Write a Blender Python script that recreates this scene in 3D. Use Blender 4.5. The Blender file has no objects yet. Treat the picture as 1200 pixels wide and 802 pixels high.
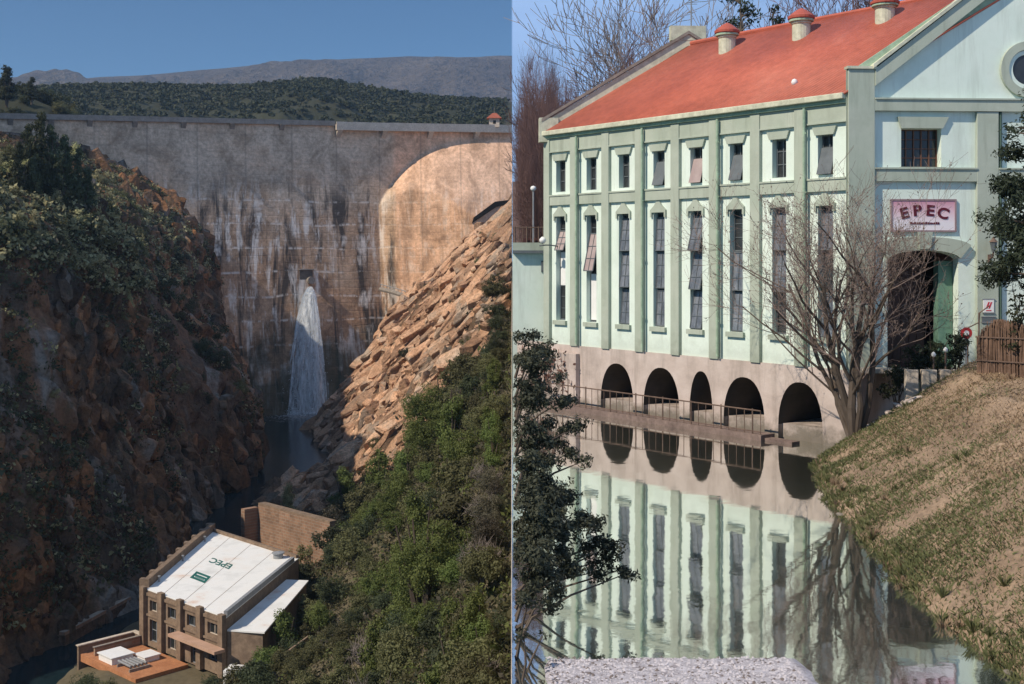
import bpy, math, random
import numpy as np
from mathutils import Vector, Matrix

scene = bpy.context.scene
COL = scene.collection
R = math.radians

# ------------------------------------------------------------------ camera
FPX, HY = 1400.0, 300.0            # focal length in photo pixels, photo row of the horizon
cam_d = bpy.data.cameras.new("camera")
cam_d.sensor_width = 36.0
cam_d.lens = 36.0 * FPX / 1200.0
cam_d.shift_y = -(401.0 - HY) / 1200.0
cam_d.clip_start = 0.1
cam_d.clip_end = 30000.0
cam = bpy.data.objects.new("camera", cam_d)
COL.objects.link(cam)
cam.rotation_euler = (R(90), 0, 0)
scene.camera = cam

# ------------------------------------------------------------------ sun and sky
SUN = Vector((-0.64, -0.40, 0.70)).normalized()
sun_d = bpy.data.lights.new("sun", 'SUN')
sun_d.energy = 4.0
sun_d.angle = R(0.55)
sun_d.color = (1.0, 0.88, 0.73)
sun = bpy.data.objects.new("sun", sun_d)
COL.objects.link(sun)
sun.rotation_euler = SUN.to_track_quat('Z', 'Y').to_euler()

world = bpy.data.worlds.new("World")
scene.world = world
world.use_nodes = True
wt = world.node_tree
for n in list(wt.nodes):
    wt.nodes.remove(n)
w_out = wt.nodes.new("ShaderNodeOutputWorld")
w_bg = wt.nodes.new("ShaderNodeBackground")
w_bg.inputs[1].default_value = 0.07
w_sky = wt.nodes.new("ShaderNodeTexSky")
w_sky.sky_type = 'NISHITA'
w_sky.sun_disc = False
w_sky.sun_elevation = math.asin(SUN.z)
w_sky.sun_rotation = math.atan2(SUN.x, SUN.y)
w_sky.altitude = 3500
w_sky.air_density = 0.85
w_sky.dust_density = 0.6
w_sky.ozone_density = 1.0
# a bright veil of thin high cloud lies over the right half of the sky
w_tc = wt.nodes.new("ShaderNodeTexCoord")
w_sep = wt.nodes.new("ShaderNodeSeparateXYZ")
wt.links.new(w_tc.outputs["Generated"], w_sep.inputs[0])
w_edge = wt.nodes.new("ShaderNodeMapRange")
w_edge.interpolation_type = 'SMOOTHSTEP'
w_edge.inputs[1].default_value = -0.0008
w_edge.inputs[2].default_value = 0.0008
wt.links.new(w_sep.outputs[0], w_edge.inputs[0])
w_map = wt.nodes.new("ShaderNodeMapping")
w_map.inputs["Scale"].default_value = (3.0, 3.0, 14.0)
wt.links.new(w_tc.outputs["Generated"], w_map.inputs[0])
w_noise = wt.nodes.new("ShaderNodeTexNoise")
w_noise.inputs["Scale"].default_value = 1.6
w_noise.inputs["Detail"].default_value = 5
wt.links.new(w_map.outputs[0], w_noise.inputs["Vector"])
w_nr = wt.nodes.new("ShaderNodeMapRange")
w_nr.inputs[1].default_value = 0.35
w_nr.inputs[2].default_value = 0.75
w_nr.inputs[3].default_value = 0.55
w_nr.inputs[4].default_value = 0.95
wt.links.new(w_noise.outputs[0], w_nr.inputs[0])
w_mul = wt.nodes.new("ShaderNodeMath")
w_mul.operation = 'MULTIPLY'
wt.links.new(w_edge.outputs[0], w_mul.inputs[0])
wt.links.new(w_nr.outputs[0], w_mul.inputs[1])
w_veil = wt.nodes.new("ShaderNodeMixRGB")
w_veil.inputs[2].default_value = (5.6, 8.3, 13.4, 1)
wt.links.new(w_mul.outputs[0], w_veil.inputs[0])
w_tint = wt.nodes.new("ShaderNodeMixRGB")          # clear, dry mountain air: a slightly deeper blue
w_tint.blend_type = 'MULTIPLY'
w_tint.inputs[0].default_value = 1.0
w_tint.inputs[2].default_value = (0.66, 1.0, 1.16, 1)
wt.links.new(w_sky.outputs[0], w_tint.inputs[1])
wt.links.new(w_tint.outputs[0], w_veil.inputs[1])
wt.links.new(w_veil.outputs[0], w_bg.inputs[0])
wt.links.new(w_bg.outputs[0], w_out.inputs[0])

scene.view_settings.view_transform = 'Standard'
scene.view_settings.look = 'None'
scene.view_settings.gamma = 1.0
scene.view_settings.exposure = 0.22
scene.view_settings.use_curve_mapping = False
cy = scene.cycles
cy.use_denoising = True
cy.max_bounces = 8
cy.diffuse_bounces = 3
cy.glossy_bounces = 4
cy.transmission_bounces = 4
cy.transparent_max_bounces = 24
cy.volume_bounces = 0
cy.sample_clamp_indirect = 6.0
cy.caustics_reflective = False
cy.caustics_refractive = False

# ------------------------------------------------------------------ helpers
def P(px, py, Y):
    return Vector(((px - 600.0) / FPX * Y, Y, (HY - py) / FPX * Y))

def tag(o, label=None, cat=None, group=None, kind=None):
    if label: o["label"] = label
    if cat: o["category"] = cat
    if group: o["group"] = group
    if kind: o["kind"] = kind
    return o

def empty(name, loc=(0, 0, 0), rz=0.0):
    o = bpy.data.objects.new(name, None)
    o.empty_display_size = 0.2
    COL.objects.link(o)
    o.location = loc
    o.rotation_euler = (0, 0, rz)
    return o

def link_mesh(name, me, parent=None, loc=None):
    o = bpy.data.objects.new(name, me)
    COL.objects.link(o)
    if parent is not None:
        o.parent = parent
    if loc is not None:
        o.location = loc
    return o

def np_mesh(name, V, F, mats, smooth=False, uv=None):
    """V (n,3), F (m,k) index array with k constant"""
    V = np.asarray(V, dtype=np.float32); F = np.asarray(F, dtype=np.int32)
    me = bpy.data.meshes.new(name)
    k = F.shape[1]
    me.vertices.add(len(V)); me.vertices.foreach_set("co", V.ravel())
    me.loops.add(F.size); me.loops.foreach_set("vertex_index", F.ravel())
    me.polygons.add(len(F))
    me.polygons.foreach_set("loop_start", np.arange(0, F.size, k, dtype=np.int32))
    me.polygons.foreach_set("loop_total", np.full(len(F), k, dtype=np.int32))
    if smooth:
        me.polygons.foreach_set("use_smooth", np.ones(len(F), dtype=bool))
    if uv is not None:
        l = me.uv_layers.new(name="UVMap")
        l.data.foreach_set("uv", np.asarray(uv, dtype=np.float32)[F.ravel()].ravel())
    for m in (mats if isinstance(mats, (list, tuple)) else [mats]):
        me.materials.append(m)
    me.update(calc_edges=True)
    me.validate()
    return me

class MB:
    def __init__(self):
        self.v = []; self.f = []
    def quad(self, a, b, c, d):
        i = len(self.v); self.v += [tuple(a), tuple(b), tuple(c), tuple(d)]; self.f.append((i, i+1, i+2, i+3))
    def poly(self, pts):
        i = len(self.v); self.v += [tuple(p) for p in pts]; self.f.append(tuple(range(i, i+len(pts))))
    def hexa(self, p):           # 8 points: bottom 0-3, top 4-7
        i = len(self.v); self.v += [tuple(q) for q in p]
        for f in ((3,2,1,0),(4,5,6,7),(0,1,5,4),(1,2,6,5),(2,3,7,6),(3,0,4,7)):
            self.f.append(tuple(i+k for k in f))
    def box(self, x0, x1, y0, y1, z0, z1):
        self.hexa([(x0,y0,z0),(x1,y0,z0),(x1,y1,z0),(x0,y1,z0),(x0,y0,z1),(x1,y0,z1),(x1,y1,z1),(x0,y1,z1)])
    def prism(self, pts, d):     # polygon pts extruded by vector d
        d = Vector(d); n = len(pts); i = len(self.v)
        self.v += [tuple(p) for p in pts] + [tuple(Vector(p)+d) for p in pts]
        self.f.append(tuple(range(i+n-1, i-1, -1))); self.f.append(tuple(range(i+n, i+2*n)))
        for k in range(n):
            j = (k+1) % n
            self.f.append((i+k, i+j, i+n+j, i+n+k))
    def tube(self, pts, rad, n=6):
        pts = [Vector(p) for p in pts]
        if not isinstance(rad, (list, tuple)): rad = [rad]*len(pts)
        base = len(self.v)
        up = None
        for k, p in enumerate(pts):
            t = (pts[min(k+1, len(pts)-1)] - pts[max(k-1, 0)])
            if t.length < 1e-9: t = Vector((0,0,1))
            t.normalize()
            if up is None:
                up = t.orthogonal().normalized()
            else:
                up = (up - t*up.dot(t))
                up = up.normalized() if up.length > 1e-6 else t.orthogonal().normalized()
            b = t.cross(up)
            for j in range(n):
                a = 2*math.pi*j/n
                self.v.append(tuple(p + (up*math.cos(a) + b*math.sin(a))*rad[k]))
        for k in range(len(pts)-1):
            for j in range(n):
                j2 = (j+1) % n
                self.f.append((base+k*n+j, base+k*n+j2, base+(k+1)*n+j2, base+(k+1)*n+j))
        self.f.append(tuple(base+j for j in range(n-1, -1, -1)))
        e = base+(len(pts)-1)*n
        self.f.append(tuple(e+j for j in range(n)))
    def lathe(self, c, prof, n=20):   # prof [(r,z)] about a vertical axis at c
        base = len(self.v); c = Vector(c)
        for r, z in prof:
            for j in range(n):
                a = 2*math.pi*j/n
                self.v.append((c.x+r*math.cos(a), c.y+r*math.sin(a), c.z+z))
        for k in range(len(prof)-1):
            for j in range(n):
                j2 = (j+1) % n
                self.f.append((base+k*n+j, base+k*n+j2, base+(k+1)*n+j2, base+(k+1)*n+j))
        self.f.append(tuple(base+j for j in range(n-1, -1, -1)))
        e = base+(len(prof)-1)*n
        self.f.append(tuple(e+j for j in range(n)))
    def mesh(self, name, mats, smooth=False):
        me = bpy.data.meshes.new(name)
        me.from_pydata(self.v, [], self.f)
        for m in (mats if isinstance(mats, (list, tuple)) else [mats]):
            me.materials.append(m)
        if smooth:
            me.polygons.foreach_set("use_smooth", np.ones(len(self.f), dtype=bool))
        me.update()
        return me
    def build(self, name, mats, parent=None, smooth=False, bevel=0.0, loc=None):
        me = self.mesh(name, mats, smooth)
        o = link_mesh(name, me, parent, loc)
        if bevel:
            b = o.modifiers.new("bevel", 'BEVEL'); b.width = bevel; b.segments = 2; b.limit_method = 'ANGLE'
        return o

class Frame:
    """upright frame: origin o, u along a wall, n outward, z up"""
    def __init__(self, o, u):
        self.o = Vector((o[0], o[1], 0)); self.u = Vector((u[0], u[1], 0)).normalized()
        self.n = Vector((self.u.y, -self.u.x, 0))
    def pt(self, s, z, d=0.0):
        p = self.o + self.u*s + self.n*d
        return Vector((p.x, p.y, z))
    def box(self, mb, s0, s1, z0, z1, d0, d1):
        q = self.pt
        mb.hexa([q(s0,z0,d1), q(s1,z0,d1), q(s1,z0,d0), q(s0,z0,d0), q(s0,z1,d1), q(s1,z1,d1), q(s1,z1,d0), q(s0,z1,d0)])
    def prism(self, mb, pts, d0, d1):
        mb.prism([self.pt(s, z, d0) for s, z in pts], self.n*(d1-d0))
    def wall(self, mb, s0, s1, z0, z1, holes, depth, d=0.0):
        """a wall face with rectangular holes and their reveals"""
        ss = sorted({s0, s1, *[h[0] for h in holes], *[h[1] for h in holes]})
        zs = sorted({z0, z1, *[h[2] for h in holes], *[h[3] for h in holes]})
        ss = [s for s in ss if s0 <= s <= s1]; zs = [z for z in zs if z0 <= z <= z1]
        for a, b in zip(ss, ss[1:]):
            for c, e in zip(zs, zs[1:]):
                ms, mz = (a+b)/2, (c+e)/2
                if any(h[0] < ms < h[1] and h[2] < mz < h[3] for h in holes): continue
                mb.quad(self.pt(a,c,d), self.pt(b,c,d), self.pt(b,e,d), self.pt(a,e,d))
        for a, b, c, e in holes:
            q = self.pt
            mb.quad(q(a,c,d), q(a,e,d), q(a,e,d-depth), q(a,c,d-depth))
            mb.quad(q(b,e,d), q(b,c,d), q(b,c,d-depth), q(b,e,d-depth))
            mb.quad(q(a,e,d), q(b,e,d), q(b,e,d-depth), q(a,e,d-depth))
            mb.quad(q(b,c,d), q(a,c,d), q(a,c,d-depth), q(b,c,d-depth))

# ---- numpy noise
def _hash(i, j, seed):
    h = (i.astype(np.int64)*374761393 + j.astype(np.int64)*668265263 + seed*1442695041) & 0xffffffff
    h = ((h ^ (h >> 13))*1274126177) & 0xffffffff
    return ((h ^ (h >> 16)) & 0xffff)/65535.0

def vnoise(x, y, seed=0):
    x = np.asarray(x, float); y = np.asarray(y, float)
    xi = np.floor(x); yi = np.floor(y); fx = x-xi; fy = y-yi
    fx = fx*fx*(3-2*fx); fy = fy*fy*(3-2*fy)
    a = _hash(xi, yi, seed); b = _hash(xi+1, yi, seed); c = _hash(xi, yi+1, seed); d = _hash(xi+1, yi+1, seed)
    return (a*(1-fx)+b*fx)*(1-fy) + (c*(1-fx)+d*fx)*fy

def fbm(x, y, seed=0, octv=5, gain=0.5):
    s = 0; a = 1.0; t = 0
    for k in range(octv):
        s = s + a*(vnoise(x*2**k+17.3*k, y*2**k-9.1*k, seed+k)*2-1); t += a; a *= gain
    return s/t

def ridged(x, y, seed=0, octv=4):
    s = 0; a = 1.0; t = 0
    for k in range(octv):
        s = s + a*(1-np.abs(vnoise(x*2**k, y*2**k, seed+k)*2-1)*1.0); t += a; a *= .5
    return s/t

class TPS:
    def __init__(self, a, b, v, lam=0.0):
        self.a = np.asarray(a, float); self.b = np.asarray(b, float); n = len(a)
        K = self._u(self.a[:, None]-self.a[None], self.b[:, None]-self.b[None]) + lam*np.eye(n)
        Q = np.c_[np.ones(n), self.a, self.b]
        A = np.zeros((n+3, n+3)); A[:n, :n] = K; A[:n, n:] = Q; A[n:, :n] = Q.T
        self.w = np.linalg.solve(A, np.r_[np.asarray(v, float), 0, 0, 0])
    def _u(self, dx, dy):
        r2 = dx*dx+dy*dy
        return np.where(r2 > 1e-12, 0.5*r2*np.log(np.maximum(r2, 1e-12)), 0)
    def __call__(self, a, b):
        a = np.asarray(a, float); b = np.asarray(b, float)
        out = self.w[-3] + self.w[-2]*a + self.w[-1]*b
        for k in range(len(self.a)):
            out = out + self.w[k]*self._u(a-self.a[k], b-self.b[k])
        return out

def grid_faces(nu, nv):
    i = np.arange(nu*nv).reshape(nu, nv)
    return np.stack([i[:-1, :-1].ravel(), i[1:, :-1].ravel(), i[1:, 1:].ravel(), i[:-1, 1:].ravel()], 1)

# ---- materials
def new_mat(name):
    m = bpy.data.materials.new(name); m.use_nodes = True
    nt = m.node_tree
    for n in list(nt.nodes): nt.nodes.remove(n)
    out = nt.nodes.new("ShaderNodeOutputMaterial")
    b = nt.nodes.new("ShaderNodeBsdfPrincipled")
    nt.links.new(b.outputs[0], out.inputs[0])
    return m, nt, b

def noise_node(nt, scale, detail=4, rough=0.55, stretch=(1,1,1), src="Object", dist=0.0, vec=None):
    if vec is None:
        tc = nt.nodes.new("ShaderNodeTexCoord"); vec = tc.outputs[src]
    mp = nt.nodes.new("ShaderNodeMapping"); mp.inputs["Scale"].default_value = stretch
    nt.links.new(vec, mp.inputs[0])
    n = nt.nodes.new("ShaderNodeTexNoise")
    n.inputs["Scale"].default_value = scale; n.inputs["Detail"].default_value = detail
    n.inputs["Roughness"].default_value = rough; n.inputs["Distortion"].default_value = dist
    nt.links.new(mp.outputs[0], n.inputs["Vector"])
    return n.outputs[0]

def ramp(nt, fac, stops):
    r = nt.nodes.new("ShaderNodeValToRGB")
    e = r.color_ramp.elements
    while len(e) < len(stops): e.new(0.5)
    for k, (p, c) in enumerate(stops):
        e[k].position = p; e[k].color = (*c, 1) if len(c) == 3 else c
    nt.links.new(fac, r.inputs[0])
    return r.outputs[0]

def mixc(nt, fac, a, b, mode='MIX'):
    m = nt.nodes.new("ShaderNodeMixRGB"); m.blend_type = mode
    for k, x in ((0, fac), (1, a), (2, b)):
        if hasattr(x, "is_linked") or hasattr(x, "links"): nt.links.new(x, m.inputs[k])
        elif k == 0: m.inputs[0].default_value = x
        else: m.inputs[k].default_value = (*x, 1)
    return m.outputs[0]

def mrange(nt, v, a, b, c=0.0, d=1.0):
    m = nt.nodes.new("ShaderNodeMapRange")
    for k, x in enumerate((a, b, c, d)): m.inputs[k+1].default_value = x
    nt.links.new(v, m.inputs[0]); return m.outputs[0]

def math_node(nt, op, a, b=None):
    m = nt.nodes.new("ShaderNodeMath"); m.operation = op
    for k, x in ((0, a), (1, b)):
        if x is None: continue
        if isinstance(x, (int, float)): m.inputs[k].default_value = x
        else: nt.links.new(x, m.inputs[k])
    return m.outputs[0]

def bump(nt, b, h, strength, dist):
    n = nt.nodes.new("ShaderNodeBump"); n.inputs["Strength"].default_value = strength; n.inputs["Distance"].default_value = dist
    nt.links.new(h, n.inputs["Height"]); nt.links.new(n.outputs[0], b.inputs["Normal"])

def mat_noise(name, stops, scale=1.0, rough=0.85, stretch=(1,1,1), bmp=0.0, bdist=0.05, detail=5, fine=None, spec=0.3, metal=0.0, src="Object"):
    m, nt, b = new_mat(name)
    f = noise_node(nt, scale, detail, 0.6, stretch, src)
    c = ramp(nt, f, stops)
    if fine:
        f2 = noise_node(nt, fine, 4, 0.7, stretch, src)
        c = mixc(nt, 1.0, c, ramp(nt, f2, [(0.3, (0.72,)*3), (0.7, (1.2,)*3)]), 'MULTIPLY')
        if bmp: bump(nt, b, f2, bmp, bdist)
    elif bmp: bump(nt, b, f, bmp, bdist)
    nt.links.new(c, b.inputs["Base Color"])
    b.inputs["Roughness"].default_value = rough
    b.inputs["Specular IOR Level"].default_value = spec
    b.inputs["Metallic"].default_value = metal
    return m

def mat_leaf(name, dark, light, scale=0.6, trans=0.35, vary=0.35):
    m, nt, b = new_mat(name)
    geo = nt.nodes.new("ShaderNodeNewGeometry")
    n1 = noise_node(nt, scale, 3, 0.6, vec=geo.outputs["Position"])
    oi = nt.nodes.new("ShaderNodeObjectInfo")
    ri = geo.outputs["Random Per Island"]
    f = math_node(nt, 'ADD', math_node(nt, 'MULTIPLY', mrange(nt, n1, 0.3, 0.7), 0.55), math_node(nt, 'MULTIPLY', ri, 0.45))
    c = mixc(nt, f, dark, light)
    hv = nt.nodes.new("ShaderNodeHueSaturation")
    nt.links.new(c, hv.inputs["Color"])
    nt.links.new(mrange(nt, oi.outputs["Random"], 0, 1, 1-vary, 1+vary), hv.inputs["Value"])
    nt.links.new(mrange(nt, oi.outputs["Random"], 0, 1, 0.48, 0.515), hv.inputs["Hue"])
    nt.links.new(hv.outputs[0], b.inputs["Base Color"])
    b.inputs["Roughness"].default_value = 0.65
    b.inputs["Specular IOR Level"].default_value = 0.25
    t = nt.nodes.new("ShaderNodeBsdfTranslucent"); nt.links.new(hv.outputs[0], t.inputs[0])
    mx = nt.nodes.new("ShaderNodeMixShader"); mx.inputs[0].default_value = trans
    out = [n for n in nt.nodes if n.type == 'OUTPUT_MATERIAL'][0]
    nt.links.new(b.outputs[0], mx.inputs[1]); nt.links.new(t.outputs[0], mx.inputs[2]); nt.links.new(mx.outputs[0], out.inputs[0])
    return m

M = {}
# ================================================================== LEFT: the gorge and the dam
# ------------------------------------------------------------------ materials of the gorge
M['ground'] = mat_noise('valley_ground', [(0.3, (.10,.085,.05)), (0.7, (.16,.13,.08))], 0.05, 0.95, fine=1.5)
M['far_range'] = mat_noise('far_range', [(0.3, (.075,.062,.06)), (0.6, (.14,.115,.10)), (0.8, (.19,.155,.135))], 0.007, 0.95, stretch=(1,1,2), fine=0.035, bmp=1.0, bdist=45)
M['hill_floor'] = mat_noise('hill_floor', [(0.35, (.028,.032,.017)), (0.7, (.05,.05,.028))], 0.03, 0.95)

def rock_mat(name, cols, grey, lichen, sc=0.12, streak=(1,1,0.45), bm=0.9, island=False):
    m, nt, b = new_mat(name)
    tc = nt.nodes.new("ShaderNodeTexCoord"); v = tc.outputs["Object"]
    big = noise_node(nt, sc, 5, 0.62, streak, vec=v, dist=0.6)
    c = ramp(nt, big, cols)
    g = mrange(nt, noise_node(nt, sc*0.7, 4, 0.6, streak, vec=v, dist=1.0), 0.52, 0.64)
    c = mixc(nt, g, c, grey)
    fine = noise_node(nt, sc*14, 6, 0.72, vec=v)
    c = mixc(nt, 1.0, c, ramp(nt, fine, [(0.32, (.5,.48,.46)), (0.5, (1,1,1)), (0.68, (1.35,1.3,1.25))]), 'MULTIPLY')
    li = mrange(nt, noise_node(nt, sc*4, 5, 0.7, vec=v), 0.56, 0.68)
    c = mixc(nt, math_node(nt, 'MULTIPLY', li, 0.6), c, lichen)
    if island:
        geo = nt.nodes.new("ShaderNodeNewGeometry")
        c = mixc(nt, 1.0, c, ramp(nt, geo.outputs["Random Per Island"], [(0, (.55,.52,.50)), (.5, (.95,.93,.9)), (1, (1.3,1.24,1.18))]), 'MULTIPLY')
    nt.links.new(c, b.inputs["Base Color"]); b.inputs["Roughness"].default_value = 0.93; b.inputs["Specular IOR Level"].default_value = 0.2
    h = math_node(nt, 'ADD', fine, math_node(nt, 'MULTIPLY', noise_node(nt, sc*4, 5, 0.7, vec=v), 2.0))
    bump(nt, b, h, bm, 0.35)
    return m
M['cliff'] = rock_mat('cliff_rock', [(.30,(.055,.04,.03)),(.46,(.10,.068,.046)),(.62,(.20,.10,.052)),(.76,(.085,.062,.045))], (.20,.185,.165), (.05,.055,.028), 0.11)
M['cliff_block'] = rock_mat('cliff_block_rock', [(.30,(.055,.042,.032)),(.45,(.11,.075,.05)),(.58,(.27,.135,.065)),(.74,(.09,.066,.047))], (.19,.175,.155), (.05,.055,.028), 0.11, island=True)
M['slope_base'] = rock_mat('slope_base_rock', [(.30,(.09,.06,.04)),(.48,(.17,.11,.07)),(.62,(.26,.165,.105)),(.8,(.11,.078,.055))], (.17,.14,.11), (.09,.085,.04), 0.22, (1,1,1), 1.0)  # darkened so that the gaps between the slabs look shaded
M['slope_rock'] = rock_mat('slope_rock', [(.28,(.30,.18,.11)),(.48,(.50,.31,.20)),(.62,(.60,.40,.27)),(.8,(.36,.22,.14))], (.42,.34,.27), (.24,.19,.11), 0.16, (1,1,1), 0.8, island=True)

def dam_mat():
    m, nt, b = new_mat('dam_concrete')
    uvn = nt.nodes.new("ShaderNodeUVMap"); uv = uvn.outputs[0]
    sep = nt.nodes.new("ShaderNodeSeparateXYZ"); nt.links.new(uv, sep.inputs[0])
    U, V = sep.outputs[0], sep.outputs[1]
    # old concrete: grey above, browner lower down where the seepage has stained it
    st = mrange(nt, V, 22, -12)
    patch = noise_node(nt, 0.05, 5, 0.65, (1,1.6,1), vec=uv)
    f = math_node(nt, 'ADD', math_node(nt, 'MULTIPLY', st, 0.7), mrange(nt, patch, 0.3, 0.7, -0.3, 0.5))
    c = ramp(nt, f, [(0.05, (.62,.49,.37)), (0.5, (.60,.41,.27)), (0.95, (.52,.315,.19))])
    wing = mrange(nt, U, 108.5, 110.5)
    c = mixc(nt, math_node(nt, 'MULTIPLY', wing, .7), c, (.76,.455,.29))  # sunlit warmth and brightness of the right wing mixed into its colour
    fine = noise_node(nt, 1.1, 6, 0.75, (1,1,1), vec=uv)
    c = mixc(nt, 1.0, c, ramp(nt, fine, [(0.3,(.62,.60,.58)),(0.7,(1.28,1.27,1.25))]), 'MULTIPLY')
    bl = noise_node(nt, .16, 5, .7, (1,.8,1), vec=uv, dist=.8); c = mixc(nt, 1.0, c, ramp(nt, bl, [(0.35,(.62,.60,.57)),(0.6,(1.1,1.1,1.1))]), 'MULTIPLY')
    # lift joints: thin horizontal lines every two metres
    wob = noise_node(nt, 0.06, 2, 0.5, (1,1,1), vec=uv)
    vv = math_node(nt, 'ADD', V, math_node(nt, 'MULTIPLY', wob, 2.2))
    fr = math_node(nt, 'FRACT', math_node(nt, 'DIVIDE', vv, 2.1))
    line = mrange(nt, math_node(nt, 'ABSOLUTE', math_node(nt, 'SUBTRACT', fr, 0.5)), 0.05, 0.12, 1, 0)
    ln = math_node(nt, 'MULTIPLY', line, mrange(nt, noise_node(nt, 0.10, 4, 0.7, (1,4,1), vec=uv), 0.38, 0.62))
    c = mixc(nt, math_node(nt, 'MULTIPLY', math_node(nt, 'MULTIPLY', ln, mrange(nt, U, 108, 110, 1, .45)), 0.11), c, (.12,.09,.07))
    # contraction joints
    fu = math_node(nt, 'FRACT', math_node(nt, 'DIVIDE', math_node(nt, 'ADD', U, 2.0), 12.6))
    jt = mrange(nt, math_node(nt, 'ABSOLUTE', math_node(nt, 'SUBTRACT', fu, 0.5)), 0.006, 0.028, 1, 0)
    c = mixc(nt, math_node(nt, 'MULTIPLY', jt, 0.28), c, (.09,.08,.07))
    # dark seepage streaks
    zone = math_node(nt, 'MULTIPLY', mrange(nt, V, 24, 14), mrange(nt, U, 108, 110, 1, .35))
    dk = mrange(nt, noise_node(nt, 0.20, 6, 0.7, (1,0.13,1), vec=uv, dist=0.5), 0.50, 0.60)
    dk = math_node(nt, 'MULTIPLY', dk, zone)
    c = mixc(nt, math_node(nt, 'MULTIPLY', dk, 0.92), c, (.055,.048,.042))
    # lime: horizontal runs along the joints and the white drips below them
    fr2 = math_node(nt, 'FRACT', math_node(nt, 'DIVIDE', vv, 6.3))
    l2 = mrange(nt, math_node(nt, 'ABSOLUTE', math_node(nt, 'SUBTRACT', fr2, 0.5)), 0.01, 0.07, .8, 0)
    l2 = math_node(nt, 'MULTIPLY', l2, mrange(nt, noise_node(nt, 0.22, 5, 0.75, (1.6,0.5,1), vec=uv), 0.47, 0.56))
    dr = mrange(nt, noise_node(nt, 0.38, 6, 0.75, (1,0.14,1), vec=uv, dist=.3), 0.49, 0.59)
    dr = math_node(nt, 'MULTIPLY', dr, mrange(nt, noise_node(nt, 0.08, 4, 0.65, (1,1.3,1), vec=uv), 0.44, 0.54))
    wz = math_node(nt, 'MULTIPLY', mrange(nt, V, 22, 12), mrange(nt, U, 109, 102, 0.35, 1))
    wh = math_node(nt, 'MULTIPLY', math_node(nt, 'MAXIMUM', l2, dr), wz)
    c = mixc(nt, math_node(nt, 'MULTIPLY', wh, 0.85), c, (.93,.85,.75))
    # algae and damp near the foot
    al = mrange(nt, math_node(nt, 'ADD', V, mrange(nt, noise_node(nt, 0.12, 4, 0.6, vec=uv), 0.3, 0.7, -8, 8)), -16, -30)
    al = math_node(nt, 'MULTIPLY', al, mrange(nt, U, 108, 98))
    c = mixc(nt, math_node(nt, 'MULTIPLY', al, 0.85), c, (.035,.045,.03))
    nt.links.new(c, b.inputs["Base Color"]); b.inputs["Roughness"].default_value = 0.9; b.inputs["Specular IOR Level"].default_value = 0.25
    bump(nt, b, math_node(nt, 'SUBTRACT', fine, math_node(nt, 'MULTIPLY', line, 0.18)), 0.5, 0.25)
    return m
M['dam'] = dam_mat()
M['pale_concrete'] = mat_noise('pale_concrete', [(0.3,(.46,.39,.31)),(0.7,(.60,.52,.43))], 0.5, 0.9, fine=4, bmp=0.3, bdist=0.05)
M['old_concrete'] = mat_noise('old_concrete', [(0.3,(.22,.19,.16)),(0.7,(.33,.29,.25))], 0.6, 0.9, fine=5, bmp=0.3, bdist=0.05)
M['arch_shade'] = mat_noise('arch_shade_concrete', [(0.3,(.05,.045,.04)),(0.7,(.10,.085,.07))], 0.8, 0.9)  # dark tone stands in for the shade under the canal arches
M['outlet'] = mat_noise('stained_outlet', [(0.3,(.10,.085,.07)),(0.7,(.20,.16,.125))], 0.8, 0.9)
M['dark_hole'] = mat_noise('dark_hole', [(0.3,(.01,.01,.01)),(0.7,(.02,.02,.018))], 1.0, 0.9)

# ------------------------------------------------------------------ far range and wooded hill
def skyline_sheet(name, pts, Y0, depth, base_z, m, seed, ns=160, nd=40, rough=0.12, xcut=0.0):
    """a range: crest through pts (px,py) at distance Y0, falling towards the viewer over depth metres and away behind"""
    px = np.array([p[0] for p in pts], float); py = np.array([p[1] for p in pts], float)
    s = np.linspace(px[0], px[-1], ns)
    crest = (HY-np.interp(s, px, py))/FPX*Y0
    X0 = (s-600)/FPX*Y0
    t = np.linspace(-1, 0.6, nd)
    V = []
    for i in range(ns):
        prof = np.where(t < 0, (1-(-t)**1.3), 1-(t/0.9)**2)
        z = base_z + (crest[i]-base_z)*prof
        Yv = Y0 + t*depth
        amp = (crest[i]-base_z)*rough*np.minimum(1, np.abs(t)*3+0.04)
        k = 6.0/(depth)
        z = z + np.minimum(1, np.abs(t)*4+.03)*amp*fbm(np.full(nd, X0[i])*k, Yv*k, seed, 6)*1.6 - np.minimum(1, np.abs(t)*4)*amp*0.7*ridged(np.full(nd, X0[i])*k*1.3, Yv*k*0.4, seed+9)
        V.append(np.c_[np.full(nd, X0[i]), Yv, z])
    V = np.concatenate(V)
    V[:, 0] = np.minimum(V[:, 0], xcut)
    o = link_mesh(name, np_mesh(name, V, grid_faces(ns, nd)[:, ::-1], m, smooth=True))
    return o, V
rng_sky = [(-60,106),(0,103),(50,99),(85,95),(130,91),(180,89),(225,85),(300,78),(350,74),(400,72),(440,69),(480,67),(540,69),(600,68)]
o, _ = skyline_sheet('mountain_range', rng_sky, 3000, 1500, 40, M['far_range'], 3, 260, 70, 0.17)
tag(o, kind='structure')
hill_sky = [(-60,112),(0,108),(60,104),(110,102),(160,101),(230,103),(290,104),(325,100),(350,97),(375,95),(400,98),(430,104),(470,111),(510,116),(550,118),(600,120)]
hill_o, hillV = skyline_sheet('wooded_hill', hill_sky, 760, 330, 8, M['hill_floor'], 8, 200, 70, 0.10)
tag(hill_o, kind='structure')

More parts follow.
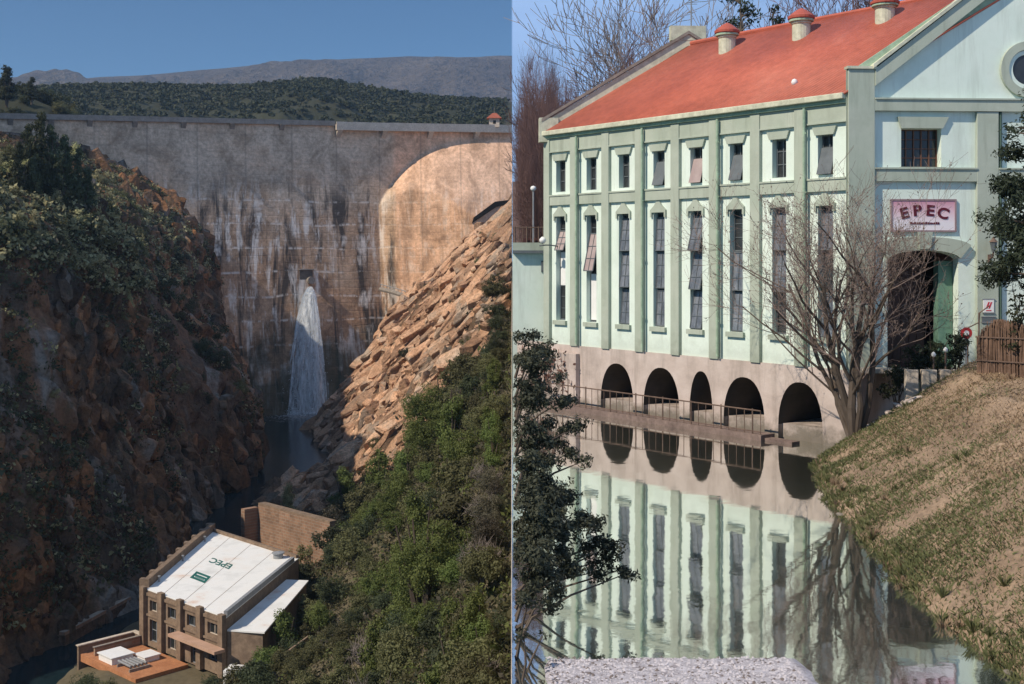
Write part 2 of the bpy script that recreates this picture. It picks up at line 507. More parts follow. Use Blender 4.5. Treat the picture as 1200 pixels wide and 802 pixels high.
# ------------------------------------------------------------------ leaves
def leaf_cloud(rng, blobs, n, size, flat=0.0, shell=0.45, asp=0.55, droop=0.0, clump=0, clr=0.0):
    """n leaf quads spread through ellipsoids blobs [(cx,cy,cz,rx,ry,rz)]"""
    B = np.array(blobs, float)
    w = B[:, 3]*B[:, 4]*B[:, 5]; w = w**0.75; w /= w.sum()
    if clump:
        ncl = clump
        idx = rng.choice(len(B), ncl, p=w)
        d = rng.normal(size=(ncl, 3)); d /= np.linalg.norm(d, axis=1)[:, None]
        r = (shell + (1-shell)*rng.random(ncl)**0.6)[:, None]
        cc = B[idx, :3] + d*r*B[idx, 3:]
        k = rng.integers(0, ncl, n)
        dd = rng.normal(size=(n, 3)); dd /= np.linalg.norm(dd, axis=1)[:, None]
        pos = cc[k] + dd*(rng.random(n)**0.45)[:, None]*clr*np.array([1, 1, 0.75])
        out = dd*0.7 + d[k]*0.5
    else:
        idx = rng.choice(len(B), n, p=w)
        d = rng.normal(size=(n, 3)); d /= np.linalg.norm(d, axis=1)[:, None]
        r = (shell + (1-shell)*rng.random(n)**0.6)[:, None]
        pos = B[idx, :3] + d*r*B[idx, 3:]
        out = d
    nrm = out + rng.normal(size=(n, 3))*0.6 + np.array([0, 0, flat])
    nrm /= np.linalg.norm(nrm, axis=1)[:, None]
    a = np.cross(nrm, rng.normal(size=(n, 3))); a /= np.maximum(np.linalg.norm(a, axis=1), 1e-6)[:, None]
    b = np.cross(nrm, a)
    sz = size*(0.6+0.8*rng.random(n))[:, None]
    a = a*sz; b = b*sz*asp
    a[:, 2] -= droop*sz[:, 0]
    V = np.stack([pos-a, pos+b*0.9-a*0.1, pos+a, pos-b*0.9-a*0.1], 1).reshape(-1, 3)
    F = np.arange(4*n).reshape(n, 4)
    return V, F

M['leaf_olive'] = mat_leaf('olive_leaves', (.075,.08,.034), (.19,.185,.085), 0.5)
M['leaf_bright'] = mat_leaf('bright_leaves', (.075,.11,.028), (.21,.255,.08), 0.5, 0.4, 0.2)
M['leaf_dark'] = mat_leaf('dark_leaves', (.034,.046,.024), (.095,.11,.055), 0.5)
M['leaf_grey'] = mat_leaf('grey_leaves', (.07,.065,.045), (.16,.145,.10), 0.6)
M['leaf_gold'] = mat_leaf('golden_leaves', (.24,.235,.11), (.52,.49,.26), 0.5)  # yellow leaves, lightened to give the cliff rim a sunlit look
M['leaf_far'] = mat_leaf('far_wood_leaves', (.030,.036,.018), (.062,.068,.032), 0.02, 0.1, 0.0)
M['bark'] = mat_noise('bark', [(0.3,(.06,.045,.035)),(0.7,(.14,.11,.085))], 3.0, 0.95, (1,1,0.3), 0.6, 0.03)
M['bark_grey'] = mat_noise('bark_grey', [(0.3,(.09,.075,.065)),(0.7,(.20,.165,.14))], 3.0, 0.95, (1,1,0.3), 0.6, 0.03)
M['twig'] = mat_noise('twigs', [(0.3,(.14,.105,.09)),(0.7,(.25,.19,.165))], 1.2, 0.95)
M['twig_pale'] = mat_noise('twigs_pale', [(0.3,(.17,.14,.125)),(0.7,(.27,.23,.205))], 1.2, 0.95)

# woodland on the hill: many small crowns, one mass
def woodland():
    rng = np.random.default_rng(5)
    tp = TPS  # noqa
    n = 19000
    idx = rng.integers(0, len(hillV), n)
    pts = hillV[idx] + rng.normal(size=(n, 3))*np.array([1.5, 3.0, 0.0])
    ok = (pts[:, 1] < 775) & (pts[:, 0] < -3.5)
    pts = pts[ok]
    Vs, Fs, off = [], [], 0
    per = 20
    for p in pts:
        r = rng.uniform(0.9, 2.0)
        d = rng.normal(size=(per, 3)); d /= np.linalg.norm(d, axis=1)[:, None]
        d[:, 2] = np.abs(d[:, 2])*1.05-0.15
        c = p + np.array([0, 0, r*0.3]) + d*r*(0.75+0.35*rng.random(per))[:, None]
        a = rng.normal(size=(per, 3)); a /= np.linalg.norm(a, axis=1)[:, None]
        b = np.cross(a, d); b /= np.maximum(np.linalg.norm(b, axis=1), 1e-6)[:, None]
        s = r*0.42
        Vs.append(np.stack([c-a*s, c+b*s, c+a*s, c-b*s], 1).reshape(-1, 3))
    V = np.concatenate(Vs)
    V[:, 0] = np.minimum(V[:, 0], -0.3)
    o = link_mesh('distant_woodland', np_mesh('distant_woodland', V, np.arange(len(V)).reshape(-1, 4), M['leaf_far']))
    tag(o, 'dark green scrub woodland covering the hill behind the dam', 'woodland', kind='stuff')
woodland()

# ------------------------------------------------------------------ the dam
NC = Vector((0.51, -0.860, 0))           # outward normal of the centre wall
cre = P(443, 146, 333)
L0 = P(-45, 141, 274)
def dam_plan(px):
    """plan point (X,Y) of the crest line seen at photo column px, before batter"""
    t = (px - (-45.0))/(600.0+45.0)
    ta = np.clip(t, 0, 1)
    # straight line in plan from left to right, with a slight upstream bow
    ax, ay = L0.x, L0.y; bx, by = 0.0, 350.0
    # intersect sight line with the straight line
    r = (px-600.0)/FPX
    dx, dy = bx-ax, by-ay
    s = (r*ay-ax)/(dx-r*dy)
    X = ax+dx*s; Y = ay+dy*s
    bow = 1.0*4*np.clip(s,0,1)*(1-np.clip(s,0,1))
    return X*(1+bow/Y), Y+bow
def crest_z(px):
    Y = dam_plan(px)[1]
    y = np.interp(px, [-45, 0, 200, 443, 600], [138.5, 139, 143, 148.5, 151])
    return (HY-y)/FPX*Y
def dam_face(px, z):
    X, Y = dam_plan(px)
    zt = crest_z(px)
    q = np.clip((zt-z)/78.0, 0, 1)
    d = 1.0*q + 6.0*q**2.2
    ypx = HY - z/Y*FPX
    a = np.clip((px-443)/157.0, 0, 1)
    yc = 163 + 78*(1-a)**3.6
    hx = np.maximum(px-443, 0)*Y/FPX
    hv = np.maximum(ypx-yc, 0)*Y/FPX
    w = np.where((hx > 0) & (hv > 0), np.minimum(1.12*hx, 1.3*hv), 0)
    Xw = X + d*NC.x; Yw = Y + d*NC.y
    k = 1 - w/np.hypot(Xw, Yw)
    return Xw*k, Yw*k
def build_dam():
    root = empty('arch_dam', (dam_plan(280.0)[0], dam_plan(280.0)[1], -41))
    tag(root, 'tall old concrete dam, stained and streaked, closing the gorge, its right wing sunlit', 'dam')
    off = Vector(root.location)
    pxs = np.r_[np.linspace(-45, 430, 120), np.linspace(434, 460, 28)[0:], np.linspace(463, 600, 70)]
    pxs = np.unique(pxs)
    nz = 150
    V = []; UV = []
    xa = dam_plan(-45.0)
    for p in pxs:
        zt = crest_z(p)
        z = zt + (np.linspace(0, 1, nz))*(-46-zt)
        X, Y = dam_face(np.full(nz, p), z)
        X = np.minimum(X, 0.0)
        u = math.hypot(dam_plan(p)[0]-xa[0], dam_plan(p)[1]-xa[1])
        V.append(np.c_[X, Y, z]); UV.append(np.c_[np.full(nz, u), z])
    n = len(pxs)
    # back side
    for k, p in enumerate(pxs):
        zt = crest_z(p); X, Y = dam_plan(p)
        z = zt + (np.linspace(0, 1, nz))*(-46-zt)
        V.append(np.c_[np.full(nz, min(X-3.4*NC.x, 0)), np.full(nz, Y-3.4*NC.y), z]); UV.append(UV[k])
    V = np.concatenate(V); UV = np.concatenate(UV)
    F = grid_faces(n, nz)
    B = grid_faces(n, nz)[:, ::-1] + n*nz
    i = np.arange(n)*nz
    top = np.stack([i[:-1]+n*nz, i[1:]+n*nz, i[1:], i[:-1]], 1)
    e = (n-1)*nz; k = np.arange(nz-1)
    endc = np.stack([e+k, e+k+n*nz, e+k+1+n*nz, e+k+1], 1)
    e0 = 0
    end0 = np.stack([e0+k+1, e0+k+1+n*nz, e0+k+n*nz, e0+k], 1)
    F = np.concatenate([F[:, ::-1], B[:, ::-1], top, endc, end0])
    V = V - np.array(off)
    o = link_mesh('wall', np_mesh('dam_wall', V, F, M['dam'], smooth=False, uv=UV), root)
    # crest: roadway slab with a low parapet, left stretch dull and right stretch a pale girder on brackets
    def strip(mb, p0, p1, d0, d1, za, zb, n=40):
        prev = None
        for p in np.linspace(p0, p1, n):
            X, Y = dam_plan(p); zt = crest_z(p)
            q = [Vector((min(X+d*NC.x, 0.0), Y+d*NC.y, zt+z)) - off for d, z in ((d0, za), (d1, za), (d1, zb), (d0, zb))]
            if prev:
                mb.quad(prev[1], q[1], q[2], prev[2]); mb.quad(prev[3], prev[2], q[2], q[3])
                mb.quad(prev[0], q[0], q[1], prev[1])
                mb.quad(prev[0], prev[3], q[3], q[0])
            else:
                mb.quad(q[0], q[1], q[2], q[3])
            prev = q
        mb.quad(prev[3], prev[2], prev[1], prev[0])
    mb = MB(); strip(mb, -45, 392, -3.6, 0.7, -0.1, 0.35); mb.build('crest_road', M['old_concrete'], root)
    mb = MB(); strip(mb, -45, 392, 0.35, 0.65, 0.35, 1.2); mb.build('parapet', M['old_concrete'], root)
    mb = MB(); strip(mb, -45, 392, -3.5, -3.2, 0.35, 1.2); mb.build('parapet', M['old_concrete'], root)
    mb = MB(); strip(mb, 392, 600, -3.6, 1.6, -1.3, 0.25); mb.build('bridge_girder', M['pale_concrete'], root)
    mb = MB(); strip(mb, 392, 600, 1.3, 1.55, 0.25, 0.95); mb.build('parapet', M['pale_concrete'], root)
    for p in (396, 449, 503, 557):
        mb = MB(); X, Y = dam_plan(p); zt = crest_z(p); w = Vector((-NC.y, NC.x, 0))
        c = Vector((X, Y, zt)) - off
        def q(s, d, z): return c + w*s + NC*d + Vector((0, 0, z))
        mb.hexa([q(-.7,0,-3.4), q(.7,0,-3.4), q(.7,-.3,-3.4), q(-.7,-.3,-3.4), q(-.7,1.9,-1.3), q(.7,1.9,-1.3), q(.7,-.3,-1.3), q(-.7,-.3,-1.3)])
        mb.build('bracket', M['pale_concrete'], root)
    for p in (12, 60, 105, 158, 215, 272, 330):       # small dull refuges under the left crest
        mb = MB(); X, Y = dam_plan(p); zt = crest_z(p); w = Vector((-NC.y, NC.x, 0)); c = Vector((X, Y, zt)) - off
        def q(s, d, z): return c + w*s + NC*d + Vector((0, 0, z))
        mb.hexa([q(-.6,0,-1.6), q(.6,0,-1.6), q(.6,-.3,-1.6), q(-.6,-.3,-1.6), q(-.6,1.0,-0.1), q(.6,1.0,-0.1), q(.6,-.3,-0.1), q(-.6,-.3,-0.1)])
        mb.build('bracket', M['old_concrete'], root)
    def on_face(px, py):
        # point on the face under photo pixel
        Y = dam_plan(px)[1]
        for _ in range(12):
            z = (HY-py)/FPX*Y
            X, Y2 = dam_face(np.array([float(px)]), np.array([z]))
            Y = float(Y2[0])
        return Vector((float(X[0]), Y, (HY-py)/FPX*Y))
    w = Vector((-NC.y, NC.x, 0))
    # the outlet recess and its hood
    c = on_face(352, 322) - off
    def q(s, d, z): return c + w*s + NC*d + Vector((0, 0, z))
    mb = MB(); mb.hexa([q(-.9,.12,-2.4), q(2.7,.12,-2.4), q(2.7,-1,-2.4), q(-.9,-1,-2.4), q(-.9,.12,1.2), q(2.7,.12,1.2), q(2.7,-1,1.2), q(-.9,-1,1.2)])
    mb.build('outlet_recess', M['outlet'], root)
    mb = MB(); mb.hexa([q(-1.2,.5,1.202), q(3,.5,1.202), q(3,-1,1.202), q(-1.2,-1,1.202), q(-1.2,.45,1.5), q(3,.45,1.5), q(3,-1,1.5), q(-1.2,-1,1.5)])
    mb.build('outlet_hood', M['old_concrete'], root)
    mb = MB(); mb.tube([q(1.9,-.5,-1.6), q(1.9,1.4,-1.5)], 1.0, 14); mb.build('outlet_pipe', M['old_concrete'], root)
    return on_face
dam_on_face = build_dam()

# gate house on the crest
def gatehouse():
    X, Y = dam_plan(580.0); z = crest_z(580.0)+0.25
    root = empty('gatehouse', (X, Y-0.2, z))
    tag(root, 'tiny pale hut with a red hipped roof on the dam crest', 'hut')
    mb = MB(); mb.box(-1.7,1.3,-1.6,1.6,0,2.5); mb.build('wall', M['pale_concrete'], root)
    mb = MB()
    b = [(-2.4,-2.3,2.5),(2.0,-2.3,2.5),(2.0,2.3,2.5),(-2.4,2.3,2.5)]
    mb.poly(b[::-1]); apx = [(-.7,0,4.2),(.4,0,4.2)]
    mb.poly([b[0],b[1],apx[1],apx[0]]); mb.poly([b[2],b[3],apx[0],apx[1]]); mb.poly([b[1],b[2],apx[1]]); mb.poly([b[3],b[0],apx[0]])
    M['tile_red'] = mat_noise('red_tiles', [(0.3,(.28,.075,.045)),(0.7,(.40,.12,.07))], 2.0, 0.8, fine=6)
    mb.build('roof', M['tile_red'], root)
    mb = MB(); mb.box(-.5,.3,-1.64,-1.55,.9,1.9); mb.build('window', M['dark_hole'], root)
    mb = MB(); mb.tube([(-.2,0,4.1),(-.2,0,5.8)], 0.07, 6); mb.build('mast', M['old_concrete'], root)
gatehouse()

# ------------------------------------------------------------------ left cliff: X as a function of (Y,z)
cl_pts = [(-30,800,112),(0,795,116),(75,752,127),(150,712,139),(215,650,164),(262,583,203),(285,560,221),
 (290,540,224),(281,450,228),(258,405,232),(234,370,237),(208,305,243),(186,262,247),(152,225,252),(112,194,257),(60,178,258),(0,172,258),
 (0,300,140),(0,400,132),(0,500,128),(0,650,121),(100,300,168),(100,400,157),(100,500,149),(100,600,142),(100,700,134),
 (200,400,207),(200,500,192),(200,600,172),(0,192,168),(0,230,152),(100,230,200),(150,320,205),(50,350,146),(-60,188,165),(-60,300,136),(-60,500,124),(-60,700,115)]
cl_extra = [(-80,300,-41),(-80,300,-20),(-88,300,5),(-105,300,28)]   # (X,Y,z) behind the spur, against the dam
pp = [P(*c) for c in cl_pts] + [Vector(e) for e in cl_extra]
cl_tps = TPS([p.y for p in pp], [p.z*1.6 for p in pp], [p.x for p in pp], 0.5)
def cliff_point(Y, z):
    X = cl_tps(Y, z*1.6)
    d = 3.2*fbm(Y*0.05, z*0.05, 21, 4) + 3.6*(ridged(Y*0.07+z*0.03, z*0.035, 31, 4)-0.6) + 1.6*(ridged(Y*0.22-z*0.10, z*0.12, 35, 4)-0.6)
    # joint planes: blocky steps leaning with the dip
    q = Y*0.55 + z*0.8 + 3*fbm(Y*0.06, z*0.06, 77, 3)
    d = d + 1.3*(np.mod(q/6.5, 1.0)-0.5) + 0.8*(np.mod((q*0.7-z*0.9)/3.1, 1.0)-0.5) + 0.7*fbm(Y*0.4, z*0.4, 41, 5)
    return X + d
def build_cliff():
    Ys = np.linspace(104, 303, 420); zs = np.linspace(-44, 34, 210)
    YY, ZZ = np.meshgrid(Ys, zs, indexing='ij')
    X = cliff_point(YY, ZZ)
    V = np.stack([X.ravel(), YY.ravel(), ZZ.ravel()], 1)
    F = grid_faces(420, 210)
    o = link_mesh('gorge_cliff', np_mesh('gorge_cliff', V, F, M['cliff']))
    tag(o, kind='structure')
    # the plateau the cliff carries, running off to the left
    n1, n2 = 200, 40
    V = []
    for y in np.linspace(104, 303, n1):
        x0 = float(cliff_point(np.array([y]), np.array([34.0]))[0])
        t = np.linspace(0, 1, n2)
        xs = x0 - t*180
        z = 34 - 14*t + 2*fbm(xs*0.05, np.full(n2, y*0.05), 4, 4)*np.minimum(1, t*6)
        V.append(np.c_[xs, np.full(n2, y), z])
    o = link_mesh('gorge_plateau', np_mesh('gorge_plateau', np.concatenate(V), grid_faces(n1, n2), M['ground'], smooth=True))
    tag(o, kind='structure')
    # unseen mountain added on the left to keep the middle of the dam in shade
    n1, n2 = 60, 60
    ys = np.linspace(150, 288, n1); xs = np.linspace(-290, -127, n2)
    YY, XX = np.meshgrid(ys, xs, indexing='ij')
    edge = np.clip((YY-172)/34, 0, 1)
    edge = edge*edge*(3-2*edge)
    prof = np.clip(1-np.abs(XX+182)/62, 0, 1); prof = prof**0.7
    Z = 30 + edge*prof*88*(1+0.06*fbm(XX*.04, YY*.04, 6, 4))
    o = link_mesh('shading_mountain', np_mesh('shading_mountain', np.stack([XX.ravel(), YY.ravel(), Z.ravel()], 1), grid_faces(n1, n2)[:, ::-1], M['cliff']))
    tag(o, kind='structure')
    # unseen spur added on the near left to keep the cliff face in shade
    ys = np.linspace(62, 176, 70); xs = np.linspace(-150, -84, 50)
    YY, XX = np.meshgrid(ys, xs, indexing='ij')
    hh = np.interp(YY, [62, 72, 82, 95, 110, 130, 152, 176], [-30, 6, 20, 27, 32, 36, 36, 24])
    prof = np.clip(1-np.abs(XX+106)/24, 0, 1)**.8
    Z = -45 + (hh+45)*prof + 1.2*fbm(XX*.1, YY*.1, 16, 4)
    o = link_mesh('shading_spur', np_mesh('shading_spur', np.stack([XX.ravel(), YY.ravel(), Z.ravel()], 1), grid_faces(70, 50)[:, ::-1], M['cliff']))
    tag(o, kind='structure')
build_cliff()

# ------------------------------------------------------------------ right slope of the gorge: z as a function of (X,Y)
sl_pts = [(600,236,288),(575,258,286),(545,290,284),(510,330,282),(482,362,281),(455,392,280),(432,420,276),(411,455,272),(396,500,262),(381,540,247),(368,572,236),
 (600,300,205),(600,370,152),(600,430,116),(600,500,86),(600,600,58),(600,700,42),(600,802,32),
 (560,330,225),(540,380,205),(500,430,208),(500,500,166),(500,600,112),(500,700,76),(500,802,53),
 (430,500,222),(430,560,182),(430,620,150),(430,700,112),(430,802,82),(370,640,150),(340,720,116),(300,790,94),(400,600,178)]
sl_extra = [(-12,14,-17),(0,14,-12.2),(-30,30,-30),(-44,60,-38),(-36,80,-36.5),(-46,100,-43),(-46,140,-43),(-44,175,-43.5),(-44,215,-44),
            (-36,112,-38.6),(-28,106,-38.3),(-36,135,-39),(-27,140,-38.0),
            (0,300,14),(-15,300,-2),(-30,300,-20),(-40,300,-34),(-46,270,-44)]
pp = [P(*c) for c in sl_pts]
pp = [Vector((p.x, p.y, p.z - (1.6 if (c[1] > 430 and c[1]*1.0 > 980-c[0]) else 0))) for p, c in zip(pp, sl_pts)] + [Vector(e) for e in sl_extra]
sl_tps = TPS([p.x for p in pp], [p.y for p in pp], [p.z for p in pp], 0.3)
def rockness(X, Y, z):
    """1 where the slope is bare layered rock, 0 under the scrub"""
    px = 600+FPX*X/Y; py = HY-FPX*z/Y
    lim = np.interp(px, [340, 400, 455, 500, 540, 585, 600], [640, 575, 555, 500, 440, 400, 310])
    return np.clip((lim+18-py)/30, 0, 1)
def slope_z(X, Y):
    z = sl_tps(X, Y)
    z = z + 0.8*fbm(X*0.06, Y*0.04, 51, 4)
    rk = rockness(X, Y, z)
    q = Y*0.62 - X*0.42 + 2.6*fbm(X*0.07, Y*0.05, 62, 3)
    f1 = np.mod(q/6.4, 1.0); f2 = np.mod(q/2.9+0.4*fbm(X*.2, Y*.2, 5, 2), 1.0)
    saw = lambda f: np.minimum((1-f)/.72, f/.28)
    al = (X*.85+Y*.5)*0.07 + .3*fbm(X*.08, Y*.08, 61, 3)
    st = 1.5*saw(f1) + .7*saw(f2) + 4.6*(ridged(q*0.16, al*1.6, 71, 5)-0.55) + 1.8*(ridged(q*0.42, al*5, 73, 4)-.55) + 0.7*fbm(X*0.35, Y*0.3, 81, 4)
    st = st + 5.5*fbm(X*.045+.3, Y*.022, 151, 3) - 3.0*np.clip(.42-ridged(q*.09, al*.8, 161, 3), 0, .3)/.3*.6
    z = z + rk*(st-1.2) + (1-rk)*0.25*fbm(X*0.5, Y*0.4, 91, 3)
    # level pad under the power house and its yard
    c = ((X+31.5)/11.5)**2 + ((Y-122)/19)**2
    k = np.clip(1.6-c, 0, 1); k = k*k*(3-2*k)
    z = z*(1-k) + np.minimum(z, -39.15)*k
    return z
def build_slope():
    xs = -np.linspace(0, 1, 230)**1.05*52.0
    ys = np.r_[np.linspace(14, 120, 190), np.linspace(120.5, 300, 420)]
    XX, YY = np.meshgrid(xs, ys, indexing='ij')
    Z = slope_z(XX, YY)
    V = np.stack([XX.ravel(), YY.ravel(), Z.ravel()], 1)
    F = grid_faces(len(xs), len(ys))[:, ::-1]
    me = np_mesh('gorge_slope', V, F, [M['slope_base'], M['ground']])
    ctr = V[F].mean(1)
    rk = rockness(ctr[:, 0], ctr[:, 1], ctr[:, 2])
    rng = np.random.default_rng(2)
    me.polygons.foreach_set("material_index", (rk + 0.0 < 0.5).astype(np.int32))
    me.update()
    o = link_mesh('gorge_slope', me)
    tag(o, kind='structure')
build_slope()

# river and the ground that carries everything
M['river'], nt, b = new_mat('river_water')
b.inputs["Base Color"].default_value = (.010,.022,.026,1); b.inputs["Roughness"].default_value = 0.12; b.inputs["IOR"].default_value = 1.33
bump(nt, b, noise_node(nt, 0.9, 4, 0.6, (1,0.6,1)), 0.35, 0.12)
mb = MB(); mb.quad((-150,18,-41),(-2,18,-41),(-2,345,-41),(-150,345,-41)); o = mb.build('river_water', M['river']); tag(o, kind='structure')
mb = MB(); mb.quad((-1950,-90,-60),(880,-90,-60),(880,4050,-60),(-1950,4050,-60)); o = mb.build('valley_ground', M['ground']); tag(o, kind='structure')

# water jet from the outlet
def water_jet():
    m, nt, b = new_mat('falling_water')
    b.inputs["Base Color"].default_value = (.80,.84,.86,1); b.inputs["Roughness"].default_value = 0.6
    tr = nt.nodes.new("ShaderNodeBsdfTransparent"); mx = nt.nodes.new("ShaderNodeMixShader")
    f = mrange(nt, noise_node(nt, 1.1, 4, 0.7, (1,1,0.16)), 0.36, 0.64, 0.06, 0.78)
    nt.links.new(f, mx.inputs[0]); nt.links.new(tr.outputs[0], mx.inputs[1]); nt.links.new(b.outputs[0], mx.inputs[2])
    out = [n for n in nt.nodes if n.type == 'OUTPUT_MATERIAL'][0]; nt.links.new(mx.outputs[0], out.inputs[0])
    rng = np.random.default_rng(11)
    top = dam_on_face(361, 336); top = Vector((top.x, top.y-1.0, top.z))
    bot_z = -40.95; Hh = top.z-bot_z
    root = empty('water_jet', (top.x-1, top.y-8, -41))
    tag(root, 'white plume of water falling from the dam outlet into the dark river', 'waterfall')
    off = Vector(root.location)
    mb = MB()
    for k in range(520):
        a = rng.uniform(-1, 1); dpt = rng.uniform(-1, 1)
        a *= abs(a)**0.15
        wbot = 5.7*rng.uniform(.85,1.12); ex = -0.7
        w = rng.uniform(0.05, 0.36)*(1 if rng.random() < .7 else .5); t0 = max(0, rng.uniform(-0.5, 0.8)); t1 = min(1, t0+rng.uniform(0.12, 0.7))
        prev = None
        for t in np.linspace(t0, t1, 7):
            spread = wbot*(0.10+0.90*t**0.62)*(0.55 if t < .02 else 1)
            x = top.x + ex*t + a*spread*(1+0.03*math.sin(t*9+k)); y = top.y - 4.5*t**0.6 + dpt*spread*0.45; z = top.z + 0.8*math.sin(min(1,t*9)*math.pi)*0.6 - Hh*t
            ww = w*(0.7+0.8*t)*math.sin(math.pi*min(1, max(0.08, (t-t0)/(t1-t0+1e-6)*0.92+0.04)))
            q = (Vector((x-ww, y, z))-off, Vector((x+ww, y+0.1, z))-off)
            if prev: mb.quad(prev[0], prev[1], q[1], q[0])
            prev = q
    mb.build('plume', m, root)
    core = MB(); prev = None          # the dense heart of the jet
    for t in np.linspace(0, 1, 16):
        r = 5.3*(.09+.91*t**.62); ring = []
        for j in range(22):
            a = 2*math.pi*j/22; rr3 = r*(1+.05*math.sin(5*a+7*t))
            ring.append(Vector((top.x-.7*t+rr3*math.cos(a), top.y-4.5*t**.6+rr3*.5*math.sin(a), top.z+.5*math.sin(min(1, t*9)*math.pi)*.6-Hh*t))-off)
        if prev:
            for j in range(22): core.quad(prev[j], prev[(j+1) % 22], ring[(j+1) % 22], ring[j])
        prev = ring
    core.build('core', m, root, smooth=True)
    # spray where it lands
    m2 = mat_noise('spray_foam', [(0.3,(.5,.55,.58)),(0.7,(.8,.84,.86))], 2.0, 0.8)
    V, F = leaf_cloud(rng, [(-0.2,2.6,0.2,7.0,3.6,.9),(-2.5,2.2,.5,3,2.2,1.7),(2.2,2.4,.5,3,2.2,1.5)], 2600, 0.16, 1.0, 0.05)
    V[:, 2] = np.abs(V[:, 2])
    link_mesh('spray', np_mesh('spray', V, F, m2), root)
    n = 2600; r = 1.5+11*rng.random(n)**1.6; a = rng.uniform(0, 2*np.pi, n)
    c = np.stack([-.2+r*np.cos(a), 2.2+r*np.sin(a)*1.25, np.full(n, .03)], 1); l = (.10+.32*rng.random(n))*np.exp(-r/14)
    V = (c[:, None]+np.stack([np.stack([-l*2.2, -l*.4, l*0], 1), np.stack([l*.3, l*.5, l*0], 1), np.stack([l*2.0, l*.2, l*0], 1), np.stack([-l*.2, -l*.6, l*0], 1)], 1)).reshape(-1, 3)
    link_mesh('foam', np_mesh('foam', V, np.arange(4*n).reshape(n, 4)[:, ::-1], m), root)
    n = 3200; t = .25+.75*rng.random(n)**.5
    sp = 6.4*(.12+.9*t**.62); c = np.stack([top.x-.7*t+rng.normal(size=n)*sp*.42, top.y-4.5*t**.6+rng.normal(size=n)*sp*.3, top.z-Hh*t*rng.uniform(.9,1,n)], 1)-np.array(off)
    c[:, 2] = np.maximum(c[:, 2], .15)
    l = .04+.08*rng.random((n, 1)); a = rng.normal(size=(n, 3)); a /= np.linalg.norm(a, axis=1)[:, None]; b2 = np.cross(a, rng.normal(size=(n, 3))); b2 /= np.linalg.norm(b2, axis=1)[:, None]
    link_mesh('droplets', np_mesh('droplets', np.stack([c-a*l, c+b2*l, c+a*l, c-b2*l], 1).reshape(-1, 3), np.arange(4*n).reshape(n, 4), m2), root)
water_jet()

# ------------------------------------------------------------------ power house at the bottom of the gorge
M['brick'] = mat_noise('brown_render', [(0.3,(.17,.12,.085)),(0.7,(.27,.195,.135))], 0.8, 0.9, fine=2.5, bmp=0.3, bdist=0.03)
M['brick2'] = mat_noise('brown_brick', [(0.3,(.24,.14,.09)),(0.7,(.36,.22,.14))], 0.7, 0.9, (1,1,3), 0.4, 0.05, fine=4)
m, nt, b = new_mat('brown_brickwork')
tc = nt.nodes.new("ShaderNodeTexCoord"); sp = nt.nodes.new("ShaderNodeSeparateXYZ"); nt.links.new(tc.outputs["Object"], sp.inputs[0])
cb = nt.nodes.new("ShaderNodeCombineXYZ")
nt.links.new(math_node(nt, 'SUBTRACT', math_node(nt, 'MULTIPLY', sp.outputs[0], .71), math_node(nt, 'MULTIPLY', sp.outputs[1], .71)), cb.inputs[0]); nt.links.new(sp.outputs[2], cb.inputs[1])
bt = nt.nodes.new("ShaderNodeTexBrick"); nt.links.new(cb.outputs[0], bt.inputs["Vector"])
bt.inputs["Scale"].default_value = 1.0; bt.inputs["Brick Width"].default_value = .9; bt.inputs["Row Height"].default_value = .36; bt.inputs["Mortar Size"].default_value = .035
bt.inputs["Color1"].default_value = (.33,.195,.125,1); bt.inputs["Color2"].default_value = (.22,.13,.085,1); bt.inputs["Mortar"].default_value = (.30,.245,.19,1)
c = mixc(nt, 1.0, bt.outputs["Color"], ramp(nt, noise_node(nt, .45, 6, .7, (1,1,.5)), [(.3,(.6,.58,.55)),(.6,(1.1,1.08,1.05))]), 'MULTIPLY')
nt.links.new(c, b.inputs["Base Color"]); b.inputs["Roughness"].default_value = .92
M['brick2'] = m
M['roof_white'] = mat_noise('white_roof', [(0.30,(.66,.66,.63)),(0.45,(.80,.80,.77)),(0.58,(.78,.76,.715)),(0.72,(.66,.47,.36))], 0.28, 0.75, detail=7)
M['deck_orange'] = mat_noise('orange_paving', [(0.3,(.36,.15,.07)),(0.7,(.50,.23,.11))], 0.8, 0.85, fine=5)
M['sign_green'] = mat_noise('green_paint', [(0.3,(.012,.10,.085)),(0.7,(.02,.14,.115))], 2.0, 0.7)
M['glass_dark'] = mat_noise('dark_glass', [(0.3,(.015,.018,.02)),(0.7,(.03,.035,.035))], 2.0, 0.12, spec=0.5)
M['white_paint'] = mat_noise('white_paint', [(0.3,(.74,.74,.72)),(0.7,(.82,.82,.80))], 2.0, 0.6)
M['steel'] = mat_noise('grey_steel', [(0.3,(.20,.21,.22)),(0.7,(.32,.33,.34))], 3.0, 0.5)

def text_mesh(name, s, size, m, thick=0.012, bold=0.0):
    c = bpy.data.curves.new(name, 'FONT'); c.body = s; c.size = size; c.extrude = thick; c.offset = bold; c.align_x = 'CENTER'; c.align_y = 'CENTER'
    o = bpy.data.objects.new(name, c); COL.objects.link(o)
    dg = bpy.context.evaluated_depsgraph_get()
    me = bpy.data.meshes.new_from_object(o.evaluated_get(dg))
    bpy.data.objects.remove(o); bpy.data.curves.remove(c)
    me.materials.clear(); me.materials.append(m)
    return me

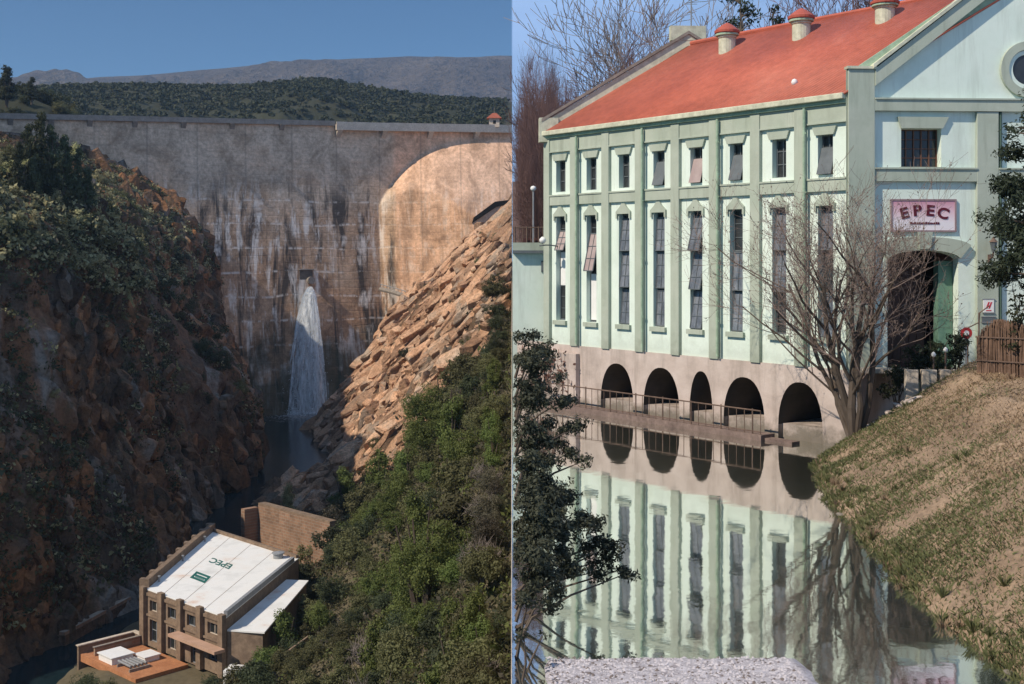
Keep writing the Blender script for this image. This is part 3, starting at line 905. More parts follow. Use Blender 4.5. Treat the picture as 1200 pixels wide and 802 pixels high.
def power_house():
    zr = -33.4; zb = -38.9
    Y = lambda py: (HY-py) and (-zr)*FPX/(py-HY)
    A = P(168,690,Y(690)); B = P(265,725,Y(725)); D = P(350,655,Y(655)); C = P(247,622,Y(622))
    D.z = C.z = A.z = B.z = 0
    root = empty('power_house', (A.x, A.y, zb))
    tag(root, 'brown power house with a flat white roof and green lettering beside the river', 'power house')
    off = Vector((A.x, A.y, zb)); H = zr-zb
    up = lambda p, z: Vector((p.x-off.x, p.y-off.y, z))
    fr = Frame((0, 0), (B.x-A.x, B.y-A.y)); L = (B-A).length
    bays = [(0.9, 3.2), (4.2, 6.6), (7.6, 10.0), (11.0, L-0.9)]
    holes = []
    for k, (a, b) in enumerate(bays):
        c = (a+b)/2
        holes.append((c-.85, c+.85, 3.5, 4.6))
        if k < 2: holes.append((c-.85, c+.85, 0.5, 2.7))
        elif k == 2: holes.append((c-.2, c+.9, 0.05, 2.2))
        else: holes.append((c-.7, c+.7, 1.1, 2.3))
    mb = MB(); fr.wall(mb, 0, L, 0, H, holes, 0.35)
    for p, q in ((B, D), (D, C), (C, A)):
        mb.quad(up(p,0), up(q,0), up(q,H), up(p,H))
    mb.build('wall', M['brick'], root)
    for k, h in enumerate(holes):
        mb = MB(); fr.box(mb, h[0]+.001, h[1]-.001, h[2]+.001, h[3]-.001, -.42, -.34); w = mb.build('window', M['glass_dark'], root)
        f = MB(); t = .07
        cm = (h[0]+h[1])/2
        fr.box(f, h[0], h[1], h[2], h[2]+t, -.33, -.25); fr.box(f, h[0], h[1], h[3]-t, h[3], -.33, -.25)
        for sx in (h[0], cm-t/2, h[1]-t): fr.box(f, sx, sx+t, h[2]+t+.002, h[3]-t-.002, -.33, -.26)
        if h[3]-h[2] > 2: fr.box(f, h[0]+t, h[1]-t, h[2]+1.1, h[2]+1.1+t, -.32, -.27)
        f.build('window_frame', M['steel'] if k % 3 else M['pale_concrete'], w)
    for s in (0.0, 3.35, 6.75, 10.15, L-.75):
        mb = MB(); fr.box(mb, s, s+.75, 0, H+.35, 0.002, 0.45); mb.build('pilaster', M['brick'], root)
    mb = MB(); fr.box(mb, 0.76, L-.76, 3.02, 3.22, .003, .16); fr.box(mb, 0.76, L-.76, H-.5, H-.2, .003, .16); mb.build('string_course', M['brick'], root)
    mb = MB(); fr.box(mb, 7.2, L+.5, 2.62, 2.9, .46, 1.6); mb.build('canopy_slab', mat_noise('pink_render', [(0.3,(.40,.25,.17)),(0.7,(.52,.34,.25))], 1.0, 0.9), root)
    # roof slab and its parapets
    ins = 0.0
    mb = MB(); mb.prism([up(A,H-.02), up(B,H-.02), up(D,H-.02), up(C,H-.02)], (0,0,.10)); mb.build('roof', M['roof_white'], root)
    def para(p, q, h, t, m, name='parapet', z0=H+.082):
        d = (q-p); d.normalize(); n = Vector((-d.y, d.x, 0))*t
        mb = MB(); mb.prism([up(p,z0), up(q,z0), up(q+n,z0), up(p+n,z0)], (0,0,h)); mb.build(name, m, root)
    para(C, A, .85, .55, M['brick'])
    dd = (A-C).normalized()
    para(D, C + (D-C).normalized()*0.6, .35, .35, M['brick'])
    para(B + (D-B).normalized()*.3, D - (D-B).normalized()*1.5, .5, .35, M['steel'])
    # pilasters along the river side
    frl = Frame((C.x-off.x, C.y-off.y), (A.x-C.x, A.y-C.y)); Ll = (A-C).length
    for k in range(9):
        s = k*(Ll-.7)/8
        mb = MB(); frl.box(mb, s, s+.7, 0, H+.95, 0.003, .42); mb.build('pilaster', M['brick'], root)
    # lower white roof of the side wing, along the hill side
    d2 = (D-B).normalized(); n2 = Vector((d2.y, -d2.x, 0))
    a0 = B + d2*0.2 + n2*.02; a1 = B + d2*17.5 + n2*.02
    w0 = a0 + n2*3.4; w1 = a1 + n2*2.2
    mb = MB(); mb.prism([up(a0,0), up(w0,0), up(w1,0), up(a1,0)], (0,0,H-1.25)); mb.build('wing_wall', M['brick'], root)
    mb = MB(); mb.prism([up(a0,H-1.248), up(w0+n2*.25-d2*.25,H-1.248), up(w1+n2*.25,H-1.248), up(a1,H-1.248)], (0,0,.14)); mb.build('wing_roof', M['roof_white'], root)
    # white porch piece at the near corner
    mb = MB(); p0 = B + n2*.6 - d2*.4
    mb.prism([up(p0,0), up(p0+n2*2.2-d2*.3,0), up(p0+n2*2.2-d2*2.2,0), up(p0-d2*1.9,0)], (0,0,1.5)); mb.build('porch', M['white_paint'], root)
    # painted lettering and emblem: they read from the far side
    px, py = 259, 661
    c = P(px, py, Y(py)); zt = H+.084
    ux = (C-D).normalized()            # reading direction runs to the left
    uy = (A-C).normalized()            # letters stand with their heads towards the near wall
    def place(me, name, c, sy=1.0):
        o = link_mesh(name, me, root)
        m4 = Matrix(((ux.x*1.0, uy.x*sy, 0, c.x-off.x), (ux.y*1.0, uy.y*sy, 0, c.y-off.y), (0, 0, 1, zt), (0,0,0,1)))
        me.transform(m4)
        return o
    me = text_mesh('letters', 'EPEC', 1.9, M['sign_green'], 0.004, .05)
    for v in me.vertices: v.co.x *= 1.05
    place(me, 'lettering', c, 1.3)
    # emblem: a green block with pale bars
    mb = MB()
    def bar(x0, x1, y0, y1, z): mb.box(x0, x1, y0, y1, -.004+z, .004+z)
    bar(-1.5,-1.05,-1.25,1.25,0); bar(1.05,1.5,-1.25,1.25,0)
    for y in (-1.25, -.35, .6): bar(-1.048, 1.048, y, y+.62, 0)
    bar(-.9,.9,.33,.52,0)
    place(mb.mesh('emblem', M['sign_green']), 'emblem', P(235, 677.5, Y(677.5)))
    for t in (.25, .5, .75):       # roofing seams
        a, bq = A.lerp(B, t), C.lerp(D, t); d = (bq-a).normalized(); n = Vector((-d.y, d.x, 0))*.035
        mb = MB(); mb.prism([up(a+d*.3,H+.08), up(bq-d*.5,H+.08), up(bq-d*.5+n,H+.08), up(a+d*.3+n,H+.08)], (0,0,.025)); mb.build('roof_seam', M['pale_concrete'], root)
    for t in (.12, .45, .8):
        q2 = A.lerp(C, t)+(B-A).normalized()*1.2
        mb = MB(); mb.lathe((q2.x-off.x, q2.y-off.y, H+.083), [(.10,0),(.10,.5),(.18,.52),(.16,.62)], 8); mb.build('vent_pipe', M['steel'], root)
    for s in (3.2, 10.0):
        mb = MB(); mb.tube([fr.pt(s,H-.1,.10), fr.pt(s,.05,.10)], .07, 6); mb.build('down_pipe', M['steel'], root)
    # small roof hatch by the far corner
    c = P(326, 655, Y(655)); c = Vector((c.x-off.x, c.y-off.y, 0))
    mb = MB(); mb.lathe((c.x, c.y, H+.084), [(.55,0),(.55,.5),(.7,.52),(.7,.62),(.05,.75)], 16); mb.build('roof_hatch', M['steel'], root)
    return A, B, C, D, fr, off, zb
PH = power_house()

def gz(x, y): return float(slope_z(np.array([x]), np.array([y]))[0])
def yard():
    A, B, C, D, fr, off, zb = PH
    f = Frame((A.x, A.y), (B.x-A.x, B.y-A.y))
    mb = MB(); f.box(mb, -1.3, 9.0, zb-.6, zb+.12, .5, 6.0); o = mb.build('terrace', M['deck_orange']); tag(o, kind='structure')
    root = empty('terrace_wall', f.pt(-2.9, zb, 4)); off2 = Vector(root.location)
    tag(root, 'low brown wall with a pale cap along the river edge of the orange terrace', 'wall')
    def bx(mb, *a):
        i = len(mb.v); f.box(mb, *a)
        mb.v[i:] = [tuple(Vector(q)-off2) for q in mb.v[i:]]
    mb = MB(); bx(mb, -1.6, -1.31, zb-3, zb+.9, .0, 6.2); bx(mb, -1.3, 0.0, zb+.13, zb+.9, .0, .28); mb.build('wall', M['brick'], root)
    mb = MB(); bx(mb, -1.7, -1.2, zb+.902, zb+1.0, -.1, 6.3); bx(mb, -1.19, 0.0, zb+.902, zb+1.0, -.1, .4); mb.build('coping', M['pale_concrete'], root)
    # inner parapet that divides the terrace
    root = empty('terrace_parapet', f.pt(-.6, zb, 5)); off2 = Vector(root.location)
    tag(root, 'thin dark topped parapet across the orange terrace by the power house corner', 'parapet')
    mb = MB(); bx(mb, .15, .4, zb+.125, zb+.95, .55, 5.4); mb.build('wall', M['brick2'], root)
    mb = MB(); bx(mb, .1, .45, zb+.952, zb+1.02, .5, 5.5); mb.build('coping', M['old_concrete'], root)
    # pale covers standing on the terrace
    for (s, d, w, l, h, lab) in ((1.5, 3.4, 2.5, 2.2, .6, 'large square white cover standing on the orange terrace'),
                                 (4.0, 1.6, 1.7, 1.5, .45, 'small white cover on the orange terrace close to the power house wall')):
        root = empty('equipment_cover', f.pt(s+w/2, zb+.12, d+l/2)); off2 = Vector(root.location)
        tag(root, lab, 'cover', 'white covers on the terrace')
        mb = MB(); bx(mb, s, s+w, zb+.12, zb+.12+h, d, d+l); mb.build('base', M['white_paint'], root)
        mb = MB(); bx(mb, s-.12, s+w+.12, zb+.122+h, zb+.22+h, d-.12, d+l+.12); mb.build('lid', M['white_paint'], root)
    # open frame with pipes next to the big cover
    root = empty('pipe_rack', f.pt(4.6, zb+.12, 4.4)); off2 = Vector(root.location)
    tag(root, 'grey pipe rack on the orange terrace beside the large white cover', 'pipe rack')
    for k in range(5):
        mb = MB(); mb.tube([f.pt(4.5, zb+.5+.02*k, 3.6+k*.4)-off2, f.pt(6.8, zb+.55, 3.6+k*.4)-off2], .11, 8); mb.build('pipe', M['steel'], root)
    for s in (4.7, 6.9):
        mb = MB(); bx(mb, s, s+.16, zb+.12, zb+.4, 3.4, 5.5); mb.build('bearer', M['old_concrete'], root)
    # tubular guard hoops by the water
    for k, (px, py) in enumerate(((139, 776), (128, 784))):
        pass
    root = empty('guard_hoop', P(136, 776, 117.0)); c = Vector(root.location)
    tag(root, 'pale tubular guard hoop sticking out over the river by the terrace', 'guard rail')
    w = Vector((1.1, .9, 0))
    for k, dx in enumerate((0, .55)):
        mb = MB(); o = Vector((-dx*1.2, dx, 0))
        mb.tube([w*-.55+o+Vector((0,0,-1.8)), w*-.55+o+Vector((0,0,.2)), w*-.35+o+Vector((0,0,.55)), w*.45+o+Vector((0,0,1.15)), w*.75+o+Vector((0,0,.95)), w*.75+o+Vector((0,0,-1.8))], .07, 6)
        mb.build('hoop', M['pale_concrete'], root)
    # the brown walls behind the power house meeting in a corner
    root = empty('yard_wall', (-31.9, 150, -39)); off2 = Vector(root.location)
    tag(root, 'tall brown brick wall with a bend, standing behind the white roofed power house', 'wall')
    Zt = -31.3
    def wl(p, q, t, name, m, za, zb2):
        d = (q-p).normalized(); n = Vector((-d.y, d.x, 0))*t
        mb = MB(); mb.prism([Vector((v.x, v.y, za))-off2 for v in (p, q, q+n, p+n)], (0,0,zb2-za)); return mb.build(name, m, root)
    p0 = Vector((-33.3,148.8,0)); p1 = Vector((-31.9,150.2,0)); p2 = Vector((-21.3,139.6,0))
    wl(p1, p2, .8, 'lit_wall', M['brick2'], -39.5, Zt); wl(p1, p2, 1.0, 'coping', M['brick'], Zt+.002, Zt+.25)
    wl(p0, p1+Vector((-.01,0,0)), .8, 'return_wall', M['brick2'], -39.5, Zt-.3)
    # small red earth retaining wall among the bushes
    root = empty('retaining_wall', P(330, 718, 108)); c = Vector(root.location)
    tag(root, 'low reddish retaining wall half hidden by shrubs right of the power house', 'wall')
    a = P(328, 722, 105.5); b = P(360, 712, 110); a.z = gz(a.x, a.y)+.75; b.z = gz(b.x, b.y)+.75; a -= c; b -= c
    mb = MB(); mb.prism([a+Vector((0,0,-3)), b+Vector((0,0,-3)), b+Vector((0,.5,-3)), a+Vector((0,.5,-3))], (0,0,3.4)); mb.build('wall', M['brick2'], root)
    mb = MB(); mb.prism([a+Vector((0,-.1,.402)), b+Vector((0,-.1,.402)), b+Vector((0,.6,.402)), a+Vector((0,.6,.402))], (0,0,.16)); mb.build('coping', M['brick'], root)
    # river wall below the cliff
    root = empty('river_wall', P(140, 738, 131)); c = Vector(root.location)
    tag(root, 'long low stone quay running along the foot of the dark cliff', 'quay')
    mb = MB()
    a = P(76, 758, 125.5); b = P(158, 712, 139.5); a.z = b.z = -43
    n = Vector((-1.0, .3, 0)).normalized()*6
    mb.prism([v-c for v in (a, b, b+n, a+n)], (0,0,3.1)); mb.build('wall', M['cliff'], root)
    mb = MB(); mb.prism([v-c+Vector((0,0,3.102)) for v in (a, b, b+n*.12, a+n*.12)], (0,0,.35)); mb.build('kerb', M['brick2'], root)
yard()

# concrete ramp and its dark parapet where the rock meets the right wing
def abutment():
    c = P(585, 252, 286)
    root = empty('abutment_ramp', c); 
    tag(root, 'pale concrete abutment with a dark sloping parapet at the foot of the right wing', 'abutment')
    pts = [P(553,262,287), P(556,256,287), P(582,241,288), P(600,239,289), P(600,270,289), P(575,278,287)]
    mb = MB(); mb.prism([p-c for p in pts], (0,4,0)); mb.build('block', M['pale_concrete'], root)
    pts = [P(553,262,286.6), P(555,255,286.6), P(580,236.5,287.6), P(600,234,288.6), P(600,239,288.6), P(582,242.5,287.6)]
    mb = MB(); mb.prism([p-c for p in pts], (0,1.4,0)); mb.build('parapet', M['dark_hole'] , root)
    c = P(465, 345, 279)
    root = empty('service_walkway', c); tag(root, 'short dark service walkway crossing the foot of the sunlit right wing', 'walkway')
    pts = [P(446,339,305), P(462,343,295), P(480,349,283)]
    mb = MB(); mb.tube([p-c for p in pts], .55, 8); mb.build('deck', M['old_concrete'], root)
    mb = MB(); mb.tube([p-c+Vector((0,0,1.2)) for p in pts], .10, 6)
    for k in range(9):
        t = k/8; p = pts[0].lerp(pts[1], t*2) if t < .5 else pts[1].lerp(pts[2], t*2-1)
        mb.tube([p-c, p-c+Vector((0,0,1.2))], .07, 5)
    mb.build('handrail', M['steel'], root)
abutment()

# ------------------------------------------------------------------ fractured rock: angular blocks bedded in the two slopes
def blocks(rng, pos, nrm, along, length, width, thick, jit, name, m, xmax=None):
    """angular slabs bedded at pos with outward normal nrm and long axis along"""
    n = len(pos); k = 7
    nn = nrm + rng.normal(size=(n,3))*jit; nn /= np.linalg.norm(nn, axis=1)[:, None]
    t = along + rng.normal(size=(n,3))*jit; t -= nn*np.sum(t*nn, 1)[:, None]; t /= np.linalg.norm(t, axis=1)[:, None]
    b = np.cross(nn, t)
    ang = np.linspace(0, 2*np.pi, k, endpoint=False)[None]+rng.uniform(-.3, .3, (n, k))
    rad = rng.uniform(.62, 1.1, (n, k))
    ca = np.cos(ang)*rad*length[:, None]; sb = np.sin(ang)*rad*width[:, None]
    rings = []
    for zz, sc in ((-1.6, 1.06), (.30, 1.0), (.62, .86)):
        h = zz*thick[:, None]+rng.uniform(-.13, .13, (n, k))*thick[:, None]
        rings.append(pos[:, None]+t[:, None]*(ca*sc)[..., None]+b[:, None]*(sb*sc)[..., None]+nn[:, None]*h[..., None])
    V = np.concatenate(rings, 1)           # n, 3k, 3
    if xmax is not None: V[..., 0] = np.minimum(V[..., 0], xmax)
    fs = []
    for l in range(2):
        for j in range(k):
            j2 = (j+1) % k; fs.append((l*k+j, l*k+j2, (l+1)*k+j2, (l+1)*k+j))
    e = 2*k
    top = [(e, e+1, e+2, e+3), (e, e+3, e+4, e+5), (e, e+5, e+6, e+6)]
    F = (np.arange(n)[:, None, None]*3*k+np.array(fs)[None]).reshape(-1, 4)
    T4 = (np.arange(n)[:, None, None]*3*k+np.array(top[:2])[None]).reshape(-1, 4)
    V2 = V.reshape(-1, 3)
    me = bpy.data.meshes.new(name)
    T3 = (np.arange(n)[:, None]*3*k+np.array([e, e+5, e+6])[None])
    me.from_pydata(V2.tolist(), [], F.tolist()+T4.tolist()+T3.tolist()); me.materials.append(m); me.update()
    o = link_mesh(name, me); tag(o, kind='structure'); return o
def outcrops():
    rng = np.random.default_rng(33)
    n = 9000
    Y = 105+182*rng.random(n); X = -.8-47*rng.random(n); Z = slope_z(X, Y)
    px = 600+FPX*X/Y
    ok = (rockness(X, Y, Z) > rng.random(n)*.9+.05) & (Z > -41.5) & (px > 330)
    X, Y, Z = X[ok][:2300], Y[ok][:2300], Z[ok][:2300]
    e = .8
    nx = -(slope_z(X+e, Y)-slope_z(X-e, Y))/(2*e); ny = -(slope_z(X, Y+e)-slope_z(X, Y-e))/(2*e)
    nr = np.stack([np.clip(nx, -1.2, .3), np.clip(ny, -.9, .3)-.25, np.ones(len(X))], 1); nr /= np.linalg.norm(nr, axis=1)[:, None]
    # beds dip: tilt the slab normals so that their lower edges stand proud
    nr = nr*.70 + np.array([-.16, -.50, .30]); nr /= np.linalg.norm(nr, axis=1)[:, None]
    L = (.45+3.6*rng.random(len(X))**3.2)*Y/210; L = L*1.35; W = L*rng.uniform(.16, .40, len(X)); T = (.22+.60*rng.random(len(X))**1.5)*Y/210*np.clip(L, .6, 1.5)
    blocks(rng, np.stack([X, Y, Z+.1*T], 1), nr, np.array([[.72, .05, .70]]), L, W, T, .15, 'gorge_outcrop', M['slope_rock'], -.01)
    sel = rng.random(len(X)) < .26
    L2 = (.35+1.5*rng.random(sel.sum())**2)*Y[sel]/210
    blocks(rng, np.stack([X, Y, Z+.25], 1)[sel]+rng.normal(size=(sel.sum(), 3))*np.array([.8,.8,.05]), nr[sel], np.array([[.6, .3, .6]]), L2, L2*rng.uniform(.5,.95,sel.sum()), L2*rng.uniform(.35,.7,sel.sum()), .42, 'gorge_rubble', M['slope_rock'], -.01)
    n = 5200
    Y = 108+185*rng.random(n); z = -41+66*rng.random(n); X = cliff_point(Y, z)
    keep = (fbm(Y*.05, z*.05, 91, 3) > -.28); X, Y, z = X[keep], Y[keep], z[keep]
    e = .8
    dy = (cliff_point(Y+e, z)-cliff_point(Y-e, z))/(2*e); dz = (cliff_point(Y, z+e)-cliff_point(Y, z-e))/(2*e)
    nr = np.stack([np.ones(len(X)), -np.clip(dy, -.8, .8)-.2, -np.clip(dz, -1.2, .6)], 1); nr /= np.linalg.norm(nr, axis=1)[:, None]
    nr = nr + np.array([.1, -.35, -.1]); nr /= np.linalg.norm(nr, axis=1)[:, None]
    L = (.6+2.6*rng.random(len(X))**2.2)*Y/170; W = L*rng.uniform(.35, .7, len(X)); T = (.3+.7*rng.random(len(X))**1.5)*Y/170*np.clip(L, .6, 1.5)*.8
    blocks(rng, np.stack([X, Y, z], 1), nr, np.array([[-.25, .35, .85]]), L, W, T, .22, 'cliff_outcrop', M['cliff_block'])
outcrops()

# ------------------------------------------------------------------ rock slabs lying on the rocky slope
def slabs():
    rng = np.random.default_rng(17)
    protos = []
    for k in range(5):
        n = 7
        V = []
        a = np.linspace(0, 2*np.pi, n, endpoint=False) + rng.uniform(-.25, .25, n)
        rx = 1.0*(0.65+0.55*rng.random(n))
        for zz, sc in ((-.30, .95), (.08, 1.0), (.26, .93)):
            V.append(np.c_[np.cos(a)*rx*sc*1.9, np.sin(a)*rx*sc*0.8, np.full(n, zz)+rng.uniform(-.09, .09, n)])
        V = np.concatenate(V).tolist()
        mb = MB(); mb.v = [tuple(v) for v in V]
        for l in range(2):
            for j in range(n):
                j2 = (j+1) % n; mb.f.append((l*n+j, l*n+j2, (l+1)*n+j2, (l+1)*n+j))
        mb.f.append(tuple(range(n-1, -1, -1))); mb.f.append(tuple(range(2*n, 3*n)))
        protos.append(mb.mesh('rock_slab', M['slope_rock']))
    n = 0; tries = 0
    while n < 70 and tries < 20000:
        tries += 1
        x = rng.uniform(-46, -1.5); y = rng.uniform(110, 282)
        z = float(slope_z(np.array([x]), np.array([y]))[0])
        if z < -40: continue
        if float(rockness(np.array([x]), np.array([y]), np.array([z]))[0]) < .7: continue
        s = (.4+1.5*rng.random()**2.6)*y/230*1.25
        if x + 2.2*s > 0: continue
        o = link_mesh('rock_slab', protos[n % 5])
        o.location = (x, y, z-.02*s); o.scale = (s*rng.uniform(.7,1.25), s*rng.uniform(.7,1.1), s*rng.uniform(.8, 1.7))
        o.rotation_euler = (R(rng.uniform(0, 34)), R(rng.uniform(-52, -26)), R(rng.uniform(-20, 40)))
        tag(o, 'tilted orange rock slab lying on the bare sunlit slope under the right wing', 'rock', 'tilted rock slabs on the right slope')
        n += 1
slabs()

# ------------------------------------------------------------------ shrubs and small trees of the gorge
def shrub_proto(seed, leafm, kind):
    rng = np.random.default_rng(seed)
    if kind == 'round':
        blobs = [(rng.uniform(-.45,.45), rng.uniform(-.45,.45), rng.uniform(.45,.85), rng.uniform(.4,.62), rng.uniform(.4,.62), rng.uniform(.35,.5)) for _ in range(6)]
        V, F = leaf_cloud(rng, blobs, 5200, .048, .3, .35, clump=120, clr=.20)
    elif kind == 'fine':
        blobs = [(rng.uniform(-.4,.4), rng.uniform(-.4,.4), rng.uniform(.45,.95), rng.uniform(.35,.55), rng.uniform(.35,.55), rng.uniform(.4,.6)) for _ in range(7)]
        V, F = leaf_cloud(rng, blobs, 6500, .034, .3, .2, clump=170, clr=.18)
    elif kind == 'tall':
        blobs = [(rng.uniform(-.3,.3)*(1-k/9), rng.uniform(-.3,.3)*(1-k/9), .4+k*.2, .42*(1.1-k/10), .42*(1.1-k/10), .3) for k in range(8)]
        V, F = leaf_cloud(rng, blobs, 6500, .040, .2, .25, clump=150, clr=.19)
    elif kind == 'big':
        blobs = [(rng.uniform(-.55,.55), rng.uniform(-.55,.55), rng.uniform(.05,1.2), rng.uniform(.25,.42), rng.uniform(.25,.42), rng.uniform(.2,.34)) for _ in range(22)]
        V, F = leaf_cloud(rng, blobs, 28000, .019, .3, .2, clump=520, clr=.11)
    else:   # conifer like
        blobs = [(rng.uniform(-.08,.08), rng.uniform(-.08,.08), .25+k*.22, .48*(1-k/10.5), .48*(1-k/10.5), .2) for k in range(9)]
        V, F = leaf_cloud(rng, blobs, 5200, .045, .0, .3, clump=140, clr=.15, droop=.4)
    mb = MB()
    for k in range(6):
        a = rng.uniform(0, 6.28); r = rng.uniform(.25, .6); h = rng.uniform(.5, .9) if kind in ('round', 'fine') else rng.uniform(.8, 1.6)
        mb.tube([(0,0,-.35), (.3*r*math.cos(a), .3*r*math.sin(a), h*.4), (r*.7*math.cos(a), r*.7*math.sin(a), h)], [.05, .035, .012], 5)
    if kind in ('tall', 'conifer'): mb.tube([(0,0,-.4),(.02,.03,.9),(0,0,1.9)], [.07,.05,.015], 6)
    return np_mesh('shrub_leaves', V, F, leafm), mb.mesh('shrub_stems', M['bark'])
def bare_bush_proto(seed):
    rng = np.random.default_rng(seed); mb = MB()
    for k in range(40):
        a = rng.uniform(0, 6.28); r = rng.uniform(.15, .9); h = math.sqrt(max(.05, 1-r*r*.9))*rng.uniform(.8, 1.15)
        p1 = (.5*r*math.cos(a), .5*r*math.sin(a), h*.55); p2 = (r*math.cos(a+.2), r*math.sin(a+.2), h)
        mb.tube([(0,0,-.2), p1, p2], [.03,.018,.006], 4)
        for j in range(6):
            t = rng.uniform(.35, .95); q = Vector(p1).lerp(Vector(p2), t) if t > .4 else Vector(p1)*t*2
            d = Vector(rng.normal(size=3))*.18 + Vector((0,0,.15))
            mb.tube([q, q+d*.6, q+d+Vector(rng.normal(size=3))*.05], [.010,.007,.003], 3)
    return mb.mesh('bare_stems', M['twig_pale'])
BARE = [bare_bush_proto(s) for s in (31, 32)]
PRO = {
 'olive': [shrub_proto(s, M['leaf_olive'], k) for s, k in ((1,'round'),(2,'fine'),(3,'round'))],
 'bright': [shrub_proto(s, M['leaf_bright'], k) for s, k in ((4,'fine'),(5,'tall'))],
 'dark': [shrub_proto(s, M['leaf_dark'], k) for s, k in ((6,'round'),(7,'fine'))],
 'grey': [shrub_proto(s, M['leaf_grey'], k) for s, k in ((8,'fine'),)],
 'gold': [shrub_proto(s, M['leaf_gold'], k) for s, k in ((9,'round'),(10,'tall'))],
 'tree': [shrub_proto(21, M['leaf_bright'], 'big')],
 'conifer': [shrub_proto(s, M['leaf_dark'], 'conifer') for s in (12, 13)],
}
RS = random.Random(4)
def put_shrub(tone, loc, r, hs=1.0, label=None, group=None, name='shrub', cat='shrub', which=None):
    root = empty(name, loc, RS.uniform(0, 6.28)); root.scale = (r, r, r*hs)
    tag(root, label, cat, group)
    if tone == 'bare':
        link_mesh('branches', RS.choice(BARE), root); return root
    lv, st = PRO[tone][which if which is not None else RS.randrange(len(PRO[tone]))]
    link_mesh('foliage', lv, root); link_mesh('stems', st, root)
    return root

def slope_shrubs():
    placed = []
    N = 9000
    Yc = np.array([16 + 174*RS.random()**1.25 for _ in range(N)]); Xc = np.array([-RS.random()**1.3*min(46, .34*y+3) for y in Yc])
    Zc = slope_z(Xc, Yc); Rk = rockness(Xc, Yc, Zc)
    for X, Yv, z, rk in zip(Xc, Yc, Zc, Rk):
        if len(placed) >= 180: break
        if z < -38.9: continue
        px = 600+FPX*X/Yv; py = HY-FPX*z/Yv
        if px < 235 or py > 860: continue
        r = (1.1+1.0*RS.random()) * (0.75 + Yv/150.0)
        if rk > .3:
            if RS.random() > .10: continue
            r *= .5
        if px > 560: r *= .62
        if Yv < 30: r = min(r, 1.0)
        if ((X+31)/8.5)**2+((Yv-121)/16.0)**2 < 1.0: continue
        if px < 330 and 92 < Yv < 150: continue
        if 70 < Yv < 112 and px < 420: r = min(r, 1.5)
        if any((X-a)**2+(Yv-b)**2 < (0.60*(r+c))**2 for a, b, c in placed): continue
        if X + r*1.05 > 0: X = -r*1.05
        u = RS.random()
        if 400 < px < 540 and 520 < py < 720: tone = 'bright' if u < .62 else ('olive' if u < .85 else 'dark')
        elif px > 540 and 560 < py < 700: tone = 'grey' if u < .4 else ('bare' if u < .6 else ('dark' if u < .75 else 'olive'))
        elif px > 540 and 420 < py < 560: tone = 'olive' if u < .6 else ('dark' if u < .85 else 'bright')
        elif py > 690: tone = 'olive' if u < .5 else ('dark' if u < .75 else ('bare' if u < .85 else 'bright'))
        else: tone = 'olive' if u < .55 else ('dark' if u < .85 else 'grey')
        zone = ('on the bare orange rocks' if rk > .3 else 'beside the power house' if px < 400 and 560 < py < 760 else 'along the bottom of the slope' if py > 690 else
                'just below the orange rocks' if py < 560 else 'at the right edge of the slope' if px > 540 else 'in the middle of the slope')
        size = 'large' if r > 2.2 else 'small'
        look = {'olive': 'olive green leafy shrub', 'bright': 'fresh yellow green shrub', 'dark': 'very dark green shrub', 'grey': 'grey green fine leaved shrub', 'bare': 'leafless pale grey bush'}[tone]
        lab = size + ' ' + look + ' ' + zone
        placed.append((X, Yv, r))
        put_shrub(tone, (X, Yv, z-.15*r), r, RS.uniform(.85, 1.2), lab, lab.replace('shrub', 'shrubs').replace('bush ', 'bushes '), name='bare_bush' if tone == 'bare' else 'shrub', cat='bush' if tone == 'bare' else 'shrub')
slope_shrubs()
def at_slope(px, py_base, Y):
    p = P(px, py_base, Y); return (p.x, p.y, gz(p.x, p.y))
for px, Yv, r, tone, lab in ((285,100,1.9,'olive','olive shrub in front of the power house, nearest its right front corner'),(252,101,1.5,'dark','dark shrub in front of the middle of the power house wall'),(312,101,2.0,'bright','yellow green shrub below the low white wing roof'),
    (330,104,1.7,'olive','olive shrub beside the low white wing roof, left of the reddish wall'),(347,109,1.7,'dark','dark shrub on top of the reddish retaining wall'),(358,114,1.7,'olive','olive shrub between the white wing roof and the slope'),(372,120,1.9,'olive','olive shrub level with the far end of the white wing roof'),
    (318,104.2,1.5,'olive','olive shrub in front of the left end of the reddish retaining wall'),(340,108.2,1.4,'dark','dark shrub in front of the middle of the reddish retaining wall'),(105,106.5,1.9,'dark','dark shrub at the river edge below the orange terrace'),(132,105,1.6,'olive','olive shrub at the bottom edge below the orange terrace'),(232,103.3,1.0,'olive','small olive shrub at the right corner of the orange terrace'),(196,100.5,1.1,'dark','small dark shrub below the orange terrace'),(300,94,2.2,'dark','large dark shrub at the bottom edge below the white wing'),(218,101,1.2,'olive','small olive shrub beside the orange terrace'),(395,131,2.2,'dark','dark shrub right of the brown yard wall'),(390,143,2.2,'olive','olive shrub above the brown yard wall'),(262,93,1.7,'olive','olive shrub at the bottom edge below the power house door')):
    q = P(px, 700, Yv); put_shrub(tone, (q.x, Yv, gz(q.x, Yv)-.2), r, 1.0, lab)
put_shrub('tree', at_slope(495, 700, 78), 4.3, 1.25, 'tallest bright green tree in the middle of the bushy right slope', None, 'young_tree', 'tree', 0)
put_shrub('tree', at_slope(520, 560, 130), 5.0, 1.0, 'broad bright green tree near the foot of the bare orange rocks', None, 'young_tree', 'tree', 0)
put_shrub('gold', (-33.2, 177, -40.6), 2.6, 1.35, 'lone yellowish shrub at the dark water just behind the power house walls', None, 'shrub', 'shrub', 1)
put_shrub('gold', (-24.5, 172, gz(-24.5, 172)), 3.0, .9, 'golden green shrub hugging the rocks above the brown yard wall', None, 'shrub', 'shrub', 0)
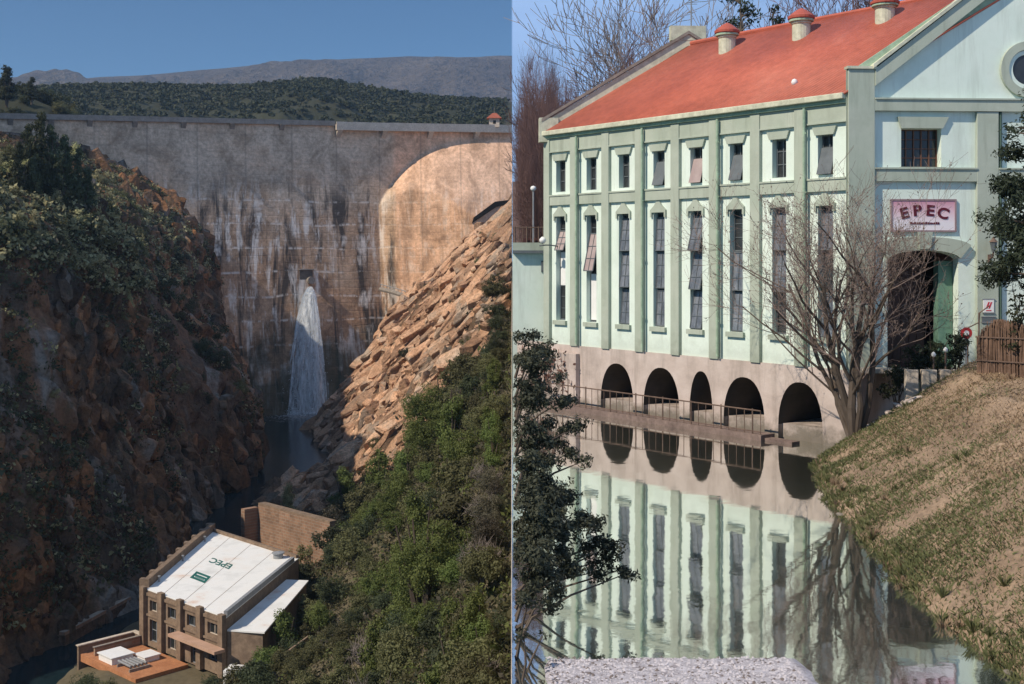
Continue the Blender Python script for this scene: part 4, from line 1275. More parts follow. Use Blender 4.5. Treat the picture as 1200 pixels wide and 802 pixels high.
for k in range(16):
    for _ in range(60):
        yy = RS.uniform(150, 275); xx = -RS.uniform(1.5, 40); zz = gz(xx, yy)
        if zz > -36 and float(rockness(np.array([xx]), np.array([yy]), np.array([zz]))[0]) > .8: break
    rr0 = RS.uniform(.8, 1.9); xx = min(xx, -rr0*1.1)
    put_shrub(RS.choice(['olive', 'dark', 'olive']), (xx, yy, zz), rr0, .8, 'low shrub rooted in a crack among the sunlit orange rocks', 'shrubs among the orange rocks')
put_shrub('dark', (-20.5, 243, gz(-20.5, 243)), 3.2, .8, 'dark green shrub on the orange rocks right under the service walkway', None, 'shrub', 'shrub', 0)

# cliff side: sunlit growth on the left rim, dark growth down the shaded face
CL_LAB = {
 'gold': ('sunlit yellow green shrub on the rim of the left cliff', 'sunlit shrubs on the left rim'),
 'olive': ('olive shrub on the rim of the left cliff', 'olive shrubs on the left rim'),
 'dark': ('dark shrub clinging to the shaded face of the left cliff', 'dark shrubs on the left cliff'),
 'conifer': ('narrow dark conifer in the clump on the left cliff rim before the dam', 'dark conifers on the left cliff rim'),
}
def cliff_at(px, py):
    # walk the sight line until it meets the cliff
    Y = np.arange(112, 290, .5); z = (HY-py)/FPX*Y; x = (px-600)/FPX*Y
    hit = np.nonzero(x < cliff_point(Y, z))[0]
    return Vector((x[hit[0]], Y[hit[0]], z[hit[0]])) if len(hit) else None
def cliff_shrubs():
    rr = random.Random(9)
    pts = []
    n = 0
    for t in range(5000):
        px = rr.uniform(-25, 285); py = rr.uniform(150, 560)
        edge = np.interp(px, [0, 60, 110, 150, 190, 215, 240, 285], [188, 190, 206, 238, 275, 318, 380, 455])
        low = np.interp(px, [0, 60, 120, 170, 200, 240, 285], [280, 290, 340, 350, 370, 420, 470])
        if py < edge: continue
        rim = py < low
        if not rim and rr.random() > .045: continue
        d0 = 15 if rim else 24
        if any((px-a)**2+(py-b)**2 < d0*d0 for a, b in pts): continue
        p = cliff_at(px, py)
        if p is None: continue
        pts.append((px, py)); n += 1
        r = rr.uniform(2.0, 3.7)*p.y/190 if rim else rr.uniform(.9, 1.9)*p.y/180
        u = rr.random()
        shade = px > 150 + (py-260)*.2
        if rim: tone = ('gold' if u < .72 else 'olive') if not shade else ('olive' if u < .35 else 'dark')  # sun and shade put into leaf colour: paler when lit, darker when shaded
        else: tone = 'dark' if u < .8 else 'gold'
        lab, grp = CL_LAB[tone]
        if not rim and tone == 'gold': lab, grp = 'small yellowish shrub alone in a crack of the dark left cliff face', 'yellowish shrubs in the cliff face'
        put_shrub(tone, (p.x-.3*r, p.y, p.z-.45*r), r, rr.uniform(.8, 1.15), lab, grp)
        if n > 112: break
    for px, py, h in ((36,212,2.9),(50,214,3.5),(64,218,3.1),(80,226,3.0),(44,236,2.6),(94,236,2.8),(70,244,2.6),(106,246,2.5),(24,226,2.6)):
        p = cliff_at(px, py)
        if p: put_shrub('conifer', (p.x, p.y-1, p.z-1.5), 3.5*h/3, 1.3, *CL_LAB['conifer'], name='conifer', cat='tree')
cliff_shrubs()
# low scrub between the shrubs: nobody could count it
def undergrowth():
    rng = np.random.default_rng(41)
    n = 26000
    Y = 15+175*rng.random(n)**1.5; X = -(.02+rng.random(n)**1.2*np.minimum(46, .36*Y+3))
    Z = slope_z(X, Y); rk = rockness(X, Y, Z)
    px = 600+FPX*X/Y
    ok = (Z > -38.6) & (rng.random(n) > rk*.93) & ~((((X+31)/9.5)**2+((Y-121)/18.0)**2 < 1.0)) & (px > 225)
    X, Y, Z = X[ok], Y[ok], Z[ok]
    def tuft(X, Y, Z, sc, per, mats, name, label, nx=None):
        n = len(X); k = np.repeat(np.arange(n), per)
        c = np.stack([X, Y, Z], 1)[k]; s = sc[k]
        d = rng.normal(size=(len(k), 3)); d /= np.linalg.norm(d, axis=1)[:, None]; d[:, 2] = np.abs(d[:, 2])
        c = c + d*s[:, None]*(.4+.6*rng.random(len(k)))[:, None]*np.array([1, 1, .9])
        a = rng.normal(size=c.shape); a /= np.linalg.norm(a, axis=1)[:, None]; b = np.cross(a, d+rng.normal(size=c.shape)*.4); b /= np.linalg.norm(b, axis=1)[:, None]
        l = (s*.20*(.6+.8*rng.random(len(k))))[:, None]
        V = np.stack([c-a*l, c+b*l*.6, c+a*l, c-b*l*.6], 1).reshape(-1, 3)
        if nx is not None: V[:, 0] = np.minimum(V[:, 0], nx)
        me = np_mesh(name, V, np.arange(len(V)).reshape(-1, 4), mats)
        pick = rng.choice(len(mats), n, p=[.5, .2, .18, .12]); me.polygons.foreach_set('material_index', pick[k].astype(np.int32)); me.update()
        tag(link_mesh(name, me), label, 'scrub', kind='stuff')
    mats = [M['leaf_olive'], M['leaf_dark'], M['leaf_grey'], M['leaf_bright']]
    tuft(X, Y, Z, (.30+.45*rng.random(len(X)))*(.55+Y/130), 15, mats, 'slope_scrub', 'low olive scrub filling the gaps between shrubs on the right slope', -.02)
    # the shaded cliff is overgrown in patches
    n = 19000
    Y = 108+180*rng.random(n); z = -38+66*rng.random(n)
    ok = fbm(Y*.06, z*.05, 19, 4)+.35*fbm(Y*.3, z*.3, 20, 3) > .03
    ok |= (z > -3+9*fbm(Y*.08, z*0, 3, 3)) & (rng.random(n) < .9)
    Y, z = Y[ok], z[ok]
    X = cliff_point(Y, z)
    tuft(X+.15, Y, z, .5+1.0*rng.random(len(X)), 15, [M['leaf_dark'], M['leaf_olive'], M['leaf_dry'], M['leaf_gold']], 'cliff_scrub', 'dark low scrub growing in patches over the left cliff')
    n = 12000
    Y = 126+135*rng.random(n); z = -6+38*rng.random(n); X = cliff_point(Y, z)
    px = 600+FPX*X/Y; py = HY-FPX*z/Y
    low = np.interp(px, [0, 60, 120, 170, 200, 240], [300, 305, 335, 350, 370, 400])+14*fbm(Y*.1, z*.1, 7, 3)
    ok = (py < low) & (px < 240) & (px > -30) & (py > np.interp(px, [-30, 60, 110, 150, 190], [182, 184, 196, 222, 250]))
    X, Y, z = X[ok], Y[ok], z[ok]
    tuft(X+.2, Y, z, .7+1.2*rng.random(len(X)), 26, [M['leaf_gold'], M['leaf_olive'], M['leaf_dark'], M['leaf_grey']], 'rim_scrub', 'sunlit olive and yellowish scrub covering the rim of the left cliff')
M['leaf_dry'] = mat_leaf('dry_brown_leaves', (.05,.028,.014), (.14,.07,.03), 0.3)
undergrowth()
# wooded knoll behind the left end of the dam
def knoll():
    n1, n2 = 50, 40
    V = []
    for px in np.linspace(-90, 92, n1):
        Ys = np.linspace(322, 430, n2)
        top = np.interp(px, [-90, 0, 30, 60, 92], [100, 104, 112, 126, 150])
        Yt = 365
        zc = (HY-top)/FPX*Yt
        t = (Ys-322)/(Yt-322)
        z = 20 + (zc-20)*np.where(t < 1, np.clip(t, 0, 1)**.8, 1-((t-1)/1.6)**2) + 0.8*fbm(np.full(n2, px*.05), Ys*.05, 3, 4)
        V.append(np.c_[np.full(n2, (px-600)/FPX*Yt), Ys, z])
    V = np.concatenate(V)
    o = link_mesh('wooded_knoll', np_mesh('wooded_knoll', V, grid_faces(n1, n2)[:, ::-1], M['hill_floor'], smooth=True)); tag(o, kind='structure')
    tp = V.reshape(n1, n2, 3)
    rr = random.Random(3)
    for k in range(75):
        i = rr.randrange(n1); j = rr.randrange(2, 22)
        p = tp[i, j]
        if p[2] < 34 : continue
        tone = 'dark' if rr.random() < .75 else 'olive'
        put_shrub(tone, (p[0], p[1], p[2]-.6), rr.uniform(2.6, 4.4), rr.uniform(.8, 1.15), 'dark round tree on the knoll behind the left end of the dam' if tone == 'dark' else 'olive tree on the knoll behind the left end of the dam',
                  'trees on the knoll' if tone == 'dark' else 'olive trees on the knoll', 'round_tree', 'tree')
    for px, pyt, pyb, lab in ((8, 76, 118, 'tallest dark pine on the knoll at the left end of the dam'), (37, 91, 118, 'shorter dark pine right of the tallest one on the knoll')):
        b = P(px, pyb, 352); h = (pyb-pyt)/FPX*352
        put_shrub('conifer', b, h/2.1*1.25, .8, lab, None, 'pine_tree', 'tree')
knoll()

# ================================================================== RIGHT: the canal and the green building
WZ = -7.0            # canal water
BZ = -4.15           # foot of the painted wall
M['wall_white'] = mat_noise('mint_white_wall', [(0.3,(.76,.85,.78)),(0.7,(.80,.88,.81))], 0.5, 0.85, bmp=0.0, bdist=0.02)
def weathered(name, c0, c1, grime, amt):
    m, nt, b = new_mat(name)
    geo = nt.nodes.new("ShaderNodeNewGeometry"); v = geo.outputs["Position"]
    c = mixc(nt, mrange(nt, noise_node(nt, .8, 4, .6, vec=v), .35, .65), c0, c1)
    st = mrange(nt, noise_node(nt, 2.6, 5, .7, (1,1,.10), vec=v), .50, .74)
    sp = nt.nodes.new('ShaderNodeSeparateXYZ'); nt.links.new(v, sp.inputs[0])
    ft = mrange(nt, math_node(nt, 'ADD', sp.outputs[2], mrange(nt, noise_node(nt, 1.7, 4, .7, vec=v), .3, .7, -.5, .5)), BZ+.9, BZ+.1, 0, .8)
    st = math_node(nt, 'MAXIMUM', st, ft)
    pt = mrange(nt, noise_node(nt, .55, 5, .7, vec=v), .50, .72)
    c = mixc(nt, math_node(nt, 'MULTIPLY', math_node(nt, 'MAXIMUM', st, math_node(nt, 'MULTIPLY', pt, .6)), amt), c, grime)
    nt.links.new(c, b.inputs["Base Color"]); b.inputs["Roughness"].default_value = .85; b.inputs["Specular IOR Level"].default_value = .25
    bump(nt, b, noise_node(nt, 14, 4, .7, vec=v), .15, .02)
    return m
M['wall_white'] = weathered('mint_white_wall_paint', (.69,.80,.71), (.74,.835,.755), (.40,.45,.38), .48)
M['sage'] = mat_noise('sage_green_paint', [(0.3,(.43,.53,.40)),(0.7,(.48,.57,.43))], 0.8, 0.8, bmp=0.0, bdist=0.02)
M['sage'] = weathered('sage_green_wall_paint', (.39,.445,.365), (.45,.495,.415), (.22,.245,.19), .55)
M['sage_dark'] = mat_noise('sage_trim', [(0.3,(.30,.42,.31)),(0.7,(.37,.48,.35))], 0.8, 0.8, fine=4)
M['cream'] = mat_noise('cream_gutter', [(0.3,(.52,.53,.40)),(0.7,(.62,.62,.48))], 0.8, 0.7, fine=3)
M['stone_pink'] = mat_noise('pink_stone_render', [(0.28,(.42,.34,.30)),(0.5,(.54,.45,.40)),(0.75,(.64,.55,.50))], 0.55, 0.92, (1,1,1.5), 0.4, 0.03, fine=4)
M['pane'] = mat_noise('window_pane', [(0.3,(.02,.022,.025)),(0.7,(.055,.06,.062))], 0.9, 0.25, spec=0.5)
M['sash_grey'] = mat_noise('grey_sash', [(0.3,(.09,.105,.115)),(0.7,(.16,.18,.19))], 1.5, 0.5)
M['sash_pink'] = mat_noise('dusty_sash', [(0.3,(.33,.25,.24)),(0.7,(.45,.37,.35))], 1.5, 0.5)
def stone_base():
    m, nt, b = new_mat('pink_stone_base')
    geo = nt.nodes.new("ShaderNodeNewGeometry"); v = geo.outputs["Position"]
    c = ramp(nt, noise_node(nt, .6, 6, .65, (1,1,1.4), vec=v), [(.3,(.40,.33,.29)),(.5,(.53,.44,.39)),(.72,(.63,.54,.49))])
    st = mrange(nt, noise_node(nt, 1.6, 5, .7, (1,1,.15), vec=v), .50, .68)
    c = mixc(nt, math_node(nt, 'MULTIPLY', st, .45), c, (.22,.18,.15))
    sp = nt.nodes.new("ShaderNodeSeparateXYZ"); nt.links.new(v, sp.inputs[0])
    zz = math_node(nt, 'ADD', sp.outputs[2], mrange(nt, noise_node(nt, 1.3, 4, .7, vec=v), .3, .7, -.3, .3))
    c = mixc(nt, mrange(nt, zz, WZ+.75, WZ+.25, 0, .75), c, (.10,.09,.06))
    nt.links.new(c, b.inputs["Base Color"]); b.inputs["Roughness"].default_value = .92
    bump(nt, b, noise_node(nt, 6, 5, .7, vec=v), .35, .04)
    return m
M['stone_pink'] = stone_base()
M['roof_red'], nt, b = new_mat('red_corrugated_roof')
tc = nt.nodes.new("ShaderNodeTexCoord")
c = ramp(nt, noise_node(nt, 0.35, 5, 0.6, (1,1,1)), [(0.3,(.36,.085,.052)),(0.55,(.46,.115,.07)),(0.78,(.52,.165,.11))])
f2 = noise_node(nt, 3, 4, 0.7); c = mixc(nt, 1.0, c, ramp(nt, f2, [(0.3,(.82,)*3),(0.7,(1.12,)*3)]), 'MULTIPLY')
nt.links.new(c, b.inputs["Base Color"]); b.inputs["Roughness"].default_value = 0.7
uvn = nt.nodes.new("ShaderNodeUVMap"); sp = nt.nodes.new("ShaderNodeSeparateXYZ"); nt.links.new(uvn.outputs[0], sp.inputs[0])
sn = math_node(nt, 'SINE', math_node(nt, 'MULTIPLY', sp.outputs[0], 2*math.pi/0.22)); bump(nt, b, sn, 0.22, 0.02)
M['rail'] = mat_noise('rusty_rail', [(0.3,(.10,.065,.05)),(0.7,(.19,.13,.10))], 4.0, 0.8)
M['walk'] = mat_noise('walkway_slab', [(0.3,(.16,.115,.10)),(0.7,(.27,.20,.17))], 1.2, 0.9, fine=5)

M['leaf_glass'], nt, b = new_mat('dusty_glass_leaf')
geo = nt.nodes.new("ShaderNodeNewGeometry")
nt.links.new(ramp(nt, noise_node(nt, 2.5, 5, .7, (1,1,.5), vec=geo.outputs["Position"]), [(.3,(.07,.08,.095)),(.5,(.15,.165,.185)),(.72,(.27,.28,.30))]), b.inputs["Base Color"])
b.inputs["Roughness"].default_value = .22; b.inputs["Specular IOR Level"].default_value = .7
HPX = 0.218
def fac_xy(px):
    Y = 14000.0/(HPX*(px+487.0)); return Vector(((px-600)/FPX*Y, Y, 0))
FA = fac_xy(640); FB = fac_xy(996)
FL = (FB-FA).length
fac = Frame((FA.x, FA.y), (FB.x-FA.x, FB.y-FA.y))     # s from the far corner to the near corner, n towards the canal
BAY = FL/8
gab = Frame((FB.x, FB.y), (1.0, 0.06))                # the gable front, s to the right
BACK = (FA-FB).normalized()                           # along the building, away from the viewer
GW = 13.6                                             # gable width
EZ = BZ+9.95                                          # eaves
RISE = 4.25
def gs(px):       # distance along the gable for a photo column
    r = (px-600)/FPX
    return (gab.o.y*r-gab.o.x)/(gab.u.x-gab.u.y*r)
def gzv(px, py):
    p = gab.pt(gs(px), 0); return (HY-py)/FPX*p.y

bld = empty('green_building', (FB.x, FB.y, BZ))
tag(bld, 'long mint green hall with tall narrow windows and a red roof above the canal', 'building')
BO = Vector((FB.x, FB.y, BZ))
class Off(MB):
    def shift(self): self.v = [tuple(Vector(q)-BO) for q in self.v]; return self
def bpart(mb, name, m, parent=None, bevel=0.0):
    mb.v = [tuple(Vector(q)-BO) for q in mb.v]
    return mb.build(name, m, parent or bld, bevel=bevel)

def facade():
    up_h, lo_h = [], []
    for k in range(8):
        c = BAY*(k+.5)
        up_h.append((c-.34, c+.34, BZ+7.15, BZ+8.62)); lo_h.append((c-.34, c+.34, BZ+1.12, BZ+6.0))
    mb = MB(); fac.wall(mb, 0, FL, BZ, EZ-.25, up_h+lo_h, .34); 
    bpart(mb, 'facade_wall', M['wall_white'])
    rr = random.Random(6)
    # pilasters and the corner pier at the far end
    for k in range(0, 9):
        s = BAY*k
        if k == 8: continue
        mb = MB()
        w = .26 if k else .42
        a = s-w if k else 0.0; bb = s+w if k else .42
        if k: a, bb = s-.24, s+.24
        fac.box(mb, a, bb, BZ-.02, EZ-.26, .002, .17)
        bpart(mb, 'pilaster', M['sage'], bevel=.015)
        if k in (1, 3, 5, 7):     # rain pipes run down every other pilaster
            mb = MB(); mb.tube([fac.pt(s+.30, EZ-.3, .25), fac.pt(s+.30, BZ+.1, .25)], .055, 8)
            for z in (1.5, 4, 6.5, 8.7): fac.box(mb, s+.22, s+.38, BZ+z, BZ+z+.06, .172, .26)
            bpart(mb, 'rain_pipe', M['sage_dark'])
    for k in range(8):
        a, bb = (BAY*k+.242 if k else .422), BAY*(k+1)-.242
        if k == 7: bb = FL-.03
        mb = MB(); fac.box(mb, a, bb, BZ+6.53, BZ+6.95, .003, .13); fac.box(mb, a, bb, BZ+6.952, BZ+7.02, .003, .17); bpart(mb, 'belt_course', M['sage'])
        mb = MB(); fac.box(mb, a, bb, BZ+9.08, EZ-.262, .003, .12); fac.box(mb, a, bb, BZ+9.02, BZ+9.078, .003, .16); bpart(mb, 'frieze', M['sage'])
        c = BAY*(k+.5)
        # lintels
        mb = MB(); fac.prism(mb, [(c-.42,BZ+8.622),(c+.42,BZ+8.622),(c+.54,BZ+8.92),(c-.54,BZ+8.92)], .003, .10); bpart(mb, 'lintel', M['sage'])
        mb = MB(); fac.prism(mb, [(c-.46,BZ+5.80),(c-.37,BZ+5.80),(c-.37,BZ+6.002),(c+.37,BZ+6.002),(c+.37,BZ+5.80),(c+.46,BZ+5.80),(c+.46,BZ+6.1),(c+.22,BZ+6.30),(c+.1,BZ+6.46),(c-.1,BZ+6.46),(c-.22,BZ+6.30),(c-.46,BZ+6.1)], .003, .09); bpart(mb, 'lintel', M['sage'])
        # windows
        h = up_h[k]
        mb = MB(); fac.box(mb, h[0]+.002, h[1]-.002, h[2]+.002, h[3]-.002, -.36, -.31); w = bpart(mb, 'window', M['pane'])
        mb = MB()
        for s in (h[0]+.003, c-.025, h[1]-.053): fac.box(mb, s, s+.05, h[2]+.003, h[3]-.003, -.308, -.26)
        for z in (h[2]+.003, h[2]+.5, h[2]+1.0, h[3]-.053): fac.box(mb, h[0]+.055, h[1]-.055, z, z+.04, -.307, -.27)
        bpart(mb, 'sash', M['sash_grey'], w)
        if k in (3, 4, 5, 7):      # hinged leaf standing open at the bottom
            mb = MB(); o = .30
            mb.prism([fac.pt(h[0]+.02,h[2]+.02,-.2+o), fac.pt(h[1]-.02,h[2]+.02,-.2+o), fac.pt(h[1]-.02,h[3]-.45,-.22), fac.pt(h[0]+.02,h[3]-.45,-.22)], fac.n*.03); bpart(mb, 'open_leaf', M['sash_pink'] if k == 4 else M['sash_grey'], w)
        h = lo_h[k]
        mb = MB(); fac.box(mb, h[0]+.002, h[1]-.002, h[2]+.002, h[3]-.002, -.36, -.31); w = bpart(mb, 'window', M['pane'])
        mb = MB()
        for s in (h[0]+.003, h[1]-.053): fac.box(mb, s, s+.05, h[2]+.003, h[3]-.003, -.308, -.25)
        for z in (h[2]+.003, h[2]+1.6, h[2]+3.2, h[3]-.063): fac.box(mb, h[0]+.055, h[1]-.055, z, z+.06, -.307, -.26)
        for z in (.55, 1.1, 2.15, 2.7, 3.75, 4.3): fac.box(mb, h[0]+.055, h[1]-.055, h[2]+z, h[2]+z+.03, -.307, -.28)
        bpart(mb, 'sash', M['sash_grey'], w)
        openings = {0: [(3.3, .9, .34, 'sash_pink')], 1: [(2.35, 1.7, .42, 'sash_pink')], 2: [(.05, 1.5, .16, 'sash_grey'), (1.66, 1.5, .22, 'sash_grey'), (3.26, 1.4, .2, 'sash_grey')],
                    3: [(.05, 1.5, .1, 'sash_grey'), (1.66, 1.5, .1, 'sash_grey'), (3.26, 1.4, .12, 'sash_grey')], 4: [(.05, 1.5, .26, 'sash_grey'), (1.66, 1.5, .34, 'sash_grey'), (3.26, 1.4, .40, 'sash_grey')],
                    5: [(.05, 1.5, .14, 'sash_grey'), (1.66, 1.5, .12, 'sash_grey')], 6: [(1.66, 1.5, .18, 'sash_grey'), (3.26, 1.4, .2, 'sash_grey')], 7: [(.05, 1.5, .14, 'sash_grey'), (3.26, 1.4, .12, 'sash_grey')]}
        for z, hh, o, mm in openings[k]:
            mb = MB(); e = .02
            c4 = [fac.pt(h[0]+.03,h[2]+z,-.24+o), fac.pt(h[1]-.03,h[2]+z,-.24+o), fac.pt(h[1]-.03,h[2]+z+hh,-.24), fac.pt(h[0]+.03,h[2]+z+hh,-.24)]
            mb.prism(c4, fac.n*.015)
            lf = bpart(mb, 'open_leaf', M[mm] if mm == 'sash_pink' else M['leaf_glass'], w)
            mb = MB(); q4 = [v+fac.n*.03 for v in c4]
            for i2 in range(4): mb.tube([q4[i2], q4[(i2+1) % 4]], .028, 4)
            for t in (.33, .66): mb.tube([q4[0].lerp(q4[3], t), q4[1].lerp(q4[2], t)], .018, 4)
            mb.tube([(q4[0]+q4[1])/2, (q4[2]+q4[3])/2], .015, 4)
            bpart(mb, 'leaf_frame', M['sash_grey'], w)
        if k in (0, 1):
            mb = MB(); fac.box(mb, h[0]+.06, h[1]-.06, h[2]+(.1 if k else 1.65), h[2]+(2.2 if k else 3.2), -.255, -.24); bpart(mb, 'blind', M['white_paint'], w)
        mb = MB(); fac.box(mb, c-.46, c+.46, BZ+.92, BZ+1.115, .003, .13); bpart(mb, 'sill', M['sage'], w)
    # gutter and eaves
    mb = MB(); fac.box(mb, -.05, FL-.04, EZ-.255, EZ-.12, .003, .24); bpart(mb, 'eaves_cornice', M['sage_dark'])
    mb = MB(); fac.box(mb, -.1, FL-.04, EZ-.118, EZ+.10, .0, .40); bpart(mb, 'gutter', M['cream'], bevel=.03)
facade()

# base with arches standing in the canal
ARCH = []
for (xa, xb, yt) in ((706,744,426), (756,798,431), (810,837,435), (850,898,442), (914,966,448)):
    pa = [ (fac_xy(x)-FA).length for x in (xa, xb)]
    c = (pa[0]+pa[1])/2; hw = (pa[1]-pa[0])/2
    Ym = fac.pt(c, 0).y
    ARCH.append((c, hw, (HY-yt)/FPX*Ym))
def base():
    mb = MB(); mv = MB(); zb = WZ-1.5; d = .10; dep = 3.2
    z0 = WZ+.55
    s = -1.2
    def col(a, b, za, zbt): mb.quad(fac.pt(a,za,d), fac.pt(b,zbt,d), fac.pt(b,BZ-.003,d), fac.pt(a,BZ-.003,d))
    cur = -2.1
    for c, hw, zt in ARCH:
        col(cur, c-hw, zb, zb)
        n = 18
        hgt = zt-z0
        def az(u): return z0 + hgt*(max(0, 1-abs(u)**2.3))**(1/2.0)
        for i in range(n):
            u0 = -math.cos(math.pi*i/n); u1 = -math.cos(math.pi*(i+1)/n)
            a0, a1 = c+hw*u0, c+hw*u1
            col(a0, a1, az(u0), az(u1))
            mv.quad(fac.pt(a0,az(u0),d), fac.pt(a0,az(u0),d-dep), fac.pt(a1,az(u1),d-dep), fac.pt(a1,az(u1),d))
        # breast wall below the opening
        mb.quad(fac.pt(c-hw,zb,d-.25), fac.pt(c+hw,zb,d-.25), fac.pt(c+hw,z0+.02,d-.25), fac.pt(c-hw,z0+.02,d-.25))
        mb.quad(fac.pt(c-hw,z0+.02,d-.25), fac.pt(c+hw,z0+.02,d-.25), fac.pt(c+hw,z0+.02,d-dep), fac.pt(c-hw,z0+.02,d-dep))
        for sgn in (-1, 1):
            mb.quad(fac.pt(c+sgn*hw,zb,d), fac.pt(c+sgn*hw,z0,d), fac.pt(c+sgn*hw,z0,d-.26), fac.pt(c+sgn*hw,zb,d-.26))
        cur = c+hw
    col(cur, FL+.5, zb, zb)
    # top ledge and ends
    mb.quad(fac.pt(-2.1,BZ-.003,d), fac.pt(FL+.5,BZ-.003,d), fac.pt(FL+.5,BZ-.003,d-.5), fac.pt(-2.1,BZ-.003,d-.5))
    mb.quad(fac.pt(FL+.5,zb,d), fac.pt(FL+.5,zb,d-3), fac.pt(FL+.5,BZ-.003,d-3), fac.pt(FL+.5,BZ-.003,d))
    bw = bpart(mb, 'base_wall', M['stone_pink'])
    bpart(mv, 'arch_soffit', M['arch_shade'], bw)
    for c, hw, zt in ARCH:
        mb = MB(); fac.box(mb, c-hw-.3, c+hw+.3, z0-.8, zt+.3, d-dep-.1, d-dep-.02); bpart(mb, 'arch_vault', M['dark_hole'], bw)  # near-black back panel, the darkness inside the arch put into its colour
    # projecting buttress at the far end and the narrow piers between the arches
    mb = MB(); fac.box(mb, -1.7, 2.55, WZ-1.5, BZ-.35, .102, .34); bpart(mb, 'buttress', M['stone_pink'], bevel=.02)
base()

# gable front
def gable():
    B = lambda px: gs(px)
    top = lambda s: EZ + .1 + (RISE)*(1-abs(s-GW/2)/(GW/2))
    win = (B(1056), B(1103), gzv(1080,196), gzv(1080,151))
    ax0, ax1 = B(1040), B(1123); az0 = BZ; azs = gzv(1080,306); azt = gzv(1082,294)
    door = (ax0, ax1, az0, azs)
    s1 = B(1168)
    win2 = (B(1225), B(1270), gzv(1240,196), gzv(1240,151))
    mb = MB()
    gab.wall(mb, 0, GW, BZ, EZ+.1, [win, win2, (ax0, ax1, az0, azt+.02)], .45)
    mb.poly([gab.pt(0,EZ+.1), gab.pt(GW,EZ+.1), gab.pt(GW/2,EZ+.1+RISE)])
    n = 14; c = (ax0+ax1)/2; hw = (ax1-ax0)/2
    for i in range(n):        # spandrels above the segmental arch
        u0, u1 = -1+2*i/n, -1+2*(i+1)/n
        f = lambda u: azs+(azt-azs)*math.sqrt(max(0, 1-u*u*.96))
        mb.quad(gab.pt(c+hw*u0,f(u0)), gab.pt(c+hw*u1,f(u1)), gab.pt(c+hw*u1,azt+.02), gab.pt(c+hw*u0,azt+.02))
        mb.quad(gab.pt(c+hw*u0,f(u0)), gab.pt(c+hw*u0,f(u0),-.45), gab.pt(c+hw*u1,f(u1),-.45), gab.pt(c+hw*u1,f(u1)))
    bpart(mb, 'gable_wall', M['wall_white'])
    # corner pier, second pier
    mb = MB(); gab.box(mb, -.12, B(1023), BZ-.1, gzv(1010,82), .003, .20); fac.box(mb, FL-.028, FL-.006, BZ-.1, gzv(1010,82), -.3, .2); bpart(mb, 'corner_pier', M['sage'], bevel=.015)
    mb = MB(); gab.box(mb, -.18, B(1024.5), gzv(1010,82)+.002, gzv(1010,82)+.10, -.1, .27); bpart(mb, 'pier_cap', M['cream'])
    for a, bb in ((1143, 1168), (1290, 1316)):
        mb = MB(); gab.box(mb, B(a), B(bb), BZ-.1, gzv(1150,132), .003, .16); bpart(mb, 'pilaster', M['sage'], bevel=.012)
    # cornice, belt
    mb = MB(); gab.box(mb, B(1023)+.005, GW, gzv(1100,131), gzv(1100,118), .003, .20); gab.box(mb, B(1023)+.005, GW, gzv(1100,118)+.002, gzv(1100,116), .003, .25); bpart(mb, 'cornice', M['sage'])
    segs = [(B(1023)+.005, B(1143)-.003), (B(1168)+.003, B(1290)-.003)]
    for a, bb in segs:
        mb = MB(); gab.box(mb, a, bb, gzv(1100,213), gzv(1100,199), .003, .15); gab.box(mb, a, bb, gzv(1100,199)+.002, gzv(1100,197), .003, .2); bpart(mb, 'belt_course', M['sage'])
    # raking cornice
    for sgn in (0, 1):
        mb = MB()
        h = .62
        pts = [(B(1023)+.01,EZ+.35),(GW/2,EZ+.35+RISE+.35),(GW/2,EZ+.35+RISE+.35+h),(B(1023)+.01,EZ+.35+h)]
        if sgn: pts = [(GW-p[0],p[1]) for p in pts][::-1]; pts = [(GW/2+.002 if abs(p[0]-GW/2)<.01 else p[0], p[1]) for p in pts]
        gab.prism(mb, pts, .003, .26); bpart(mb, 'raking_cornice', M['sage'])
        mb = MB()
        pts = [(p[0], p[1]) for p in pts]
        if not sgn: q = [(pts[3][0]-.1,pts[3][1]+.002),(pts[2][0],pts[2][1]+.002),(pts[2][0],pts[2][1]+.14),(pts[3][0]-.1,pts[3][1]+.14)]
        else: q = [(GW/2+.002,EZ+.35+RISE+.35+h+.002),(GW-B(1023)+.1,EZ+.352+h),(GW-B(1023)+.1,EZ+.49+h),(GW/2+.002,EZ+.49+RISE+.35+h)]
        gab.prism(mb, q, -.22, .34); bpart(mb, 'coping', M['cream'])
        # parapet behind the rake
        mb = MB()
        q = [(0.05,EZ+.12),(GW/2,EZ+.12+RISE),(GW/2,EZ+RISE+1.2),(0.05,EZ+.9)]
        if sgn: q = [(GW-a, z) for a, z in q][::-1]
        gab.prism(mb, q, -.22, -.004); bpart(mb, 'gable_parapet', M['sage_dark'])
    # oculus
    cx, cz = B(1203), gzv(1203,82)
    def ring(r0, r1, d0, d1, m, name):
        mb = MB(); n = 40
        for i in range(n):
            a, a2 = 2*math.pi*i/n, 2*math.pi*(i+1)/n
            q = [gab.pt(cx+r*math.cos(t), cz+r*math.sin(t), 0) for r, t in ((r0,a),(r1,a),(r1,a2),(r0,a2))]
            mb.prism([p+gab.n*d0 for p in q], gab.n*(d1-d0))
        return bpart(mb, name, m)
    oc = ring(.72, 1.02, .003, .14, M['sage'], 'oculus_ring')
    ring(.56, .70, .003, .08, M['wall_white'], 'oculus_moulding')
    mb = MB(); gab.prism(mb, [(cx+.54*math.cos(2*math.pi*i/32), cz+.54*math.sin(2*math.pi*i/32)) for i in range(32)], .003, .03); bpart(mb, 'oculus_glass', M['pane'])
